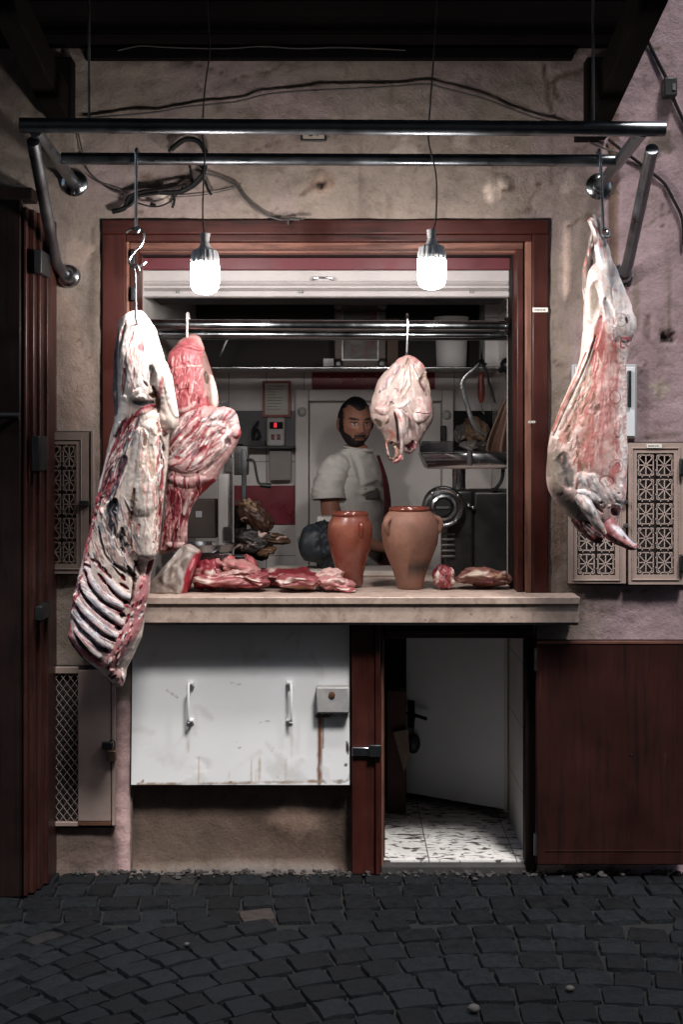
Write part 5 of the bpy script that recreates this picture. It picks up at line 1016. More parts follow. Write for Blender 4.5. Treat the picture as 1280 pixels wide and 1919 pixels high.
A(([(150, 1160), (140, 1280), (160, 1400)], 40, np.array(S(140, 128, 116)), .004, .8, .4)); A(([(185, 1230), (185, 1300), (205, 1370)], 40, np.array(S(80, 78, 75)), -.004, 1.2, .6)); A(([(170, 1230), (180, 1290)], 20, np.array(S(74, 72, 70)), -.002, 1.2, .7)); A(([(215, 1300), (220, 1380)], 14, np.array(S(116, 112, 106)), 0, .8, .6)); A(([(240, 1200), (255, 1290), (240, 1380)], 12, np.array(S(140, 92, 78)), .002, .8, .5)); A(([(150, 1400), (220, 1480), (290, 1560)], 44, np.array(S(112, 102, 94)), 0, .8, .4))  # flap and lower left made darker, shade put into the meat colours
# shoulder end
A(([(270, 1340), (340, 1400), (430, 1440)], 66, LW, .006, 1.1, .8)); A(([(255, 1400), (300, 1420), (345, 1440)], 22, np.array(S(232, 232, 234)), .008, .8, .3)); A(([(296, 1335), (296, 1370)], 11, np.array(S(126, 142, 156)), 0, .6, .3, 0)); A(([(455, 1380), (460, 1480)], 26, np.array(S(226, 214, 212)), .006, .8, .4)); A(([(440, 1270), (410, 1330), (430, 1360)], 24, np.array(S(200, 128, 124)), 0, .9, .6))
A(([(290, 1440), (330, 1460), (370, 1500)], 10, np.array(S(92, 88, 88)), -.01, .8, .5)); A(([(360, 1450), (362, 1456)], 10, np.array(S(56, 58, 62)), -.008, .8, .4)); A(([(440, 1405), (441, 1410)], 6, NAVY, -.004, .8, .4)); A(([(420, 1490), (450, 1510)], 20, np.array(S(110, 40, 46)), -.012, .6, .5)); A(([(435, 1460), (455, 1480)], 12, np.array(S(212, 150, 150)), .006, .8, .5)); A(([(415, 1545), (420, 1555)], 20, np.array(S(58, 32, 34)), -.012, .6, .4)); A(([(400, 1470), (385, 1540)], 20, np.array(S(206, 180, 176)), .006, .8, .5)); A(([(300, 1560), (360, 1600)], 34, np.array(S(70, 24, 28)), -.006, .7, .4))
streaks(A, [(350, 420), (470, 420), (390, 660), (530, 660)], 60, (.1, 1), (30, 90), (4, 10), [LW, np.array(S(190, 192, 196)), np.array(S(224, 204, 198)), np.array(S(206, 198, 192))], .0007, rr_)
streaks(A, [(455, 720), (495, 720), (440, 1420), (490, 1420)], 90, (-.05, 1), (30, 100), (4, 10), [LW, np.array(S(226, 200, 194)), np.array(S(210, 170, 164))], .0008, rr_)
streaks(A, [(290, 860), (330, 860), (130, 1200), (270, 1300)], 80, (-.4, 1), (30, 90), (4, 10), [np.array(S(150, 126, 112)), np.array(S(180, 160, 146)), np.array(S(130, 98, 86)), np.array(S(196, 150, 138))], .0008, rr_)
streaks(A, [(250, 1330), (470, 1330), (300, 1480), (460, 1480)], 60, (.5, 1), (20, 60), (4, 10), [LW, np.array(S(180, 184, 188)), np.array(S(214, 176, 172)), np.array(S(190, 178, 174))], .0012, rr_)
# ink stamps
def ring(cx, cy, r, ry=None, w=2.8, c=None, a0=0, a1=360):
    ry = ry or r; return ([(cx+r*math.cos(R(a)), cy+ry*math.sin(R(a))) for a in range(a0, a1+1, 20)], w, c if c is not None else np.array(S(130, 70, 82)), 0, 1.2, .35, 0)
A(ring(452, 579, 31, 30)); A(([(440, 572), (465, 570)], 3, np.array(S(170, 120, 126)), 0, .8, .9)); A(([(444, 584), (462, 586)], 3, np.array(S(176, 126, 130)), 0, .8, .9)); A(([(478, 568), (484, 592)], 6, np.array(S(70, 40, 50)), 0, .7, .6))
SQ = np.array(S(180, 92, 100)); A(([(458, 662), (505, 662)], 9, SQ, 0, .8, .5)); A(([(460, 665), (460, 705), (480, 708)], 5, SQ, 0, .7, .6)); A(([(485, 672), (508, 676)], 8, SQ, 0, .8, .7)); A(([(480, 690), (500, 706)], 4, SQ, 0, .8, .8))
A(ring(428, 948, 26, 32, 3, np.array(S(140, 66, 70)))); A(ring(432, 1278, 32, 30, 3, np.array(S(176, 104, 104)))); A(([(425, 1280), (440, 1262), (452, 1285)], 4, np.array(S(176, 84, 90)), 0, .8, .7)); A(ring(384, 1352, 36, 28, 6, np.array(S(110, 66, 68)), 180, 380)); A(ring(384, 1352, 30, 22, 3, np.array(S(170, 110, 110)), 0, 180))
body('trunk', rows, Z6, yl, .62, 220, 560, np.array(S(216, 190, 182)), ss, M['meat'], lb, seed=31, lump=.0035, dmax=.12, smooth=5)
limb('hind_shank', [(325, 72, yl-.01), (345, 95, yl-.01), (362, 150, yl-.01), (380, 210, yl-.012), (395, 290, yl-.012), (410, 380, yl-.005), (415, 470, yl+.02)], [20, 26, 22, 28, 44, 56, 40], Z6, np.array(S(206, 200, 198)), [([(330, 80), (350, 130), (355, 200)], 16, np.array(S(110, 84, 76)), 0, .8, .5), ([(325, 75)], 18, np.array(S(64, 44, 40)), 0, .8, .5), ([(372, 180), (385, 240)], 8, np.array(S(176, 110, 116)), 0, .9, .6), ([(395, 250), (420, 330)], 16, LW, 0, .9, .5), ([(375, 225), (390, 290)], 8, np.array(S(150, 166, 178)), 0, .9, .6)], M['meat'], lb, 8)
limb('hind_shank', [(395, 120, yl-.0), (400, 150, yl), (402, 200, yl), (400, 262, yl-.02), (412, 330, yl-.02)], [9, 10, 8, 9, 12], Z6, np.array(S(104, 70, 66)), [], M['meat'], lb, 9)
limb('hind_shank', [(350, 130, yl+.03), (335, 190, yl+.05), (325, 260, yl+.06), (318, 330, yl+.06), (322, 420, yl+.05), (330, 500, yl+.03)], [14, 18, 20, 26, 34, 40], Z6, np.array(S(118, 106, 98)), [([(325, 390), (318, 410)], 8, np.array(S(70, 90, 130)), 0, .8, .4)], M['meat'], lb, 10)
limb('foreleg', [(270, 1420, yl-.06), (310, 1470, yl-.085), (350, 1540, yl-.085), (385, 1590, yl-.075), (395, 1608, yl-.07)], [30, 32, 24, 20, 21], Z6, np.array(S(168, 162, 158)), [([(280, 1470), (330, 1560)], 16, np.array(S(120, 114, 112)), 0, .9, .5), ([(385, 1590), (400, 1610)], 22, np.array(S(222, 176, 160)), 0, .8, .5), ([(320, 1450), (360, 1530)], 10, np.array(S(226, 226, 228)), 0, .9, .5)], M['meat'], lb, 11)
limb('foreleg', [(250, 1520, yl), (300, 1580, yl-.02), (350, 1620, yl-.03), (385, 1636, yl-.03)], [30, 36, 30, 20], Z6, np.array(S(60, 24, 28)), [([(330, 1620), (380, 1640)], 12, np.array(S(160, 60, 62)), 0, .8, .5)], M['meat'], lb, 12)
limb('neck', [(400, 1550, yl-.02), (440, 1600, yl-.04), (490, 1645, yl-.05), (530, 1668, yl-.05), (556, 1668, yl-.05)], [44, 42, 32, 23, 12], Z6, np.array(S(158, 96, 98)), [([(440, 1570), (500, 1620), (545, 1650)], 24, np.array(S(214, 214, 220)), 0, .8, .4), ([(470, 1630), (520, 1660), (556, 1668)], 12, np.array(S(226, 170, 166)), 0, .8, .5), ([(440, 1640), (490, 1690), (540, 1680)], 18, np.array(S(92, 24, 36)), 0, .7, .5), ([(410, 1600), (450, 1650)], 20, np.array(S(130, 60, 64)), 0, .8, .5)], M['meat'], lb, 13)

# ---------------------------------------------------------------- meat on the counter
ZT = 1.040
def lump(name, label, px, w, h, dpt, y, base, ss, seed, group=None, rise=0, lift=0, tilt=0, sq=2.3, wob=.24, mat=None):
    """irregular cut of meat lying on the counter: w,h in photo px at its depth; strokes in unit box (-1..1, up)"""
    k = (y+CAM_D)/FPX; nu, nv = 84, 46; V = []; U = []
    for j in range(nv+1):
        b = math.pi*j/nv-math.pi/2
        for i in range(nu):
            a = 2*math.pi*i/nu; ca, sa, cb, sb = math.cos(a), math.sin(a), math.cos(b), math.sin(b)
            p = 2/sq; f = lambda q: math.copysign(abs(q)**p, q)
            V.append((f(ca)*f(cb), f(sa)*f(cb), f(sb))); U.append((f(ca)*f(cb), f(sb)))
    V = np.array(V); U = np.array(U); n = fbm(V*1.3+seed*7.3, seed, 4)
    D = V*(1+wob*2*n)[:, None]; D[:, 2] += wob*1.6*fbm(np.c_[V[:, 0]*2.2+seed, V[:, 1]*2.2, 0*n], seed+2, 3)
    col = np.tile(base, (len(V), 1)).astype(float); H = np.zeros(len(V))
    strokes(U*60, col, H, [([(a*60, c*60) for a, c in q[0]], q[1]*60)+tuple(q[2:]) for q in ss], 1.0, seed)
    rq = random.Random(seed*5+1); ex = []
    for q_ in range(16):
        a = rq.uniform(-1, 1); c = rq.uniform(-.9, .9); l_ = rq.uniform(.1, .5); ex.append(([(a*60, c*60), ((a+l_*.5)*60, (c+rq.uniform(-.2, .2))*60), ((a+l_)*60, (c+rq.uniform(-.25, .25))*60)], rq.uniform(2, 5.5), [np.clip(base*1.35+.06, 0, .8), base*.55, np.array(S(222, 196, 186)), base*.8][q_ % 4], rq.uniform(-.0006, .0006), .9, .9))
    strokes(U*60, col, H, ex, 1.0, seed+9)
    col *= (1+.16*fbm(V*9, seed+4, 3))[:, None]
    D = D+V*(H/ .02)[:, None]
    P = D*np.array([w*k/2, dpt/2, h*k/2]); P[:, 2] += P[:, 0]*tilt
    P[:, 2] -= P[:, 2].min(); P = P+np.array([X(px, y), y, ZT+lift]); P[:, 2] = np.maximum(P[:, 2], ZT+.0008)
    F = [(j*nu+i, j*nu+(i+1) % nu, (j+1)*nu+(i+1) % nu, (j+1)*nu+i) for j in range(nv) for i in range(nu)]
    o = link(name, P, F, mat or M['meat_x'], None, 0, 0, cols=np.clip(col, .003, .92)); return tag(o, label, 'meat', group)
CR = np.array(S(160, 88, 90)); CP = np.array(S(198, 142, 138)); CF = np.array(S(230, 212, 202))
# membrane covered slab at the left
def slab():
    y0 = .0; poly = [(283, 1112), (284, 1092), (300, 1072), (322, 1048), (342, 1026), (352, 1022), (372, 1036), (362, 1052), (353, 1072), (352, 1090), (346, 1112)]
    n = 60; nl = 30
    top = spline([(283, 1092, 0), (300, 1070, 0), (322, 1046, 0), (345, 1023, 0), (375, 1037, 0)], 12); bot = spline([(282, 1112, 0), (305, 1113, 0), (325, 1113, 0), (340, 1113, 0), (350, 1112, 0)], 12)
    m = len(top); V = []; cols = []
    prof = np.linspace(0, 1, nl)
    for s, yy in ((-1, -.02), (1, .09)):
        for j in range(nl):
            for i in range(m):
                t = prof[j]; a = top[i]*(1-t)+bot[i]*t; e = min(1, 3*min(i/(m-1), 1-i/(m-1)))*min(1, 4*min(t+.05, 1))
                y = yy+(-.03*e if s < 0 else .02*e)+.012*math.sin(i*.22+t*3)
                V.append((X(a.x, y0), y, Z(a.y, y0)))
    V = np.array(V); N = nl*m; P = np.c_[640+V[:, 0]*500, 830+(CAM_H-V[:, 2])*500]
    col = np.tile(np.array(S(166, 156, 146)), (2*N, 1)); H = np.zeros(2*N)
    strokes(P, col, H, [([(345, 1030), (335, 1060), (300, 1090)], 14, np.array(S(132, 118, 104)), -.004, .9, .6), ([(330, 1060), (345, 1080), (350, 1105)], 8, np.array(S(206, 200, 194)), .004, .9, .5), ([(318, 1055), (310, 1100)], 6, np.array(S(190, 184, 178)), .003, .9, .6), ([(355, 1040), (340, 1050), (325, 1080)], 5, np.array(S(196, 188, 178)), .003, .9, .6), ([(300, 1085), (330, 1105)], 5, np.array(S(128, 116, 106)), -.003, .9, .6),
        ([(374, 1036), (362, 1056), (354, 1080), (349, 1112)], 6, np.array(S(168, 40, 58)), 0, .5, .5, 0), ([(372, 1034), (350, 1024)], 3, np.array(S(214, 200, 190)), 0, .7, .5), ([(366, 1046), (358, 1066)], 2.5, np.array(S(226, 150, 156)), 0, .7, .5), ([(290, 1110), (340, 1112)], 4, np.array(S(128, 96, 76)), 0, .8, .5)], 1, 6)
    V[:, 1] -= H+fbm(V*24, 4, 4)*.006; V[:, 2] = np.maximum(V[:, 2], ZT+.001)
    F = []
    for q in range(2):
        o = q*N
        for j in range(nl-1):
            for i in range(m-1): F.append((o+j*m+i, o+j*m+i+1, o+(j+1)*m+i+1, o+(j+1)*m+i))
    ed = list(range(m))+[j*m+m-1 for j in range(1, nl)]+[(nl-1)*m+i for i in range(m-2, -1, -1)]+[j*m for j in range(nl-2, 0, -1)]
    F += [(ed[k], ed[(k+1) % len(ed)], ed[(k+1) % len(ed)]+N, ed[k]+N) for k in range(len(ed))]
    for k in range(m-1, N, m): col[k] = col[k+N] = np.array(S(160, 40, 56))
    return link('meat_slab', V, F, M['meat_x'], None, 0, 50, cols=np.clip(col, .003, .9))
tag(slab(), 'upright slab of meat wrapped in grey membrane at the left end of the counter', 'meat')
G1 = 'meat cuts heaped on the counter'
lump('meat_cut', 'large pink red cut lying lowest at the front of the left heap', 432, 128, 30, .15, .06, CR, [([(-.9, -.1), (-.5, .3)], .25, CF, .001, .6, .6), ([(-.2, .2), (.5, .1)], .3, CP, 0, .8, .6), ([(.7, .1), (.95, .2)], .16, CF, 0, .7, .6), ([(-.6, -.5), (.6, -.4)], .14, np.array(S(136, 40, 54)), 0, .8, .7)], 3, G1)
lump('meat_cut', 'cut with a pale fatty edge at the left of the heap beside the grey slab', 388, 56, 50, .13, .09, np.array(S(150, 50, 62)), [([(.1, .2), (.4, -.3)], .36, CF, .001, .6, .6), ([(-.6, .3), (-.3, .6)], .22, CP, 0, .7, .6)], 5, G1)
lump('meat_cut', 'folded pink cut on the top of the heap under the small black knob', 448, 70, 28, .12, .09, CP, [([(-.5, .5), (.4, .6)], .24, np.array(S(214, 130, 132)), 0, .8, .5), ([(.3, -.2), (.8, -.1)], .2, CR, 0, .7, .6)], 8, G1, lift=.046, tilt=-.2)
lump('meat_cut', 'curled rosy cut standing at the back left of the heap', 423, 30, 36, .06, .15, np.array(S(196, 108, 108)), [([(0, .6)], .4, np.array(S(224, 160, 152)), 0, .8, .5)], 12, G1, lift=.03, tilt=.7)
lump('meat_cut', 'dark rosy strip standing at the back right of the heap', 470, 26, 30, .06, .17, np.array(S(168, 80, 84)), [([(0, .5)], .4, np.array(S(206, 140, 134)), 0, .8, .5)], 14, G1, lift=.035, tilt=-.9)
lump('meat_cut', 'pale edged pink cut at the top left of the heap', 397, 44, 22, .09, .13, np.array(S(206, 150, 146)), [([(-.2, -.3), (.6, -.2)], .3, CR, 0, .7, .6)], 15, G1, lift=.055, tilt=.3)
lump('meat_cut', 'flat dark red sheet of meat behind the middle cuts', 540, 130, 28, .20, .2, np.array(S(128, 44, 52)), [([(-.6, .3), (.2, .4)], .22, np.array(S(150, 70, 72)), 0, .8, .6), ([(.2, -.2), (.8, -.1)], .2, np.array(S(176, 90, 94)), 0, .8, .6)], 18, G1)
lump('meat_cut', 'fat rimmed cut in the middle of the counter left of the jars', 563, 84, 27, .14, .05, CR, [([(-.9, 0), (-.4, .4), (.1, .5)], .2, CF, .001, .6, .5), ([(-.5, -.2), (0, -.5), (.5, -.6)], .22, np.array(S(150, 116, 94)), 0, .7, .6), ([(.2, .1), (.7, .1)], .26, CP, 0, .8, .6), ([(.9, -.3), (.6, -.7)], .12, CF, 0, .7, .5)], 21, G1)
lump('meat_cut', 'pink cut with a white corner next to the left jar', 628, 66, 24, .12, .05, CP, [([(-.4, .6), (.6, .6)], .26, CF, .001, .7, .5), ([(.6, -.3), (1, -.5)], .2, CF, 0, .7, .5), ([(-.3, -.1), (.4, -.2)], .3, CR, 0, .8, .6)], 25, G1, tilt=-.12)
lump('meat_cut', 'small pale fatty cut leaning on the left jar', 618, 50, 24, .08, .14, np.array(S(222, 186, 176)), [([(-.2, -.2), (.3, -.4)], .2, CR, 0, .7, .6)], 27, G1, lift=.012)
lump('meat_cut', 'small round cut with a bone edge right of the clay jars', 832, 38, 40, .10, .12, np.array(S(150, 70, 74)), [([(-.8, -.6), (-.7, .6)], .2, CF, .001, .6, .5), ([(.7, .7), (.8, -.5)], .2, CF, .001, .6, .6), ([(-.1, .3), (.1, .1)], .28, np.array(S(96, 28, 34)), 0, .8, .5), ([(0, -.3), (.2, -.4)], .22, np.array(S(206, 130, 134)), 0, .8, .5)], 31, G1)
lump('meat_cut', 'broad fat capped cut at the right end of the counter', 905, 104, 30, .16, .14, np.array(S(124, 84, 76)), [([(-.7, .2), (.0, .6)], .3, np.array(S(196, 180, 164)), .001, .8, .5), ([(-.1, -.4), (.5, -.3)], .26, np.array(S(128, 62, 76)), -.001, .6, .5), ([(.1, -.35), (.4, -.3)], .1, np.array(S(190, 130, 140)), 0, .8, .8), ([(-.3, -.6), (-.1, -.8)], .2, np.array(S(92, 32, 36)), 0, .7, .5), ([(.2, .6), (.9, .1)], .24, np.array(S(150, 116, 92)), 0, .8, .5)], 34, G1)

for k, (px, w, h, yy, lf, tl, b_, lab) in enumerate(((405, 62, 13, .05, .030, .12, CP, 'thin rosy slice draped over the left front of the heap'), (470, 66, 12, .04, .024, -.2, CR, 'thin red slice sliding down the right front of the heap'), (440, 58, 12, .06, .052, .1, np.array(S(210, 168, 160)), 'pale fat edged slice lying across the top of the heap'),
        (585, 58, 10, .06, .020, -.1, np.array(S(214, 176, 168)), 'flat pale slice overlapping the middle cuts beside the left jar'), (645, 44, 9, .03, .0, -.05, CR, 'small flat slice at the right end of the heap below the left jar'))):
    lump('meat_cut', lab, px, w, h, .10, yy, b_, [([(-.9, .2), (-.3, .5), (.4, .6)], .2, CF, 0, .7, .6), ([(.5, -.2), (.9, 0)], .2, CF, 0, .7, .6)], 70+k, G1, lift=lf, tilt=tl, wob=.34)
# ================================================================ things inside the shop
# clay jars
def jar(name, label, px, w, rim, neckw, base, pyt, pyb, y, prof, mat, handles, bc, ss):
    k = (y+CAM_D)/FPX; x = X(px, y); z0 = Z(pyb, y)
    if z0 < ZT+.0006: z0 = ZT+.0006
    hgt = Z(pyt, y)-z0; R0 = w*k/2
    t = thing(name, label, 'jar', (x, y, z0), 'clay jars on the counter')
    pr = [(.001, z0)]+[(R0*a, z0+hgt*b) for a, b in prof]+[(R0*prof[-1][0]*.86, z0+hgt*.99), (R0*.62, z0+hgt*.90), (R0*.8, z0+hgt*.6), (R0*.4, z0+hgt*.1), (.001, z0+hgt*.08)]
    mb = MB(); n = 56; mb.lathe(pr, (x, y, 0), n); V = np.array(mb.v)
    P3 = V*18; V[:, :2] += (np.c_[fbm(V*9, 3, 3), fbm(V*9, 4, 3)]*.004)
    V[:, 2] += 0; ringn = np.sin(V[:, 2]*420)*.0006
    rad = V[:, :2]-np.array([x, y]); V[:, :2] += rad/ (np.linalg.norm(rad, axis=1, keepdims=True)+1e-6)*ringn[:, None]
    mb.v = [tuple(q) for q in V]
    col = np.tile(np.array(bc), (len(V), 1)).astype(float); Hn = np.zeros(len(V)); PP = np.c_[640+V[:, 0]/(V[:, 1]+CAM_D)*FPX, 830+(CAM_H-V[:, 2])/(V[:, 1]+CAM_D)*FPX]
    fr_ = (V[:, 1] < y)*1.0; c2 = col.copy(); strokes(PP, c2, Hn, ss, 1.0, 5); col += (c2-col)*fr_[:, None]; col *= (1+.18*fbm(V*14, 6, 4))[:, None]
    mb.build('vessel', mat, t, sharp=50, cols=np.clip(col, .01, .9))
    rz = z0+hgt; rr = rim*k/2
    MB().lathe([(rr*.86, rz-.012), (rr*.97, rz-.010), (rr, rz-.004), (rr*.99, rz+.002), (rr*.93, rz+.006), (rr*.85, rz+.003), (rr*.82, rz-.008)], (x, y, 0), 48, closed=True).build('rim', M['clay_rim'], t, sharp=180)
    for (ang, zf, sp) in handles:
        ca, sa = math.cos(R(ang)), math.sin(R(ang)); pts = []
        for (u, v) in ((.02, .0), (.16, .015), (.27, -.01), (.31, -.05), (.29, -.10), (.20, -.15), (.05, -.18)):
            r_ = R0*sp+R0*u; pts.append((x+ca*r_, y+sa*r_, z0+hgt*(zf+v)))
        MB().tube(spline(pts, 5), R0*.105, 12).build('handle', M['clay_rim'] if mat == M['clay_red'] else mat, t, sharp=180, cols=None if mat == M['clay_red'] else np.tile(np.array(bc), (len(spline(pts, 5))*12, 1)))
    return t
M['clay_pale'] = pm('dusty_clay', S(150, 108, 90), .62, attr=True, var=.25, scale=10, bmp=.15, bscale=50, fine=.15)
jar('clay_jar', 'glazed reddish clay jar, the slimmer one nearer the meat heap', 656, 86, 70, 60, 45, 962, 1097, .19, [(.52, 0), (.56, .02), (.60, .15), (.72, .32), (.88, .5), (.98, .68), (.99, .78), (.93, .87), (.82, .94), (.78, .97), (.80, 1)], M['clay_red'], [(-62, .86, .74)], S(136, 74, 58), [([(632, 985), (650, 1000), (655, 1020)], 16, S(156, 96, 78), 0, .5, .6), ([(625, 980), (640, 990)], 8, S(170, 112, 92), 0, .7, .7), ([(663, 1067), (672, 1069)], 4, S(190, 140, 116), 0, .5, .5), ([(650, 1090), (670, 1092)], 14, S(110, 60, 48), 0, .9, .6)])
jar('clay_jar', 'matt wide bellied clay jar with two small ear handles', 768, 108, 78, 70, 55, 953, 1103, .14, [(.44, 0), (.48, .02), (.52, .12), (.66, .28), (.82, .42), (.95, .56), (1.0, .70), (.98, .80), (.90, .89), (.76, .95), (.69, .975), (.70, 1)], M['clay_pale'], [(-142, .86, .76), (8, .86, .78)], S(150, 108, 90), [([(745, 1000), (760, 1040)], 26, S(166, 122, 102), 0, .9, .6), ([(768, 1062), (800, 1058)], 12, S(84, 68, 58), 0, .8, .6), ([(775, 1070), (805, 1066)], 8, S(62, 54, 48), 0, .9, .7), ([(735, 1090), (790, 1094)], 16, S(128, 96, 80), 0, 1, .6), ([(760, 975), (800, 980)], 8, S(160, 100, 78), 0, .9, .6)])  # pale belly patch is a painted highlight, dark marks are smudges
# chopping board
bd = MB().box(X(512, .75), X(738, .75), .60, .86, 1.0395, 1.062).build('chopping_board', pm('scarred_white_board', S(206, 196, 186), .55, var=.15, bmp=.1), bevel=.005); tag(bd, 'white plastic chopping board lying at the back of the counter behind the jars', 'board')
# ---- scale
y = .50; sc_ = thing('counter_scale', 'counter scale with a round steel pan and an upright column behind the red joint', 'scale', (X(392, y), y, 1.0395))
MB().box(X(345, y), X(440, y), y-.10, y+.08, 1.0395, Z(1056, y)).build('base', M['blackplastic'], sc_, .008)
MB().box(X(350, y-.1), X(436, y-.1), y-.108, y-.10, Z(1056, y-.1)+.004, Z(1037, y-.1)).build('front_plate', M['steel'], sc_, .002)
MB().lathe([(.05, Z(1040, y)), (.06, Z(1037, y)), (.105, Z(1032, y)), (.115, Z(1020, y)), (.118, Z(1018, y)), (.112, Z(1018, y)), (.10, Z(1029, y)), (.002, Z(1031, y))], (X(388, y), y, 0), 40).build('pan', M['steel'], sc_)
MB().box(X(409, .6), X(437, .6), .585, .65, 1.0395, Z(775, .6)).build('column', M['white_dull'], sc_, .004)
MB().box(X(430, .58), X(436, .58), .575, .584, 1.05, Z(795, .58)).build('column_edge', M['steel'], sc_, .001)
for py in (872, 1000): MB().box(X(420, .58), X(435, .58), .572, .585, Z(py+13, .58), Z(py-13, .58)).build('bracket', M['dull_steel'], sc_, .002)
for i in range(4): MB().tube([W(411+i*5, 790, .62), W(411+i*5, 752, .62)], .004, 8).build('rod', M['chrome'], sc_)
MB().box(X(345, .62), X(408, .62), .61, .66, Z(1008, .62), Z(935, .62)).build('display_housing', pm('dark_grey_housing', S(92, 84, 80), .5), sc_, .006)
MB().box(X(366, .6), X(378, .6), .604, .61, Z(970, .6), Z(958, .6)).build('button', M['grey_metal'], sc_, .002)
# ---- sausage filler with crank
y = 1.1; fl_ = thing('sausage_filler', 'dark upright sausage filler with a side crank handle behind the scale column', 'filler', (X(455, y), y, 1.0))
MB().box(X(437, y), X(466, y), y-.04, y+.04, Z(890, y), Z(835, y)).build('gear_case', M['dull_steel'], fl_, .006)
MB().box(X(454, y), X(463, y), y-.05, y-.036, Z(945, y), Z(842, y)).build('spindle', M['dark_tube'], fl_, .003)
MB().lathe([(.03, Z(846, y)), (.032, Z(840, y)), (.026, Z(834, y)), (.02, Z(832, y))], (X(447, y), y, 0), 20).build('cap', M['steel'], fl_)
MB().tube(spline([W(462, 862, y-.04), W(472, 862, y-.05), W(477, 868, y-.05), W(480, 885, y-.05), W(484, 903, y-.05), W(490, 908, y-.05)], 6), .006, 10).build('crank', M['dark_tube'], fl_)
MB().tube([W(488, 909, y-.05), W(508, 911, y-.05)], [.010, .012], 12).build('grip', M['blackplastic'], fl_)
MB().box(X(438, y), X(487, y), y-.09, y+.09, Z(945, y), Z(940, y)).build('plate', M['brownwood'], fl_, .003)
MB().lathe([(.04, 1.0), (.045, 1.02), (.034, Z(1000, y)), (.034, Z(948, y))], (X(448, y), y+.02, 0), 24).build('barrel', M['blackplastic'], fl_)
MB().box(X(425, y), X(530, y), 1.0, 1.4, .031, 1.0).build('stand', M['black'], fl_, .004)
# ---- dark offal / smoked meat heap on the stand
OB = np.array(S(92, 70, 54))
def olump(label, px, py, w, h, y, base, seed, tilt=0, ss=()):
    k = (y+CAM_D)/FPX; z = Z(py, y)
    return lump('smoked_meat', label, px, w, h, .10, y, base, list(ss), seed, 'brown smoked meats on the stand', lift=z-ZT, tilt=tilt, wob=.3, mat=M['meat_x'])
olump('pale brown knuckle at the top of the smoked meat heap behind the scale', 470, 972, 34, 28, 1.02, np.array(S(150, 126, 100)), 51, -.5)
olump('glossy dark brown piece in the middle of the smoked meat heap', 478, 1004, 62, 44, 1.0, np.array(S(74, 52, 40)), 52, -.3, [([(-.3, .6), (.2, .5)], .2, np.array(S(160, 130, 104)), 0, .8, .6)])
olump('long brown shank pointing right out of the smoked meat heap', 500, 1022, 74, 20, 1.0, np.array(S(96, 72, 56)), 53, -.15)
olump('blackened lump at the bottom of the smoked meat heap', 470, 1052, 80, 44, .98, np.array(S(40, 34, 30)), 54)
olump('tan scrap at the lower right of the smoked meat heap', 500, 1044, 34, 16, .95, np.array(S(134, 104, 80)), 55, .2)
# black knob item on meat heap
MB_ = MB().box(X(436, .3), X(460, .3), .28, .34, 1.0396, Z(1040, .3)); tag(MB_.build('weight', M['blackplastic'], bevel=.006), 'small black block weight standing behind the meat heap', 'weight')
# ---- blue bag and papers behind the slim jar
def bag(name, label, cat, px, pyb, w, h, y, base, seed, mat):
    k = (y+CAM_D)/FPX; nu, nv = 72, 50; V = []
    for j in range(nv+1):
        b = math.pi*j/nv-math.pi/2
        for i in range(nu):
            a = 2*math.pi*i/nu; V.append((math.cos(a)*math.cos(b), math.sin(a)*math.cos(b), math.sin(b)))
    V = np.array(V); rid = np.abs(fbm(np.c_[V[:, 0]*4, V[:, 1]*4, V[:, 2]*1.6], seed, 3)); D = V*(1.0+.55*fbm(V*1.1, seed+3, 2)-.30*rid)[:, None]
    P = D*np.array([w*k/2, .09, h*k/2]); P[:, 2] -= P[:, 2].min(); P += np.array([X(px, y), y, Z(pyb, y)])
    F = [(j*nu+i, j*nu+(i+1) % nu, (j+1)*nu+(i+1) % nu, (j+1)*nu+i) for j in range(nv) for i in range(nu)]
    return tag(link(name, P, F, mat, None, 0, 0), label, cat)
bag('plastic_bag', 'crumpled dark blue plastic bag behind the slim red clay jar', 'bag', 608, 1072, 76, 98, .72, None, 5, pm('blue_plastic_bag', S(28, 36, 43), .6, var=.4, scale=20, bmp=.1, coat=.0))
tag(MB().box(X(594, .85), X(640, .85), .8, .95, 1.0625, Z(990, .85)).build('carton', M['soot'], bevel=.003), 'dark carton standing on the board behind the blue bag', 'carton')
for i in range(3):
    pass
tag(MB().box(X(595, .85), X(640, .85), .80, .93, Z(989.5, .85), Z(968, .85)).build('paper_stack', M['paper'], bevel=.002), 'stack of white papers on top of the carton behind the blue bag', 'papers')
# ---- notice, thermostat, niche shelf on the back wall
yb = 2.06; nt_ = thing('notice', 'paper notice in a thin orange red frame above the temperature controller', 'notice', (X(518, yb), yb, Z(782, yb)))
mb = MB(); a0, a1, c0, c1 = X(492, yb), X(545, yb), Z(782, yb), Z(714, yb); t = .013
fr_ = MB().box(a0, a1, yb-.012, yb+.035, c0, c0+t).box(a0, a1, yb-.012, yb+.035, c1-t, c1).box(a0, a0+t, yb-.012, yb+.035, c0+t, c1-t).box(a1-t, a1, yb-.012, yb+.035, c0+t, c1-t).build('frame', pm('orange_red_frame', S(150, 62, 48), .4), nt_)
sh_ = MB().box(a0+t, a1-t, yb, yb+.034, c0+t, c1-t).build('sheet', M['paper'], nt_)
mb = MB(); r = random.Random(2)
for i in range(9):
    z = Z(724+i*5.4, yb); ln = r.uniform(.4, .9); mb.box(a0+.024, a0+.024+(a1-a0-.048)*ln, yb-.0012, yb-.0003, z-.0022, z+.0018)
mb.build('print', pm('faded_print', S(150, 150, 150), .8, bmp=0), sh_)
tc = thing('temperature_controller', 'pale temperature controller box with a red digit and two red switches', 'controller', (X(517, yb), yb, Z(838, yb)))
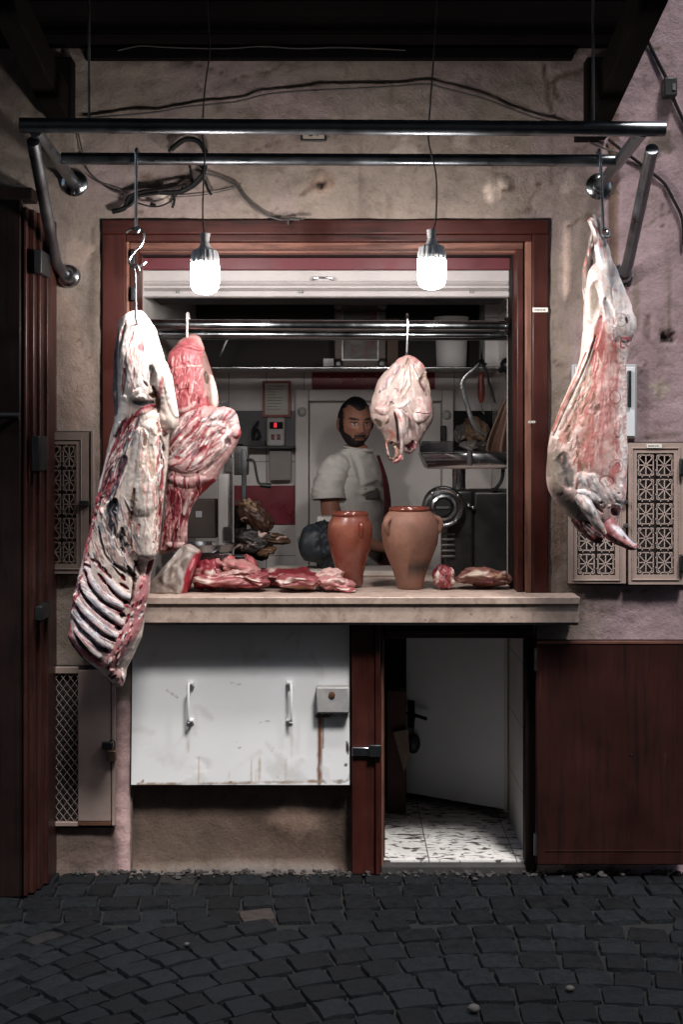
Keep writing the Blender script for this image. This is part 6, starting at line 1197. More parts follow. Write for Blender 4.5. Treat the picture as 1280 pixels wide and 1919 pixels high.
MB().box(X(501, yb), X(534, yb), yb-.05, yb+.035, Z(836, yb), Z(783, yb)).build('case', M['white_dull'], tc, .01)
ds = MB().box(X(505, 2.0), X(530, 2.0), 2.002, 2.012, Z(804, 2.0), Z(791, 2.0)).build('display', M['black'], tc, .002)
def led():
    m, nt, b = new_mat('red_led'); b.inputs['Base Color'].default_value = (.2, .01, .01, 1); b.inputs['Emission Color'].default_value = (1, .05, .08, 1); b.inputs['Emission Strength'].default_value = 1.2; return m
M['led'] = led(); text('8', 'digit', M['led'], ds, (X(516, 2.0), 2.0, Z(797.5, 2.0)), .036)
for px in (511, 522): MB().box(X(px-3, 2.0), X(px+3, 2.0), 2.0, 2.012, Z(824, 2.0), Z(814, 2.0)).build('switch', pm('red_switch', S(120, 24, 34), .3), tc, .002)
nc = thing('wall_ledge', 'grey steel backed ledge on the tiled wall under the notice', 'ledge', (X(498, 2.0), 2.05, Z(842, 2.0)))
MB().box(X(440, 2.08), X(553, 2.08), 2.078, 2.099, Z(836, 2.08), Z(770, 2.08)).build('back_panel', pm('grey_panel', S(104, 104, 106), .5, var=.3), nc)
MB().box(X(437, 2.0), X(553, 2.0), 1.96, 2.077, Z(841, 2.0), Z(836, 2.0)).build('shelf_plate', M['blackplastic'], nc, .002)
mb = MB().tube(spline([W(474, 828, 2.0), W(474, 810, 2.0), W(482, 806, 2.0), W(486, 816, 2.0), W(480, 826, 2.0)], 5), .008, 8); mb.box(X(470, 2.0), X(497, 2.0), 1.98, 2.04, Z(835.5, 2.0), Z(826, 2.0)); mb.tube([W(484, 790, 2.02), W(474, 806, 2.0)], .007, 8)
tag(mb.build('tape_dispenser', M['blackplastic']), 'black dispenser tool sitting on the grey ledge beside the controller', 'dispenser')
tag(MB().box(X(505, 2.05), X(546, 2.05), 2.02, 2.07, Z(900, 2.05), Z(843, 2.05)).build('wall_panel', pm('grey_wall_panel', S(150, 142, 138), .5), bevel=.004), 'pale grey panel fixed to the tiles below the black ledge', 'panel')
# ---- cold room door
cd = thing('cold_room_door', 'white cold room door with round hinges behind the man', 'door', (X(702, 2.05), 2.05, .03))
yd = 2.04; a0, a1 = X(553, yd), X(850, yd); zt = Z(730, yd)
M['cold'] = pm('cold_room_white', S(230, 224, 220), .45, var=.1, scale=3, bmp=.03)
MB().box(a0, X(578, yd), yd, 2.099, .031, zt).build('frame', M['cold'], cd, .006); MB().box(X(829, yd), a1, yd, 2.099, .031, zt).build('frame', M['cold'], cd, .006); MB().box(X(578, yd)+.0005, X(829, yd)-.0005, yd, 2.099, Z(752, yd), zt).build('frame', M['cold'], cd, .006)
MB().box(X(579.5, yd), X(827.5, yd), yd+.022, 2.095, .032, Z(754, yd)).build('leaf', M['cold'], cd, .008)
for (px, py) in ((566, 772), (565, 1012), (837, 778)):
    MB().ball((X(px, yd), yd-.004, Z(py, yd)), .024, .03, .026, 18, 12).build('hinge', M['white_dull'], cd)
MB().box(X(825, yd), X(836, yd), yd-.035, yd-.001, Z(826, yd), Z(798, yd)).build('handle', M['blackplastic'], cd, .006)
# ---- shelf over the tiles
sf = thing('wall_shelf', 'steel edged shelf running across the back of the shop above the tiles', 'shelf', (0, 1.9, SZ))
MB().box(LX+.001, RX-.001, 1.78, 2.099, SZ-.012, SZ-.001).build('board', M['white_dull'], sf)
MB().tube([(LX+.001, 1.775, SZ-.006), (RX-.001, 1.775, SZ-.006)], .007, 10).build('edge', M['steel'], sf)
y = 1.9; pf = thing('picture_frame', 'ornate grey picture frame with a dark print on the shelf', 'picture frame', (X(675, y), y, SZ)); t = .045
a0, a1, c0, c1 = X(627, y), X(723, y), SZ, Z(567, y)
MB().box(a0, a1, y-.02, y+.02, c0, c0+t).box(a0, a1, y-.02, y+.02, c1-t, c1).box(a0, a0+t, y-.02, y+.02, c0+t, c1-t).box(a1-t, a1, y-.02, y+.02, c0+t, c1-t).build('frame', pm('grey_carved_frame', S(104, 92, 86), .6, var=.5, scale=40, bmp=.6, bscale=50), pf, .006)
MB().box(a0+t-.008, a1-t+.008, y-.026, y-.0205, c0+t-.008, c0+t).box(a0+t-.008, a1-t+.008, y-.026, y-.0205, c1-t, c1-t+.008).box(a0+t-.008, a0+t, y-.026, y-.0205, c0+t, c1-t).box(a1-t, a1-t+.008, y-.026, y-.0205, c0+t, c1-t).build('inner_rim', M['dull_steel'], pf)
MB().box(a0+t, a1-t, y, y+.015, c0+t, c1-t).build('picture', pm('dark_print', S(70, 60, 56), .5, var=.6, scale=10, col2=S(96, 34, 34)), pf)
for (cx, cz) in ((a0+.02, c0+.02), (a1-.02, c0+.02), (a0+.02, c1-.02), (a1-.02, c1-.02)): MB().ball((cx, y-.02, cz), .026, .012, .026, 12, 8).build('corner_ornament', M['dull_steel'], pf)
bk = thing('bucket', 'tall off white plastic bucket on the shelf right of the picture frame', 'bucket', (X(846, y), y, SZ))
r = (X(877, y)-X(815, y))/2
MB().lathe([(r*.88, SZ), (r*.9, SZ+.004), (r, SZ+.25), (r*1.04, SZ+.25), (r*1.04, SZ+.262), (r*.96, SZ+.262), (r*.85, SZ+.01)], (X(846, y), y, 0), 40).build('pail', M['white_dull'], bk)
MB().tube(spline([(X(815, y), y-.01, SZ+.24), (X(825, y), y-r*.9, SZ+.17), (X(850, y), y-r*1.05, SZ+.15), (X(870, y), y-r*.8, SZ+.19), (X(877, y), y-.01, SZ+.24)], 6), .003, 8).build('handle', M['dull_steel'], bk)
tag(MB().box(X(724, 2.0), X(745, 2.0), 1.92, 2.0, SZ, Z(600, 2.0)).build('carton', pm('brown_carton', S(96, 78, 66), .8), bevel=.002), 'narrow brown carton between the picture frame and the bucket', 'carton')
tag(MB().box(X(605, 1.85), X(626, 1.85), 1.83, 1.9, SZ, Z(672, 1.85)).build('tin', M['dull_steel'], bevel=.003), 'low grey tin on the shelf left of the picture frame', 'tin')
tag(MB().box(X(905, 1.9), X(955, 1.9), 1.8, 2.098, SZ, CZ-.003).build('pier', M['tile_side'], bevel=.002), 'pale tiled pier rising from the right end of the shelf', 'pier')
for (pts, lab) in (([(412, 668), (424, 640), (440, 612), (452, 600)], 'pale thin strap hanging under the rails on the dark upper wall'),):
    tag(MB().tube(spline([W(a, b, 1.2) for a, b in pts], 5), .006, 6, flat=(1, .3, 1)).build('strap', M['dull_steel']), lab, 'strap')
# ---- dark niche at right with bits
ni = thing('wall_niche', 'dark niche in the tiles above the mincer tray', 'niche', (X(905, 2.07), 2.07, Z(845, 2.07)))
MB().box(X(851, 2.07), X(965, 2.07), 2.07, 2.099, Z(845, 2.07), Z(770, 2.07)).build('recess_back', M['black'], ni)
for k, (px, py, w, h, c, lab) in enumerate(((892, 818, 44, 40, S(150, 128, 104), 'tan round loaf shaped bundle in the dark niche'), (862, 818, 22, 30, S(120, 118, 116), 'grey crumpled scrap at the left of the dark niche'), (880, 838, 36, 16, S(150, 148, 146), 'pale flat scrap at the foot of the dark niche'), (908, 836, 40, 18, S(70, 68, 68), 'dark bundle at the right of the dark niche'))):
    o = lump('bundle', lab, px, w, h, .1, 1.9, np.array(c), [], 61+k, lift=Z(py+h/2, 1.9)-ZT, wob=.3); o['category'] = 'bundle'
# ---- mincer
y = .62; mi = thing('meat_mincer', 'big steel meat mincer with a tray on top at the right of the window', 'mincer', (X(880, y), y, 1.0395))
M['mincer'] = pm('dark_mincer_steel', S(74, 74, 74), .35, .8, var=.3, bmp=.05)
MB().box(X(832, y), X(880, y), y-.16, y+.16, 1.0395, Z(916, y)).build('front_housing', M['mincer'], mi, .012)
MB().box(X(880, y)+.001, X(1000, y), y-.15, y+.18, 1.0395, Z(918, y)).build('motor_housing', pm('black_motor_housing', S(34, 34, 34), .4), mi, .012)
for i in range(5): MB().box(X(828, .44), X(853, .44), .448, .46, Z(1003+i*10.5, .44), Z(999+i*10.5, .44)).build('vent_slot', M['dull_steel'], mi, .002)
yc_ = .40; cx, cz = X(832, yc_), Z(951, yc_); k = (yc_+CAM_D)/FPX
MB().lathe([(40*k, .46), (40*k, .42), (36*k, .405), (33*k, .40), (33*k, .415), (26*k, .42), (24*k, .40), (20*k, .395), (18*k, .40), (17*k, .45)], (cx, 0, cz), 40, 'y').build('head_ring', M['steel'], mi)
MB().lathe([(17*k, .44), (16*k, .405), (3*k, .402)], (cx-3*k, 0, cz), 28, 'y').build('outlet', M['black'], mi)
MB().box(cx-14*k, cx+10*k, .398, .401, cz-2*k, cz+2*k).build('knife_bar', M['dull_steel'], mi)
for a in (40, 130, 220, 310): MB().ball((cx+34*k*math.cos(R(a)), .40, cz+34*k*math.sin(R(a))), 4*k, 5*k, 4*k, 10, 8).build('lug', M['steel'], mi)
MB().lathe([(13*k, .0), (13*k, Z(878, y)-Z(916, y)), (14*k, Z(878, y)-Z(916, y)+.004)], (X(860, y), y, Z(916, y)), 28).build('feed_tube', M['steel'], mi)
yt = .55; pts = [(789, 850), (800, 878), (955, 878), (958, 850)]
mb = MB(); z1, z0 = Z(850, yt), Z(878, yt)
x0, x1, x2, x3 = X(789, yt), X(985, yt), X(800, yt), X(975, yt)
mb.add([(x0, yt-.12, z1), (x1, yt-.12, z1), (x1, yt+.22, z1), (x0, yt+.22, z1), (x2, yt-.09, z0), (x3, yt-.09, z0), (x3, yt+.19, z0), (x2, yt+.19, z0)], [(0, 1, 5, 4), (1, 2, 6, 5), (2, 3, 7, 6), (3, 0, 4, 7), (4, 5, 6, 7)])
tr = mb.build('tray', M['steel'], mi, sharp=20); so_ = tr.modifiers.new('sheet', 'SOLIDIFY'); so_.thickness = .003
mb = MB().box(X(787, .7), X(850, .7), .69, .75, Z(848, .7), Z(827, .7)); mb.build('tray_guard', M['mincer'], tr, .004)
MB().tube([W(880, 846, .42), W(880, 872, .42)], .012, 14).build('pusher', M['steel'], tr)
for (px, py) in ((878, 947), (886, 951)): MB().ball((X(px, .46), .455, Z(py, .46)), .012, .014, .010, 12, 8).build('switch_knob', M['steel'], mi)
MB().tube(spline([W(943, 880, .5), W(940, 900, .46), W(930, 915, .46), W(922, 918, .47)], 5), .008, 8).build('lever', M['blackplastic'], mi)
# ---- tools on the right
y = 1.2
mb = MB().tube(spline([W(906, 674, y), W(890, 690, y), W(872, 706, y), W(866, 720, y), W(870, 740, y), W(877, 765, y), W(885, 790, y), W(895, 806, y), W(910, 816, y)], 6), .011, 10, flat=(1, .35, 1)); tag(mb.build('bone_saw', M['steel']), 'curved bright steel bow saw hanging at the right of the window', 'saw')
ss_ = thing('sharpening_steel', 'sharpening steel with a red handle hanging beside the curved saw', 'sharpening steel', (X(901, y), y-.02, Z(770, y)))
MB().lathe([(.007, Z(756, y)), (.013, Z(750, y)), (.018, Z(738, y)), (.017, Z(722, y)), (.014, Z(712, y)), (.012, Z(706, y)), (.014, Z(702, y)), (.009, Z(699, y))], (X(901, y), y-.02, 0), 20).build('grip', pm('red_brown_grip', S(120, 52, 42), .4), ss_)
MB().tube([W(901, 754, y-.02), W(903, 768, y-.02), W(908, 776, y-.02)], .004, 8).build('rod', M['dull_steel'], ss_)
MB().tube(spline([W(898, 701, y-.02), W(897, 688, y-.02), W(902, 678, y-.02), (W(905, 690, y-.02)), W(904, 701, y-.02)], 5), .003, 8).build('loop', M['blackplastic'], ss_)
mb = MB().tube(spline([W(903, 640, y), W(903, 668, y), W(905, 682, y-.02), W(912, 682, y-.03)], 5), .005, 8); mb.tube([W(905, 676, y-.01), W(928, 755, y-.01)], .006, 8)
tag(mb.build('hanging_knife', M['blackplastic']), 'dark slanting knife rod on a black hook beside the red handle', 'knife')
# brown leather apron hanging at the right
def apron_hang():
    y = .95; n = 40; m = 24; V = []
    L = [(740, 953), (760, 940), (790, 925), (820, 913), (842, 910), (850, 916)]; 
    for j in range(n+1):
        py = 735+(848-735)*j/n; xl = np.interp(py, [735, 760, 790, 820, 842, 848], [952, 938, 926, 915, 911, 914])
        for i in range(m+1):
            px = xl+(968-xl)*i/m; V.append((X(px, y), y-.03*math.sin(i*.55+j*.05)*(j/n)-.01*i/m, Z(py, y)))
    F = [(j*(m+1)+i, j*(m+1)+i+1, (j+1)*(m+1)+i+1, (j+1)*(m+1)+i) for j in range(n) for i in range(m)]
    o = link('leather_apron', np.array(V), F, pm('brown_leather', S(96, 70, 58), .55, var=.3, bmp=.15), None, 0, 0)
    s = o.modifiers.new('thick', 'SOLIDIFY'); s.thickness = .006; return o
tag(apron_hang(), 'brown leather apron hanging against the right edge of the window', 'apron')
mb = MB().ball(W(950, 685, 1.0), .03, .03, .035, 12, 8); mb.tube([W(952, 690, 1.0), W(955, 745, .97)], .012, 10); mb.tube([W(944, 690, 1.0), W(936, 696, .99)], .012, 8)
tag(mb.build('coat_hook', M['blackplastic']), 'black hook above the brown leather apron', 'hook')
# ================================================================ the butcher
pr = thing('person', 'man in a white t-shirt and crimson apron standing behind the counter, looking at the viewer', 'person', (.07, 1.42, .03))
M['skin'] = pm('skin', S(150, 104, 84), .5, var=.08, scale=20, bmp=.06, bscale=120, attr=True)
SK = np.array(S(158, 110, 91)); SKD = np.array(S(118, 76, 62))
def skin_chain(name, nodes, edges, root, sub=2):
    me = bpy.data.meshes.new(name); me.from_pydata([n[0] for n in nodes], edges, []); o = bpy.data.objects.new(name, me); C.objects.link(o)
    sk = o.modifiers.new('skin', 'SKIN'); sk.use_smooth_shade = True; sk.branch_smoothing = .6
    for i, n in enumerate(nodes):
        r = n[1]; o.data.skin_vertices[0].data[i].radius = r if isinstance(r, tuple) else (r, r)
    o.data.skin_vertices[0].data[root].use_root = True
    ss = o.modifiers.new('sub', 'SUBSURF'); ss.levels = sub; ss.render_levels = sub
    dg = bpy.context.evaluated_depsgraph_get(); dg.update(); ev = o.evaluated_get(dg); m2 = bpy.data.meshes.new_from_object(ev)
    V = np.array([v.co[:] for v in m2.vertices]); F = [tuple(p.vertices) for p in m2.polygons]
    bpy.data.objects.remove(o); return V, F
# skeleton: chest turned towards the right of the window; near shoulder to the viewer
fwd = Vector((.87, -.49, 0)).normalized(); side = Vector((-.49, -.87, 0)).normalized()      # side = his right
B0 = Vector((.055, 1.44, 0))
def bp(s, f, z): p = B0+side*s+fwd*f; return (p.x, p.y, z)
nodes = [(bp(0, 0, .98), (.15, .11)), (bp(0, .01, 1.15), (.14, .10)), (bp(0, .015, 1.33), (.16, .115)), (bp(0, 0, 1.46), (.13, .09)), (bp(0, .02, 1.545), .058), (bp(0, .045, 1.61), .055),
         (bp(.16, -.01, 1.46), .058), (bp(.205, -.01, 1.34), .052), (bp(.21, .0, 1.22), .048), (bp(.17, .10, 1.15), .04), (bp(.10, .20, 1.11), .029), (bp(.08, .235, 1.105), .026),
         (bp(-.16, -.01, 1.46), .058), (bp(-.205, .02, 1.33), .05), (bp(-.24, .04, 1.20), .044), (bp(-.17, .15, 1.13), .037), (bp(-.09, .23, 1.11), .029), (bp(-.07, .26, 1.105), .026),
         (bp(.09, 0, .90), .095), (bp(.10, .02, .52), .065), (bp(.10, -.01, .12), .045), (bp(.10, .11, .07), .035),
         (bp(-.09, 0, .90), .095), (bp(-.10, .02, .52), .065), (bp(-.10, -.01, .12), .045), (bp(-.10, .11, .07), .035)]
edges = [(0, 1), (1, 2), (2, 3), (3, 4), (4, 5), (3, 6), (6, 7), (7, 8), (8, 9), (9, 10), (10, 11), (3, 12), (12, 13), (13, 14), (14, 15), (15, 16), (16, 17), (0, 18), (18, 19), (19, 20), (20, 21), (0, 22), (22, 23), (23, 24), (24, 25)]
BV, BF = skin_chain('body_build', nodes, edges, 0)
# hands: palm and five fingers each, lightly curled round the work on the board
def hand(p, dirv, up, sgn):
    d = Vector(dirv).normalized(); u = Vector(up); u = (u-d*u.dot(d)).normalized(); s = d.cross(u)*sgn; p = Vector(p); N_ = []; E = []
    N_.append((tuple(p-d*.01), (.024, .018))); N_.append((tuple(p+d*.045), (.036, .015))); E.append((0, 1)); mats = []
    for k, (off, ln) in enumerate(((-.027, .075), (-.009, .085), (.009, .08), (.026, .062))):
        b = p+d*.07+s*off; pts = [b, b+d*ln*.45-u*.008, b+d*ln*.75-u*.028, b+d*ln*.85-u*.05]; i0 = len(N_)
        for q, rr_2 in zip(pts, (.010, .0092, .0085, .007)): N_.append((tuple(q), rr_2))
        E += [(1, i0), (i0, i0+1), (i0+1, i0+2), (i0+2, i0+3)]
    i0 = len(N_); b = p+d*.02-s*.032
    for q, rr_2 in zip((b, b+d*.03-s*.022-u*.01, b+d*.055-s*.024-u*.025), (.012, .0105, .008)): N_.append((tuple(q), rr_2))
    E += [(0, i0), (i0, i0+1), (i0+1, i0+2)]
    return skin_chain('hand_build', N_, E, 0)
hd1 = hand(nodes[11][0], fwd*.8-side*.5+Vector((0, 0, -.1)), (0, 0, 1), 1); hd2 = hand(nodes[17][0], fwd*.8+side*.5+Vector((0, 0, -.1)), (0, 0, 1), -1)
# head
hc = Vector((X(666, 1.39), 1.40, Z(793, 1.39))); yaw = R(17); tiltz = R(4)
def headmesh(nu=120, nv=96):
    V = []
    for j in range(nv+1):
        b = math.pi*j/nv-math.pi/2
        for i in range(nu):
            a = 2*math.pi*i/nu-math.pi/2; V.append((math.cos(a)*math.cos(b), math.sin(a)*math.cos(b), math.sin(b)))
    V = np.array(V); x, y, z = V[:, 0].copy(), V[:, 1].copy(), V[:, 2].copy()      # front is -y
    px = .076*x; py = .098*y; pz = .118*z
    front = np.clip(-y, 0, 1)
    # jaw narrows, chin forward, skull back
    low = np.clip((-pz-.02)/.10, 0, 1); px *= 1-.22*low**1.6; py = np.where(y > 0, py*(1-.30*low), py*(1-.06*low))
    px *= 1-.06*np.clip((pz-.06)/.05, 0, 1)
    py -= -.010*np.clip((pz-.03)/.08, 0, 1)*front
    g = lambda cx, cz, sx, sz: np.exp(-((px-cx)/sx)**2-((pz-cz)/sz)**2)*front**.5
    d = 0
    d = d+.024*g(0, -.030, .012, .014)+.015*g(0, -.008, .008, .022)+.009*g(-.012, -.035, .007, .008)+.009*g(.012, -.035, .007, .008)
    d = d-.011*g(-.031, .004, .017, .010)-.011*g(.031, .004, .017, .010)+.007*g(-.030, .020, .024, .007)+.007*g(.030, .020, .024, .007)
    d = d+.004*g(-.031, .003, .010, .006)+.004*g(.031, .003, .010, .006)
    d = d+.005*g(-.046, -.018, .018, .014)+.005*g(.046, -.018, .018, .014)
    d = d+.008*g(0, -.061, .022, .006)+.006*g(0, -.073, .018, .005)-.004*g(0, -.067, .022, .0025)+.010*g(0, -.100, .022, .016)
    py = py-d
    col = np.tile(SK, (len(V), 1)).astype(float)
    def paint(m, c): col[:] += (np.array(c)-col)*np.clip(m, 0, 1)[:, None]
    fr = (y < -.1)
    paint(.35*g(-.046, -.02, .02, .02)+.35*g(.046, -.02, .02, .02), S(156, 96, 80)); paint(.5*g(0, -.033, .014, .01), S(160, 104, 86))
    for s in (-1, 1):
        paint(np.clip(1.6*g(s*.031, .003, .020, .011)-.3, 0, 1)*.75, S(92, 60, 50))
        paint(np.where(((px-s*.031)/.013)**2+((pz-.003)/.0048)**2 < 1, .9, 0)*fr, S(190, 180, 170))
        paint(np.where((px-s*.031-.001)**2+(pz-.003)**2 < .0052**2, 1, 0)*fr, S(30, 20, 18))
        paint(np.where((((px-s*.032)/.020)**2+((pz-.0088-.004*(1-((px-s*.032)/.020)**2))/.0022)**2 < 1), .9, 0)*fr, S(40, 28, 26))
        paint(np.where(((px-s*.032)/.024)**2+((pz-.0225-.003*np.abs(px)/.03)/.0058)**2 < 1, .95, 0)*fr, S(28, 22, 22))
    paint(np.where((px/.023)**2+((pz+.067)/.007)**2 < 1, .8, 0)*fr, S(112, 62, 58))
    return V, np.c_[px, py, pz], col, nu, nv
HU, HP, HC, nu, nv = headmesh()
cy_, sy_ = math.cos(yaw), math.sin(yaw)
def place(P):
    Q = P.copy(); c, s = math.cos(R(6)), math.sin(R(6))       # chin slightly down
    yy = Q[:, 1]*c-Q[:, 2]*s*-1*-1; zz = Q[:, 1]*s+Q[:, 2]*c
    yy = Q[:, 1]*c-Q[:, 2]*s; x = Q[:, 0]; 
    return np.c_[x*cy_-yy*sy_*1.0, x*sy_+yy*cy_, zz]*1.0+np.array(hc)
HF = [(j*nu+i, j*nu+(i+1) % nu, (j+1)*nu+(i+1) % nu, (j+1)*nu+i) for j in range(nv) for i in range(nu)]
HV = place(HP)
# ears
def ear(s):
    mb = MB(); mb.ball((s*.080, .010, -.006), .012, .020, .033, 20, 14); V = np.array(mb.v); q = (V-np.array([s*.080, .010, -.006]))
    m = np.exp(-((q[:, 1]+.003)/.010)**2-((q[:, 2]-.004)/.016)**2); V[:, 0] -= s*.007*m*(q[:, 0]*s > 0); return place(V), mb.f
allV = [BV]; allF = list(BF); n0 = len(BV); allC = [np.tile(SK, (n0, 1))]
for (v, f) in (hd1, hd2, (HV, HF), ear(-1), ear(1)):
    v = np.array(v); allF += [tuple(i+n0 for i in q) for q in f]; allV.append(v); allC.append(HC if v is HV or len(v) == len(HV) else np.tile(SK*.95, (len(v), 1))); n0 += len(v)
bo = link('body', np.vstack(allV), allF, M['skin'], pr, 0, 0, cols=np.vstack(allC))
# hair and beard: shells over the scalp and jaw
def shell(name, mask, off, mat, nz=.002, seed=1):
    nrm = HU/np.array([.076, .098, .118]); nrm /= np.linalg.norm(nrm, axis=1, keepdims=True)
    keep = mask > 0; th = np.clip(mask, 0, 1)*off+fbm(HP*260, seed, 2)*nz*(mask > .15)
    P = HP+nrm*(th-.0008)[:, None]; PV = place(P)
    F = [f for f in HF if all(keep[i] for i in f)]; used = sorted({i for f in F for i in f}); mp = {u: k for k, u in enumerate(used)}
    return link(name, PV[used], [tuple(mp[i] for i in f) for f in F], mat, pr, 0, 0)
px_, py_, pz_ = HP[:, 0], HP[:, 1], HP[:, 2]; yn = HU[:, 1]
wob = fbm(HP*60, 5, 3)*.006
# hairline: high over the forehead with receding temples, down to the ear in front, nape behind
hl = np.where(yn < 0, .068+.020*np.exp(-((np.abs(px_)-.040)/.014)**2)-.004*np.exp(-(px_/.018)**2)-.11*np.clip((np.abs(px_)-.063)/.010, 0, 1), .02-.085*np.clip(yn*1.6, 0, 1))
M['hair'] = pm('black_hair', S(24, 22, 22), .55, var=.4, scale=200, bmp=.4, bscale=300)
M['stubble'] = pm('dark_stubble', S(34, 27, 26), .7, var=.5, scale=260, bmp=.5, bscale=300)
shell('hair', np.clip((pz_-hl+wob)/.010, -1, 1), .010, M['hair'], .003, 2)
bl = -.054+.012*np.clip((np.abs(px_)-.03)/.03, 0, 1)+.055*np.clip((np.abs(px_)-.064)/.008, 0, 1)
bl = np.where(np.abs(px_) < .028, -.046, bl-.012*np.clip((.050-np.abs(px_))/.022, 0, 1))
msk = np.clip((bl-pz_+wob)/.010, -1, 1)*np.where(yn < .30, 1, -1)
msk = np.where((np.abs(px_) < .020) & (np.abs(pz_+.067) < .005) & (yn < 0), -1, msk); msk = np.where(pz_ < -.112, np.minimum(msk, .5), msk)
shell('beard', msk, .0035, M['stubble'], .0015, 6)
# t-shirt: torso tube with sleeves
M['tee'] = pm('white_cotton', S(206, 202, 196), .85, var=.12, scale=6, bmp=.2, bscale=260, attr=True)
def ringbody(rings, n=72, nsub=9):
    pts = []
    for i in range(len(rings)-1):
        for k in range(nsub):
            t = k/nsub; t = t; a, b = rings[i], rings[i+1]; pts.append([a[q]+(b[q]-a[q])*t for q in range(5)])
    pts.append(list(rings[-1])); A_ = np.array(pts); ker = np.ones(7)/7
    for c in range(5): A_[:, c] = np.convolve(np.pad(A_[:, c], 3, mode='edge'), ker, 'valid')
    return A_
def tee():
    # rings: z, forward offset, half width along the shoulders, half depth, lift at the shoulders
    rg = ringbody([(.92, .0, .185, .135, 0), (1.05, .01, .180, .135, 0), (1.18, .01, .180, .135, 0), (1.32, .015, .178, .132, 0), (1.42, .01, .180, .120, 0), (1.48, .0, .165, .105, 0), (1.525, .0, .125, .090, 0), (1.558, .012, .088, .078, 0), (1.575, .02, .070, .068, 0)])
    n = 96; V = []
    for (z, f, w_, d_, q) in rg:
        for i in range(n):
            a = 2*math.pi*i/n; cs, sn = math.cos(a), math.sin(a); pw = .85
            s_ = math.copysign(abs(cs)**pw, cs)*w_; ff = math.copysign(abs(sn)**pw, sn)*d_+f; V.append(bp(s_, ff, z-.012*(s_/.2)**2*(z > 1.44)))
    V = np.array(V); m = len(rg)
    F = [(j*n+i, j*n+(i+1) % n, (j+1)*n+(i+1) % n, (j+1)*n+i) for j in range(m-1) for i in range(n)]
    ctr = np.array([B0.x, B0.y, 0]); rad = V-ctr; rad[:, 2] = 0; rad /= np.linalg.norm(rad, axis=1, keepdims=True)
    fold = np.zeros(len(V)); P2 = np.c_[640+V[:, 0]/(V[:, 1]+5)*2500, 830+(1.6-V[:, 2])/(V[:, 1]+5)*2500]
    cc = np.tile(np.array(S(206, 202, 196)), (len(V), 1))
    strokes(P2, cc, fold, [([(606, 905), (622, 925), (640, 940)], 5, None, .010, .6, .3), ([(607, 925), (625, 940), (645, 948)], 5, None, .010, .6, .3), ([(660, 850), (672, 880), (676, 905)], 6, None, -.010, .6, .3), ([(676, 908), (690, 902), (702, 898)], 4, None, .010, .6, .3), ([(676, 925), (690, 918), (700, 916)], 5, None, .010, .6, .3), ([(650, 840), (640, 855), (630, 870)], 6, None, .006, .6, .3), ([(668, 930), (690, 935)], 4, None, -.008, .6, .3)], 1, 4)
    V = V+rad*(fold*2.2+fbm(V*9, 7, 3)*.008+np.abs(fbm(V*np.array([10, 10, 24]), 17, 3))*.012)[:, None]
    o = link('t_shirt', V, F, M['tee'], pr, 0, 0, cols=cc); return o
ts = tee()
def sleeve(s):
    pts = [bp(s*.11, 0, 1.49), bp(s*.15, -.005, 1.475), bp(s*.18, -.012, 1.445), bp(s*.195, -.015, 1.41), bp(s*.203, -.015, 1.375), bp(s*.207, -.012, 1.335)]
    P = spline(pts, 9); rs = np.interp(np.linspace(0, 5, len(P)), range(6), [.058, .068, .070, .069, .070, .076])
    mb = MB().tube(P, [float(q) for q in rs], 48, caps=False); V = np.array(mb.v); N_ = np.zeros_like(V)
    for i in range(len(P)):
        d = V[i*48:(i+1)*48]-np.array(P[i]); N_[i*48:(i+1)*48] = d/np.linalg.norm(d, axis=1, keepdims=True)
    V += N_*(fbm(V*np.array([9, 9, 22]), 9, 3)*.012+np.abs(fbm(V*np.array([14, 14, 30])+V[:, [2, 2, 0]]*12, 19, 3))*.018)[:, None]
    o = link('sleeve', V, mb.f, M['tee'], ts, 0, 0, cols=np.tile(np.array(S(206, 202, 196)), (len(V), 1))); s_ = o.modifiers.new('hem', 'SOLIDIFY'); s_.thickness = .004
sleeve(1); sleeve(-1)
mb = MB().tube([bp(.075*math.cos(a), .03+.072*math.sin(a), 1.574-.012*math.sin(a)) for a in np.linspace(0, 2*math.pi, 30, endpoint=False)], .006, 8, closed=True); mb.build('collar', M['tee'], ts, cols=np.tile(np.array(S(200, 196, 190)), (len(mb.v), 1)))
# faded print on the chest
def onchest(s0, s1, z0, z1, off, name, mat, parent, n=10, zt=None):
    V = []
    for j in range(n+1):
        for i in range(n+1):
            z = z0+(z1-z0)*j/n; a0_, a1_ = (s0, s1) if zt is None else (s0+(zt[0]-s0)*j/n, s1+(zt[1]-s1)*j/n); s_ = a0_+(a1_-a0_)*i/n
            d_ = .135 if z < 1.32 else .135-.013*(z-1.32)/.1 if z < 1.42 else .122-.017*(z-1.42)/.055 if z < 1.475 else .105-.017*(z-1.475)/.045
            w_ = .192; V.append(bp(s_, d_*max(0, 1-abs(s_/w_)**2.35)**.43+.012+off, z))
    F = [(j*(n+1)+i, j*(n+1)+i+1, (j+1)*(n+1)+i+1, (j+1)*(n+1)+i) for j in range(n) for i in range(n)]
    o = link(name, np.array(V), F, mat, parent, 0, 0); s_ = o.modifiers.new('thick', 'SOLIDIFY'); s_.thickness = .003; return o
onchest(.02, .12, 1.335, 1.385, .011, 'print', pm('grey_print', S(112, 108, 106), .8, var=.5, scale=60), ts)
M['apron'] = pm('crimson_apron', S(96, 22, 36), .75, var=.2, scale=8, bmp=.15, bscale=200)
ap = onchest(-.16, .055, .80, 1.44, .024, 'apron', M['apron'], pr, 16, zt=(-.075, -.02))
onchest(-.072, -.024, 1.438, 1.54, .024, 'strap', M['apron'], ap, 10, zt=(-.06, -.03))
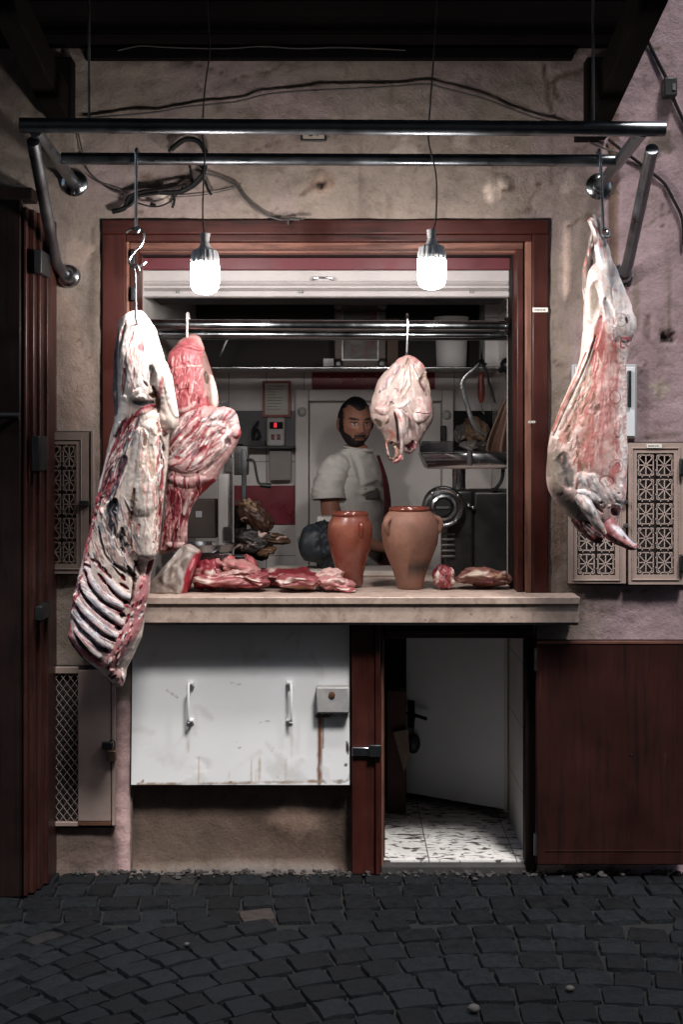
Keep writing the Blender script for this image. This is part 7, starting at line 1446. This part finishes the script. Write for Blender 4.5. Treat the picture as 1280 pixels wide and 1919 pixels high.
# trousers and shoes
M['trouser'] = pm('dark_trousers', S(40, 42, 48), .85)
tr_ = MB().tube([bp(0, 0, .86), bp(0, 0, 1.0)], [.17, .165], 28); tr_o = tr_.build('trousers', M['trouser'], pr)
for s in (1, -1):
    MB().tube(spline([bp(s*.09, 0, .92), bp(s*.10, .02, .52), bp(s*.10, -.01, .10)], 6), [.115-.003*i for i in range(13)], 24).build('trouser_leg', M['trouser'], tr_o)
    MB().ball(bp(s*.10, .06, .075), .055, .13, .045, 20, 12).build('shoe', M['blackplastic'], pr)
# ================================================================ the house across the narrow street (added out of view to close off the low sky)
oh = thing('house', 'plain dark plaster house across the narrow street, added out of view to block low skylight', 'house', (0, -6.6, 0))
M['opp'] = pm('added_house_plaster', S(120, 104, 92), .9, var=.3, scale=2, bmp=.4)
mb = MB().box(-16, 16, -7.2, -6.6, -.02, 8.2); mb.build('wall', M['opp'], oh)
MB().box(-16.2, 16.2, -7.3, -6.45, 8.205, 8.4).build('added_house_cornice', M['opp'], oh)
for x in (-5.2, -1.6, 2.4, 6.0):
    wn = MB().box(x-.5, x+.5, -6.62, -6.57, 4.0, 5.4).build('added_house_window', M['shutterwood'], oh, .01)
    MB().box(x-.6, x+.6, -6.63, -6.5, 3.9, 3.99).build('added_house_sill', M['opp'], wn)
MB().box(-2.6, -1.4, -6.62, -6.56, .0, 2.2).build('door', M['shutterwood'], oh, .01)  # door of the added house, out of view
# ================================================================ camera and light
sc = bpy.context.scene
cam = bpy.data.cameras.new('camera'); co = bpy.data.objects.new('camera', cam); C.objects.link(co)
co.location = (0, -CAM_D, CAM_H); co.rotation_euler = (math.pi/2, 0, 0)
cam.sensor_fit = 'HORIZONTAL'; cam.sensor_width = 36; cam.lens = FPX/1280*36; cam.shift_y = -(959.5-830)/1280
cam.clip_end = 300; cam.clip_start = .05; sc.camera = co
w = bpy.data.worlds.new('World'); sc.world = w; w.use_nodes = True; nt = w.node_tree; bg = nt.nodes['Background']
sky = nt.nodes.new('ShaderNodeTexSky'); sky.sky_type = 'NISHITA'; sky.sun_disc = False
EL, AZ = R(58), R(158)
sky.sun_elevation = EL; sky.sun_rotation = AZ; sky.dust_density = 1.5; sky.air_density = 1.2
nt.links.new(sky.outputs[0], bg.inputs[0]); bg.inputs[1].default_value = SKY if 'SKY' in globals() else .07
sun = bpy.data.lights.new('sun', 'SUN'); sun.energy = SUN if 'SUN' in globals() else .5; sun.angle = R(11); sun.color = (1, .965, .94)
so = bpy.data.objects.new('sun', sun); C.objects.link(so)
# the sky's sun at rotation AZ stands at (sin AZ, cos AZ) seen from above
sd = Vector((math.sin(AZ)*math.cos(EL), math.cos(AZ)*math.cos(EL), math.sin(EL)))
so.rotation_euler = sd.to_track_quat('Z', 'Y').to_euler(); so.location = sd*10
sc.view_settings.view_transform = 'Standard'; sc.view_settings.look = 'None'; sc.view_settings.gamma = 1; sc.view_settings.exposure = EXPO if 'EXPO' in globals() else 0
sc.render.engine = 'CYCLES'; sc.cycles.use_denoising = True; sc.cycles.max_bounces = 8; sc.cycles.diffuse_bounces = 4
sc.cycles.sample_clamp_indirect = 6
try: sc.cycles.denoiser = 'OPENIMAGEDENOISE'
except Exception: pass
